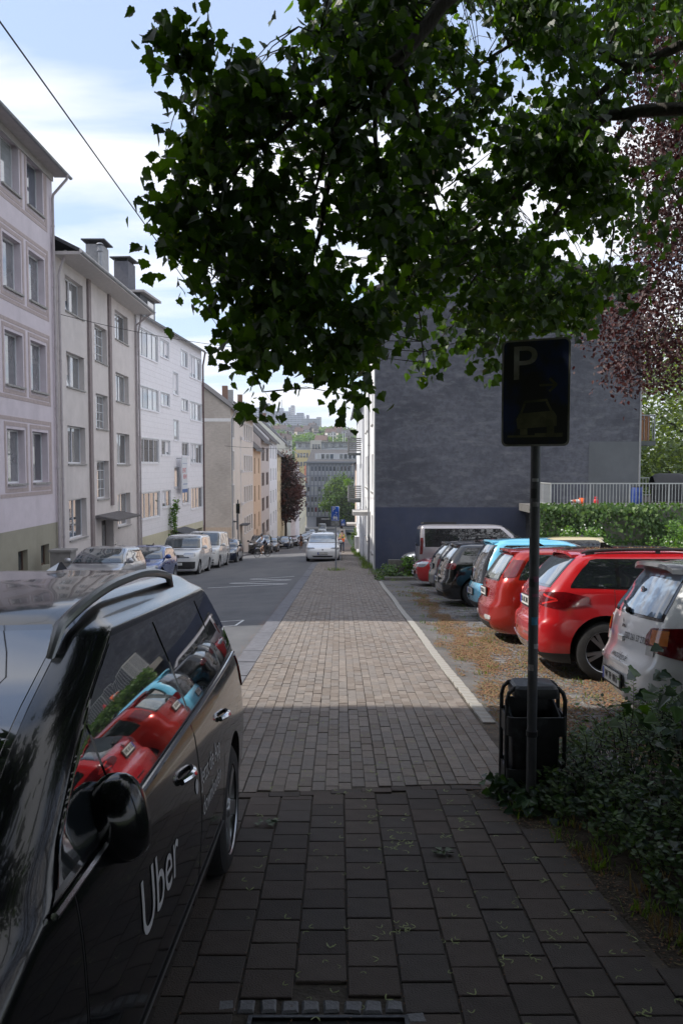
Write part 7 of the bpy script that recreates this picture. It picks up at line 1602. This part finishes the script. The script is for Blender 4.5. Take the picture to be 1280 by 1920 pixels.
bar_ = thing('blue_barrel', 'blue plastic barrel behind the railing at the house corner', 'barrel', (atD(1193,930,33.2).x, 33.2, tz)); mb = MB(); mb.lathe([(0,0),(.2,.0),(.23,.1),(.24,.32),(.235,.34),(.24,.36),(.23,.6),(.2,.7),(0,.7)], 18); mb.build('body', mat('barrel_blue', (.02,.05,.22), .4, var=.1), bar_, smooth=True); mb = MB(); mb.lathe([(.21,.70),(.21,.74),(0,.745)], 18); mb.build('lid', M_blkp, bar_, smooth=True)
lw = thing('low_wall', 'low concrete slab wall edging the hedge at the car park corner', 'wall', (1.55, 27.2, zR(27.2))); mb = MB(); mb.box(0,1.5,0,.22,-.2,.10); mb.box(.25,1.2,1.9,2.1,-.3,.48); mb.build('slab', mat('mossy_concrete', (.13,.125,.11), .9, var=.25, bump=.5), lw)
# ---- parking sign beside the bin
PX_, PY_ = 1.215, 4.95; zg = zR(PY_); zc = (atD(991,637,PY_).z + atD(991,837,PY_).z)/2; ph = (atD(991,637,PY_).z - atD(991,837,PY_).z)
sg = thing('parking_sign', 'weathered blue parking sign on a grey pole beside the litter bin', 'sign', (PX_, PY_, zg))
M_pole = stain_shade(mat('pole_zinc', (.085,.09,.10), .55, metal=.3, var=.2, nscale=9, bump=.2), (.09,.085,.08), 3, .4, .65, .8, (1,1,.5)); mb = MB(); mb.tube([(0,0,-.1),(0,0,zc+ph*.45-zg)], .031, 20); mb.build('pole', M_pole, sg, smooth=True)
M_sblue = stain_shade(mat('sign_blue', (.006,.022,.10), .45, var=.1), (.012,.014,.008), 3.2, .38, .56, .95, (1,1,.8)); M_swh = stain_shade(mat('sign_white', (.36,.35,.33), .5, var=.08), (.10,.095,.04), 3.2, .42, .62, .85); M_swm = stain_shade(mat('sign_mossy_white', (.12,.12,.055), .6, var=.2, nscale=8), (.025,.027,.01), 5, .42, .62, .8); M_sbk = mat('sign_back_grey', (.2,.2,.2), .5, metal=.3)
def rrect(w, h, r, n=6):
    P_ = []
    for cx_, cy_, a0 in ((w/2-r,h/2-r,0),(-w/2+r,h/2-r,90),(-w/2+r,-h/2+r,180),(w/2-r,-h/2+r,270)):
        for i in range(n+1): t = R(a0+90*i/n); P_.append((cx_+r*math.cos(t), cy_+r*math.sin(t)))
    return P_
def sign_plate(root, w, h, z, yaw, mb_blue, mw, mm, arrow=1, forward=.036):
    """plate normal -y before yaw; drawn in x,z"""
    B = Matrix.Translation((0,0,z)) @ Matrix.Rotation(yaw, 4, 'Z') @ Matrix.Translation((0,-forward,0)) @ Matrix.Rotation(R(90), 4, 'X')
    mb = MB(); mb.prism(rrect(w, h, .035*w/.42), -.003, .0, 0, B); pl_ = mb.build('plate', M_sbk, root)
    mb = MB(); mb.prism(rrect(w-.004, h-.004, .034*w/.42), .0004, .0012, 0, B); mb.build('rim', mw, root)
    mb = MB(); mb.prism(rrect(w-.024, h-.024, .028*w/.42), .0016, .0022, 0, B); mb.build('face', mb_blue, root); k = w/.42
    me = text_mesh('P', .30*k, 'CENTER', .0004); me.transform(B @ Matrix.Translation((-.072*k, .175*k, .003)) @ Matrix.Scale(1.12,4,(1,0,0))); me.materials.clear(); me.materials.append(mw); link('letter_p', me, root)
    T = lambda x, y: B @ Vector((x*k, y*k, .0032))
    def bar2(mb, a, b, wd): a, b = Vector(a), Vector(b); d = (b-a).normalized(); n = Vector((-d.y, d.x))*wd/2; mb.quad(T(*(a-n)), T(*(b-n)), T(*(b+n)), T(*(a+n)))
    mb = MB(); ax = .075; s_ = arrow; bar2(mb, (ax-.05*s_, .045), (ax+.05*s_, .045), .014); bar2(mb, (ax+.01*s_, .085), (ax+.055*s_, .043), .016); bar2(mb, (ax+.01*s_, .005), (ax+.055*s_, .047), .016); mb.build('arrow', mm, root)
    # car seen from the front, half on the kerb, tilted
    mb = MB(); th = .06*s_; rot_ = lambda x, y: (x*math.cos(th)-(y)*math.sin(th)+.01, y*math.cos(th)+x*math.sin(th)-.17)
    def poly(ps, m=0, z=.0032): 
        mb.add([B @ Vector((rot_(x, y)[0]*k, rot_(x, y)[1]*k, z)) for x, y in ps], [tuple(range(len(ps)))], m)
    poly([(-.12,-.045),(.12,-.045),(.125,.015),(.105,.05),(-.105,.05),(-.125,.015)]); poly([(-.10,.051),(-.085,.051),(-.06,.108),(-.075,.112)]); poly([(.10,.051),(.085,.051),(.06,.108),(.075,.112)]); poly([(-.075,.112),(.075,.112),(.07,.127),(-.07,.127)]); poly([(-.105,-.085),(-.06,-.085),(-.06,-.046),(-.105,-.046)]); poly([(.06,-.085),(.105,-.085),(.105,-.046),(.06,-.046)])
    mb.quad(T(-.17,-.275), T(.17,-.275), T(.17,-.262), T(-.17,-.262)); mb.quad(T(.0,-.262), T(.17,-.262), T(.17,-.25), T(.0,-.25)); mb.build('car_pictogram', mm, root)
    return B
B_ = sign_plate(sg, .415, ph, zc-zg, R(-25), M_sblue, M_swh, M_swm, 1)
for zz in (zc-zg+ph*.3, zc-zg-ph*.3): mb = MB(); mb.tube([(0,0,zz-.012),(0,0,zz+.012)], .036, 16); mb.build('clamp', M_zinc, sg, smooth=True)
for i, (py, c_, h_, a0) in enumerate(((925,(.03,.03,.035),.06,200),(945,(.25,.24,.25),.03,230),(1085,(.20,.06,.12),.035,250),(1092,(.03,.03,.03),.05,190),(1115,(.22,.07,.12),.02,240),(1163,(.05,.22,.36),.05,235),(1250,(.35,.33,.33),.04,190),(900,(.4,.4,.42),.02,220),(1210,(.28,.28,.3),.03,265))):
    zz = atD(994, py, PY_).z - zg; mb = MB(); mb.grid(lambda u, v: (.0318*math.cos(R(a0+75*u)), .0318*math.sin(R(a0+75*u)), zz-h_/2+h_*v), 6, 1); mb.build('sticker', mat('sticker_%d' % i, c_, .6, var=.3, nscale=60), sg, smooth='all')
# ---- litter bin
bn_ = thing('litter_bin', 'black plastic litter bin with arched lid fixed to the sign pole', 'bin', (1.285, 5.22, zR(5.2)+.015)); M_bin = stain_shade(mat('bin_plastic', (.02,.021,.024), .42, var=.2, nscale=15, bump=.15), (.07,.08,.085), 9, .52, .66, .6); BW, BD, BH = .19, .14, .74
def rring(mb, w, d, r, z0, z1, t):
    o = rrect(w*2, d*2, r); i = rrect(w*2-2*t, d*2-2*t, max(.005, r-t)); n = len(o); vs = [(x,y,z0) for x,y in o]+[(x,y,z1) for x,y in o]+[(x,y,z1) for x,y in i]+[(x,y,z0) for x,y in i]
    f = []
    for k in range(n):
        k2 = (k+1) % n; f += [(k,k2,n+k2,n+k),(n+k,n+k2,2*n+k2,2*n+k),(2*n+k,2*n+k2,3*n+k2,3*n+k),(3*n+k,3*n+k2,k2,k)]
    mb.add(vs, f)
mb = MB(); rring(mb, BW+.005, BD+.005, .05, .05, .20, .012); mb.build('lower_band', M_bin, bn_, smooth=True); mb = MB(); rring(mb, BW+.005, BD+.005, .05, .42, .545, .012); mb.build('upper_band', M_bin, bn_, smooth=True)
mb = MB(); r1 = rrect(2*BW-.05, 2*BD-.04, .045); r0 = [(x*.88, y*.88) for x, y in r1]; n = len(r1)
mb.add([(x,y,.04) for x,y in r0]+[(x,y,.57+.05*(y/BD)) for x,y in r1]+[(x*.93,y*.93,.57+.05*(y/BD)) for x,y in r1]+[(x*.8,y*.8,.12) for x,y in r0], [f for k in range(n) for f in ((k,(k+1)%n,n+(k+1)%n,n+k),(n+k,n+(k+1)%n,2*n+(k+1)%n,2*n+k),(2*n+k,2*n+(k+1)%n,3*n+(k+1)%n,3*n+k))]+[tuple(reversed(range(n))), tuple(range(3*n,4*n))]); mb.build('liner', M_bin, bn_, smooth=True)
for sx_ in (-1, 1):
    mb = MB()
    for sy_ in (-.085, .085):
        mb.tube([(sx_*BW, sy_, .03),(sx_*BW, sy_, .40),(sx_*BW, sy_, .64),(sx_*(BW-.012), sy_, .69),(sx_*(BW-.045), sy_, .722),(sx_*(BW-.08), sy_*.9, .728)], .014, 8)
    mb.grid(lambda u, v: (sx_*BW - sx_*(.0+.045*max(0,(u-.75)*4)**2), -.085+.17*v, .20+.50*u), 10, 2) if False else None
    mb.build('side_hoop', M_bin, bn_, smooth=True)
mb = MB(); rl = rrect(2*(BW-.045), 2*(BD-.01), .04); n = len(rl)
mb.add([(x*1.0,y,.665) for x,y in rl]+[(x*1.02,y*1.02,.69) for x,y in rl]+[(x*.98,y*.96,.725) for x,y in rl]+[(x*.86,y*.80,.742) for x,y in rl], [f for k in range(n) for f in ((k,(k+1)%n,n+(k+1)%n,n+k),(n+k,n+(k+1)%n,2*n+(k+1)%n,2*n+k),(2*n+k,2*n+(k+1)%n,3*n+(k+1)%n,3*n+k))]+[tuple(reversed(range(n))), tuple(range(3*n,4*n))]); mb.build('lid', M_bin, bn_, smooth=True)
mb = MB(); hp = rrect(.075,.028,.0139); mb.add([(x-.05, .118, .575+y) for x,y in hp], [tuple(range(len(hp)))]); mb.build('grip_hole', M_li[1], bn_)
for zz in (.06, .47): mb = MB(); mb.tube([(PX_-1.285, PY_-5.22, zz+.0),(PX_-1.285, PY_-5.22, zz+.035)], .037, 14); mb.bar((PX_-1.285, PY_-5.22, zz+.02), (PX_-1.285+.04, -.13, zz+.02), .03); mb.build('pole_clamp', M_bin, bn_, smooth=True)
# ---- far signs
def far_sign(label, x, y, zt, w, yaw, arrow, second=True):
    t = thing('parking_sign', label, 'sign', (x, y, zR(y))); h = w*1.5; z = zt - zR(y) - h/2; mb = MB(); mb.tube([(0,0,-.1),(0,0,z+h*.45)], .035, 10); mb.build('pole', M_zinc, t, smooth=True)
    sign_plate(t, w, h, z, yaw, mat('sign_blue_clean', (.015,.09,.42), .4, var=.05), mat('sign_white_clean', (.62,.62,.6), .4, var=.05), mat('sign_white_clean', (.62,.62,.6)), arrow, .05)
    if second: mb = MB(); c_, q_ = math.cos(yaw), math.sin(yaw); Mx = Matrix.Rotation(yaw,4,'Z'); mb.add([Mx @ Vector(p) for p in [(-w/2,-.055,z-h/2-.20),(w/2,-.055,z-h/2-.20),(w/2,-.05,z-h/2-.20),(-w/2,-.05,z-h/2-.20),(-w/2,-.055,z-h/2-.02),(w/2,-.055,z-h/2-.02),(w/2,-.05,z-h/2-.02),(-w/2,-.05,z-h/2-.02)]], [(0,3,2,1),(4,5,6,7),(0,1,5,4),(1,2,6,5),(2,3,7,6),(3,0,4,7)]); mb.build('lower_plate', stain_shade(mat('plate_grey', (.3,.31,.3), .6), (.15,.15,.13), 12, .4, .6, .8), t)
    return t
far_sign('clean bright blue parking sign with small grey plate, in front of the white electric car', -.145, 33.6, zat(627,949,33.6), .42, R(-36), -1)
far_sign('distant small blue parking sign further down the right pavement', .55, 118, zat(642,974,118), .6, R(0), -1, False)
mb = MB(); tuft(mb, 0, 0, 0, 160, .14, .22); t_ = tag(mb.build('weed_tuft', M_gr, None, (-.145, 33.6, zR(33.6)), smooth=False), 'round tuft of weeds at the foot of the bright blue sign', 'weeds')
# bus stop style post at the corner of the cream house
bp = thing('street_post', 'thin dark post with a black panel in front of the cream house corner', 'post', (-7.95, 62.5, zleft(62.5))); mb = MB(); mb.tube([(0,0,0),(0,0,4.4)], .05, 8); mb.build('pole', M_slate, bp, smooth=True); mb = MB(); mb.box(-.15,.15,-.06,-.052,3.3,4.1); mb.build('panel', M_gloss, bp)
mb = MB(); mb.box(-1,1,-.03,.03,-.55,.55); sg2 = tag(mb.build('projecting_sign', M_pw, None, (-8.3, 171, zat(583, 922, 171))), 'white projecting shop sign on the pale pink house', 'sign')
bs = thing('grey_utility_box', 'grey concrete utility pillar on the left pavement below the pink house corner', 'box', (-9.6, 27.6, zleft(27.6))); mb = MB(); mb.box(-.35,.35,-.3,.3,0,1.25); mb.build('cabinet', mat('cabinet_grey', (.26,.25,.24), .8, var=.15), bs); mb = MB(); mb.box(-.4,.4,-.35,.35,1.25,1.33); mb.build('cap', mat('cabinet_grey', (.26,.25,.24)), bs)
# down by the right fronts: pipe, meter box
mb = MB(); mb.box(-.3,.0,-.35,.35,.4,1.3); tag(mb.build('meter_box', M_pvc, None, (1.42, 58, zR(58))), 'white meter box low on the right hand house front', 'box')
# ---- wires
M_wire = mat('wire_black', (.02,.02,.022), .6, var=.1)
def wire(label, pts, r, sag=0, m=M_wire):
    v = []; 
    for a, b in zip(pts, pts[1:]):
        for i in range(12): t = i/12; p = a.lerp(b, t); p.z -= sag*4*t*(1-t); v.append(p)
    v.append(pts[-1]); mb = MB(); mb.tube(v, r, 5); return tag(mb.build('overhead_wire', m, smooth='all'), label, 'cable')
a = atD(0, 40, 9.4); b = atD(425, 635, 28.3); c_ = atD(552, 812, 71); wire('thick black overhead cable running down along the street from top left', [a + (a-b)*.5, a, b, c_], .011)
wire('thin cable crossing the street from the grey house to the gabled house', [atD(108, 588, 30.2), atD(430, 650, 33.6), atD(697, 667, 34)], .011, .12)
wire('pale cable hanging in a curve over the far end of the street', [atD(505, 790, 110), atD(535, 828, 120), atD(550, 845, 128), atD(572, 853, 150)], .07, .3, M_spand)
wire('thin cable spanning from the cream gable to the right hand side', [atD(421, 836, 65.9), atD(667, 836, 66)], .014, .25)
# ---- people
SK = mat('skin', (.42,.25,.17), .55, var=.08)
def skin(name, nodes, edges, m, parent, sub=1):
    keys = list(nodes); me = bpy.data.meshes.new(name); me.from_pydata([nodes[k][0] for k in keys], [(keys.index(a), keys.index(b)) for a, b in edges], []); o = bpy.data.objects.new(name, me); col.objects.link(o)
    s_ = o.modifiers.new('s', 'SKIN'); s_.use_smooth_shade = True
    for i, k in enumerate(keys): sv = me.skin_vertices[0].data[i]; rr = nodes[k][1]; sv.radius = (rr, rr) if not isinstance(rr, tuple) else rr; sv.use_root = (i == 0)
    ss = o.modifiers.new('u', 'SUBSURF'); ss.levels = sub; ss.render_levels = sub
    nm = bpy.data.meshes.new_from_object(o.evaluated_get(bpy.context.evaluated_depsgraph_get())); bpy.data.objects.remove(o); nm.materials.clear(); nm.materials.append(m); nm.polygons.foreach_set('use_smooth', [True]*len(nm.polygons)); nm.name = name; return link(name, nm, parent)
def person(label, loc, hd, J, cols, hair, cap=None, group=None, extra=None):
    """J: joint positions (right-handed, y forward). cols: shirt, trousers, shoes"""
    t = thing('person', label, 'person', loc, (0,0,hd), group); N_ = {'pel': (J['pel'], .12), 'wai': (J['wai'], .105), 'che': (J['che'], .13), 'nek': (J['nek'], .05), 'hea': (J['hea'], .075), 'cro': (J['cro'], .075)}
    E_ = [('pel','wai'),('wai','che'),('che','nek'),('nek','hea'),('hea','cro')]
    for s_ in 'LR':
        N_.update({'sh'+s_: (J['sh'+s_], .058), 'el'+s_: (J['el'+s_], .042), 'wr'+s_: (J['wr'+s_], .028), 'ha'+s_: (J['ha'+s_], .033), 'hi'+s_: (J['hi'+s_], .085), 'kn'+s_: (J['kn'+s_], .055), 'an'+s_: (J['an'+s_], .036), 'to'+s_: (J['to'+s_], .035)})
        E_ += [('che','sh'+s_),('sh'+s_,'el'+s_),('el'+s_,'wr'+s_),('wr'+s_,'ha'+s_),('pel','hi'+s_),('hi'+s_,'kn'+s_),('kn'+s_,'an'+s_),('an'+s_,'to'+s_)]
    skin('body', N_, E_, SK, t, 2)
    g = .014; sleeve = cols.get('sleeve', 1); sub = {k: (v[0], v[1]+g) for k, v in N_.items()}
    ks = ['pel','wai','che','shL','shR','elL','elR'] + (['wrL','wrR'] if sleeve > 1 else []); es = [('pel','wai'),('wai','che'),('che','shL'),('che','shR'),('shL','elL'),('shR','elR')] + ([('elL','wrL'),('elR','wrR')] if sleeve > 1 else [])
    if sleeve == 1:
        for s_ in 'LR': sub['el'+s_] = (tuple(Vector(J['sh'+s_]).lerp(Vector(J['el'+s_]), .75)), .058)
    skin('shirt', {k: sub[k] for k in ks}, es, cols['shirt'], t, 1)
    if cols.get('vest'):
        skin('vest', {'pel': (J['pel'], .14), 'wai': (J['wai'], .135), 'che': (J['che'], .165)}, [('pel','wai'),('wai','che')], cols['vest'], t, 1)
    leg = cols.get('leg', 1.0); sb = {k: (v[0], v[1]+g) for k, v in N_.items()}
    for s_ in 'LR':
        if leg < 1: sb['kn'+s_] = (tuple(Vector(J['hi'+s_]).lerp(Vector(J['kn'+s_]), .85)), .075)
    ks = ['pel','hiL','hiR','knL','knR'] + (['anL','anR'] if leg >= 1 else []); es = [('pel','hiL'),('pel','hiR'),('hiL','knL'),('hiR','knR')] + ([('knL','anL'),('knR','anR')] if leg >= 1 else [])
    skin('trousers', {k: sb[k] for k in ks}, es, cols['trousers'], t, 1)
    for s_ in 'LR': mb = MB(); a_, b_ = Vector(J['an'+s_]), Vector(J['to'+s_]); mb.sph(a_.lerp(b_, .55)+Vector((0,0,-.01)), 1, 10, 6, 0, (.05, max(.05,(b_-a_).length*.72), .05)); mb.build('shoe', cols['shoes'], t, smooth='all')
    mb = MB(); hc = Vector(J['hea']).lerp(Vector(J['cro']), .6); mb.sph(hc+Vector((0,-.012,.035)), .108, 14, 9, 0, (.92,1.05,.98)); mb.build('helmet' if cap else 'hair', cap or hair, t, smooth='all')
    mb = MB(); mb.sph(hc+Vector((0,.10,-.03)), .018, 6, 5); mb.build('nose', SK, t, smooth='all')
    for e_ in (-.032,.032): mb = MB(); mb.sph(hc+Vector((e_,.092,.0)), .010, 6, 5); mb.build('eye', M_ink, t, smooth='all')
    return t
V_ = lambda x, y, z: (x, y, z)
ped = dict(pel=V_(0,0,.92), wai=V_(0,.01,1.08), che=V_(0,.02,1.30), nek=V_(0,.02,1.48), hea=V_(0,.03,1.58), cro=V_(0,.03,1.67), shL=V_(-.18,.02,1.40), shR=V_(.18,.02,1.40), elL=V_(-.26,.02,1.14), elR=V_(.25,-.03,1.14), wrL=V_(-.20,.20,1.04), wrR=V_(.20,.14,.98), haL=V_(-.16,.25,1.03), haR=V_(.18,.2,.94), hiL=V_(-.09,0,.86), hiR=V_(.09,0,.86), knL=V_(-.10,.12,.50), knR=V_(.10,-.02,.48), anL=V_(-.10,.14,.09), anR=V_(.10,-.22,.12), toL=V_(-.10,.27,.04), toR=V_(.10,-.10,.05))
P1 = person('pedestrian in a green shirt and dark trousers walking up behind the white electric car', (.22, 62.5, zR(62.5)+.0), R(180), ped, dict(shirt=mat('shirt_green', (.03,.16,.09), .8, var=.2), trousers=mat('trousers_navy', (.015,.025,.05), .8), shoes=M_blkp), mat('hair_dark', (.03,.02,.015), .7), None)
mb = MB(); mb.box(-.17,.17,-.08,.08,0,.24); bag = thing('orange_bag', 'orange bag carried in front by the pedestrian in green', 'bag', (.22, 62.22, zR(62.2)+.86)); mb.build('pouch', mat('bag_orange', (.65,.12,.03), .6, var=.15), bag); mb = MB(); mb.tube([(-.16,-.0,.24),(-.17,.12,.5),(-.13,.22,.62)], .02, 6); mb.tube([(.16,0,.24),(.17,.12,.5),(.13,.22,.62)], .02, 6); mb.build('strap', mat('strap_yellow', (.6,.35,.04), .6), bag)
cyc = dict(pel=V_(0,-.28,1.0), wai=V_(0,-.20,1.14), che=V_(0,-.02,1.34), nek=V_(0,.07,1.48), hea=V_(0,.11,1.56), cro=V_(0,.12,1.65), shL=V_(-.17,0,1.42), shR=V_(.17,0,1.42), elL=V_(-.27,.22,1.22), elR=V_(.27,.22,1.22), wrL=V_(-.26,.42,1.10), wrR=V_(.26,.42,1.10), haL=V_(-.25,.47,1.08), haR=V_(.25,.47,1.08), hiL=V_(-.09,-.25,.95), hiR=V_(.09,-.25,.95), knL=V_(-.11,.15,.78), knR=V_(.11,.10,.62), anL=V_(-.11,.0,.42), anR=V_(.11,-.06,.20), toL=V_(-.11,.14,.38), toR=V_(.11,.08,.16))
def bicycle(label, loc, hd, c_, tyre_c=None, group='bicycles being ridden on the road'):
    t = thing('bicycle', label, 'bicycle', loc, (0,0,hd), group); Mw = Matrix.Rotation(R(90),4,'Y'); m_ = mat('frame_'+c_[0], c_[1], .35)
    for y in (.55, -.52):
        mb = MB(); mb.lathe([(.33,-.02),(.35,-.012),(.355,0),(.35,.012),(.33,.02),(.32,0),(.33,-.02)], 28, 0, Mw); w = mb.build('wheel', M_tyre, t, (0,y,.355), smooth=True); mb = MB()
        for k in range(14): a_ = 6.2832*k/14; mb.tube([(0,0,0),(0,math.cos(a_)*.32,math.sin(a_)*.32)], .003, 3)
        mb.tube([(-.04,0,0),(.04,0,0)], .02, 8); mb.build('spokes', M_alloy, w)
    mb = MB()
    for a_, b_ in (((0,-.1,.30),(0,-.22,.86)),((0,-.1,.30),(0,.36,.80)),((0,-.20,.80),(0,.34,.86)),((.03,-.52,.355),(0,-.1,.30)),((-.03,-.52,.355),(0,-.1,.30)),((.03,-.52,.355),(0,-.2,.8)),((-.03,-.52,.355),(0,-.2,.8)),((0,.34,.9),(0,.38,.72))): mb.tube([a_, b_], .019, 6)
    mb.build('frame', m_, t, smooth=True); mb = MB()
    for s_ in (-.05,.05): mb.tube([(s_,.38,.72),(s_,.55,.355)], .013, 6)
    mb.tube([(0,.33,.9),(0,.31,1.02)], .015, 6); mb.build('fork', M_blkp, t, smooth=True)
    mb = MB(); mb.tube([(-.27,.46,1.06),(-.22,.40,1.06),(0,.33,1.03),(.22,.40,1.06),(.27,.46,1.06)], .014, 6); mb.build('handlebar', M_blkp, t, smooth=True)
    mb = MB(); mb.sph((0,-.27,.92), 1, 10, 6, 0, (.07,.14,.035)); mb.build('saddle', M_blkp, t, smooth=True); mb = MB(); mb.tube([(-.12,-.02,.40),(-.03,-.1,.30),(.03,-.1,.30),(.12,-.14,.18)], .012, 5); mb.build('crank', M_alloy, t)
    for sx_ in (-1, 1):
        if c_[0] == 'grey': mb = MB(); mb.box(*sorted((sx_*.05, sx_*.17)), -.72, -.38, .45, .80); mb.build('pannier', M_blkp, t)
    return t
cx1 = (-5.55, 57.5); b1 = bicycle('dark trekking bicycle with panniers, ridden diagonally towards us by the left kerb', (cx1[0], cx1[1], zroad(*cx1)), R(180-38), ('grey', (.03,.03,.035)))
person('cyclist in helmet, dark vest and shorts riding towards us in front of the black off-roader', (cx1[0], cx1[1], zroad(*cx1)), R(180-38), cyc, dict(vest=mat('vest_navy', (.02,.022,.04), .8, var=.2), sleeve=2, shirt=mat('shirt_pale_blue', (.35,.42,.55), .8, var=.1), trousers=mat('shorts_dark', (.03,.03,.04), .8), shoes=M_pvc, leg=.8), None, mat('helmet_dark', (.03,.03,.035), .4))
cx2 = (-4.35, 90.0); b2 = bicycle('bicycle with orange frame ridden in mid road further down', (cx2[0], cx2[1], zroad(*cx2)), R(180-8), ('orange', (.4,.12,.03)))
person('cyclist dressed in black riding uphill in the middle of the road', (cx2[0], cx2[1], zroad(*cx2)), R(180-8), cyc, dict(shirt=M_blkp, trousers=mat('shorts_dark', (.03,.03,.04)), shoes=M_blkp, sleeve=2, leg=.8), mat('hair_dark', (.03,.02,.015)), None)
# ---- light summer haze over the valley
hz = MB(); hz.box(-2400, 2400, -600, 2200, -60, 118); HZ = tag(hz.build('haze', []), 'faint pale haze in the air between the street and the hill', kind='stuff')
hm = bpy.data.materials.new('haze'); hm.use_nodes = True; hm.node_tree.nodes.clear(); ho = hm.node_tree.nodes.new('ShaderNodeOutputMaterial'); hv = hm.node_tree.nodes.new('ShaderNodeVolumePrincipled'); hv.inputs['Density'].default_value = .00024; hv.inputs['Color'].default_value = (.86,.9,1,1); hv.inputs['Anisotropy'].default_value = .2; hm.node_tree.links.new(hv.outputs[0], ho.inputs['Volume']); HZ.data.materials.append(hm)
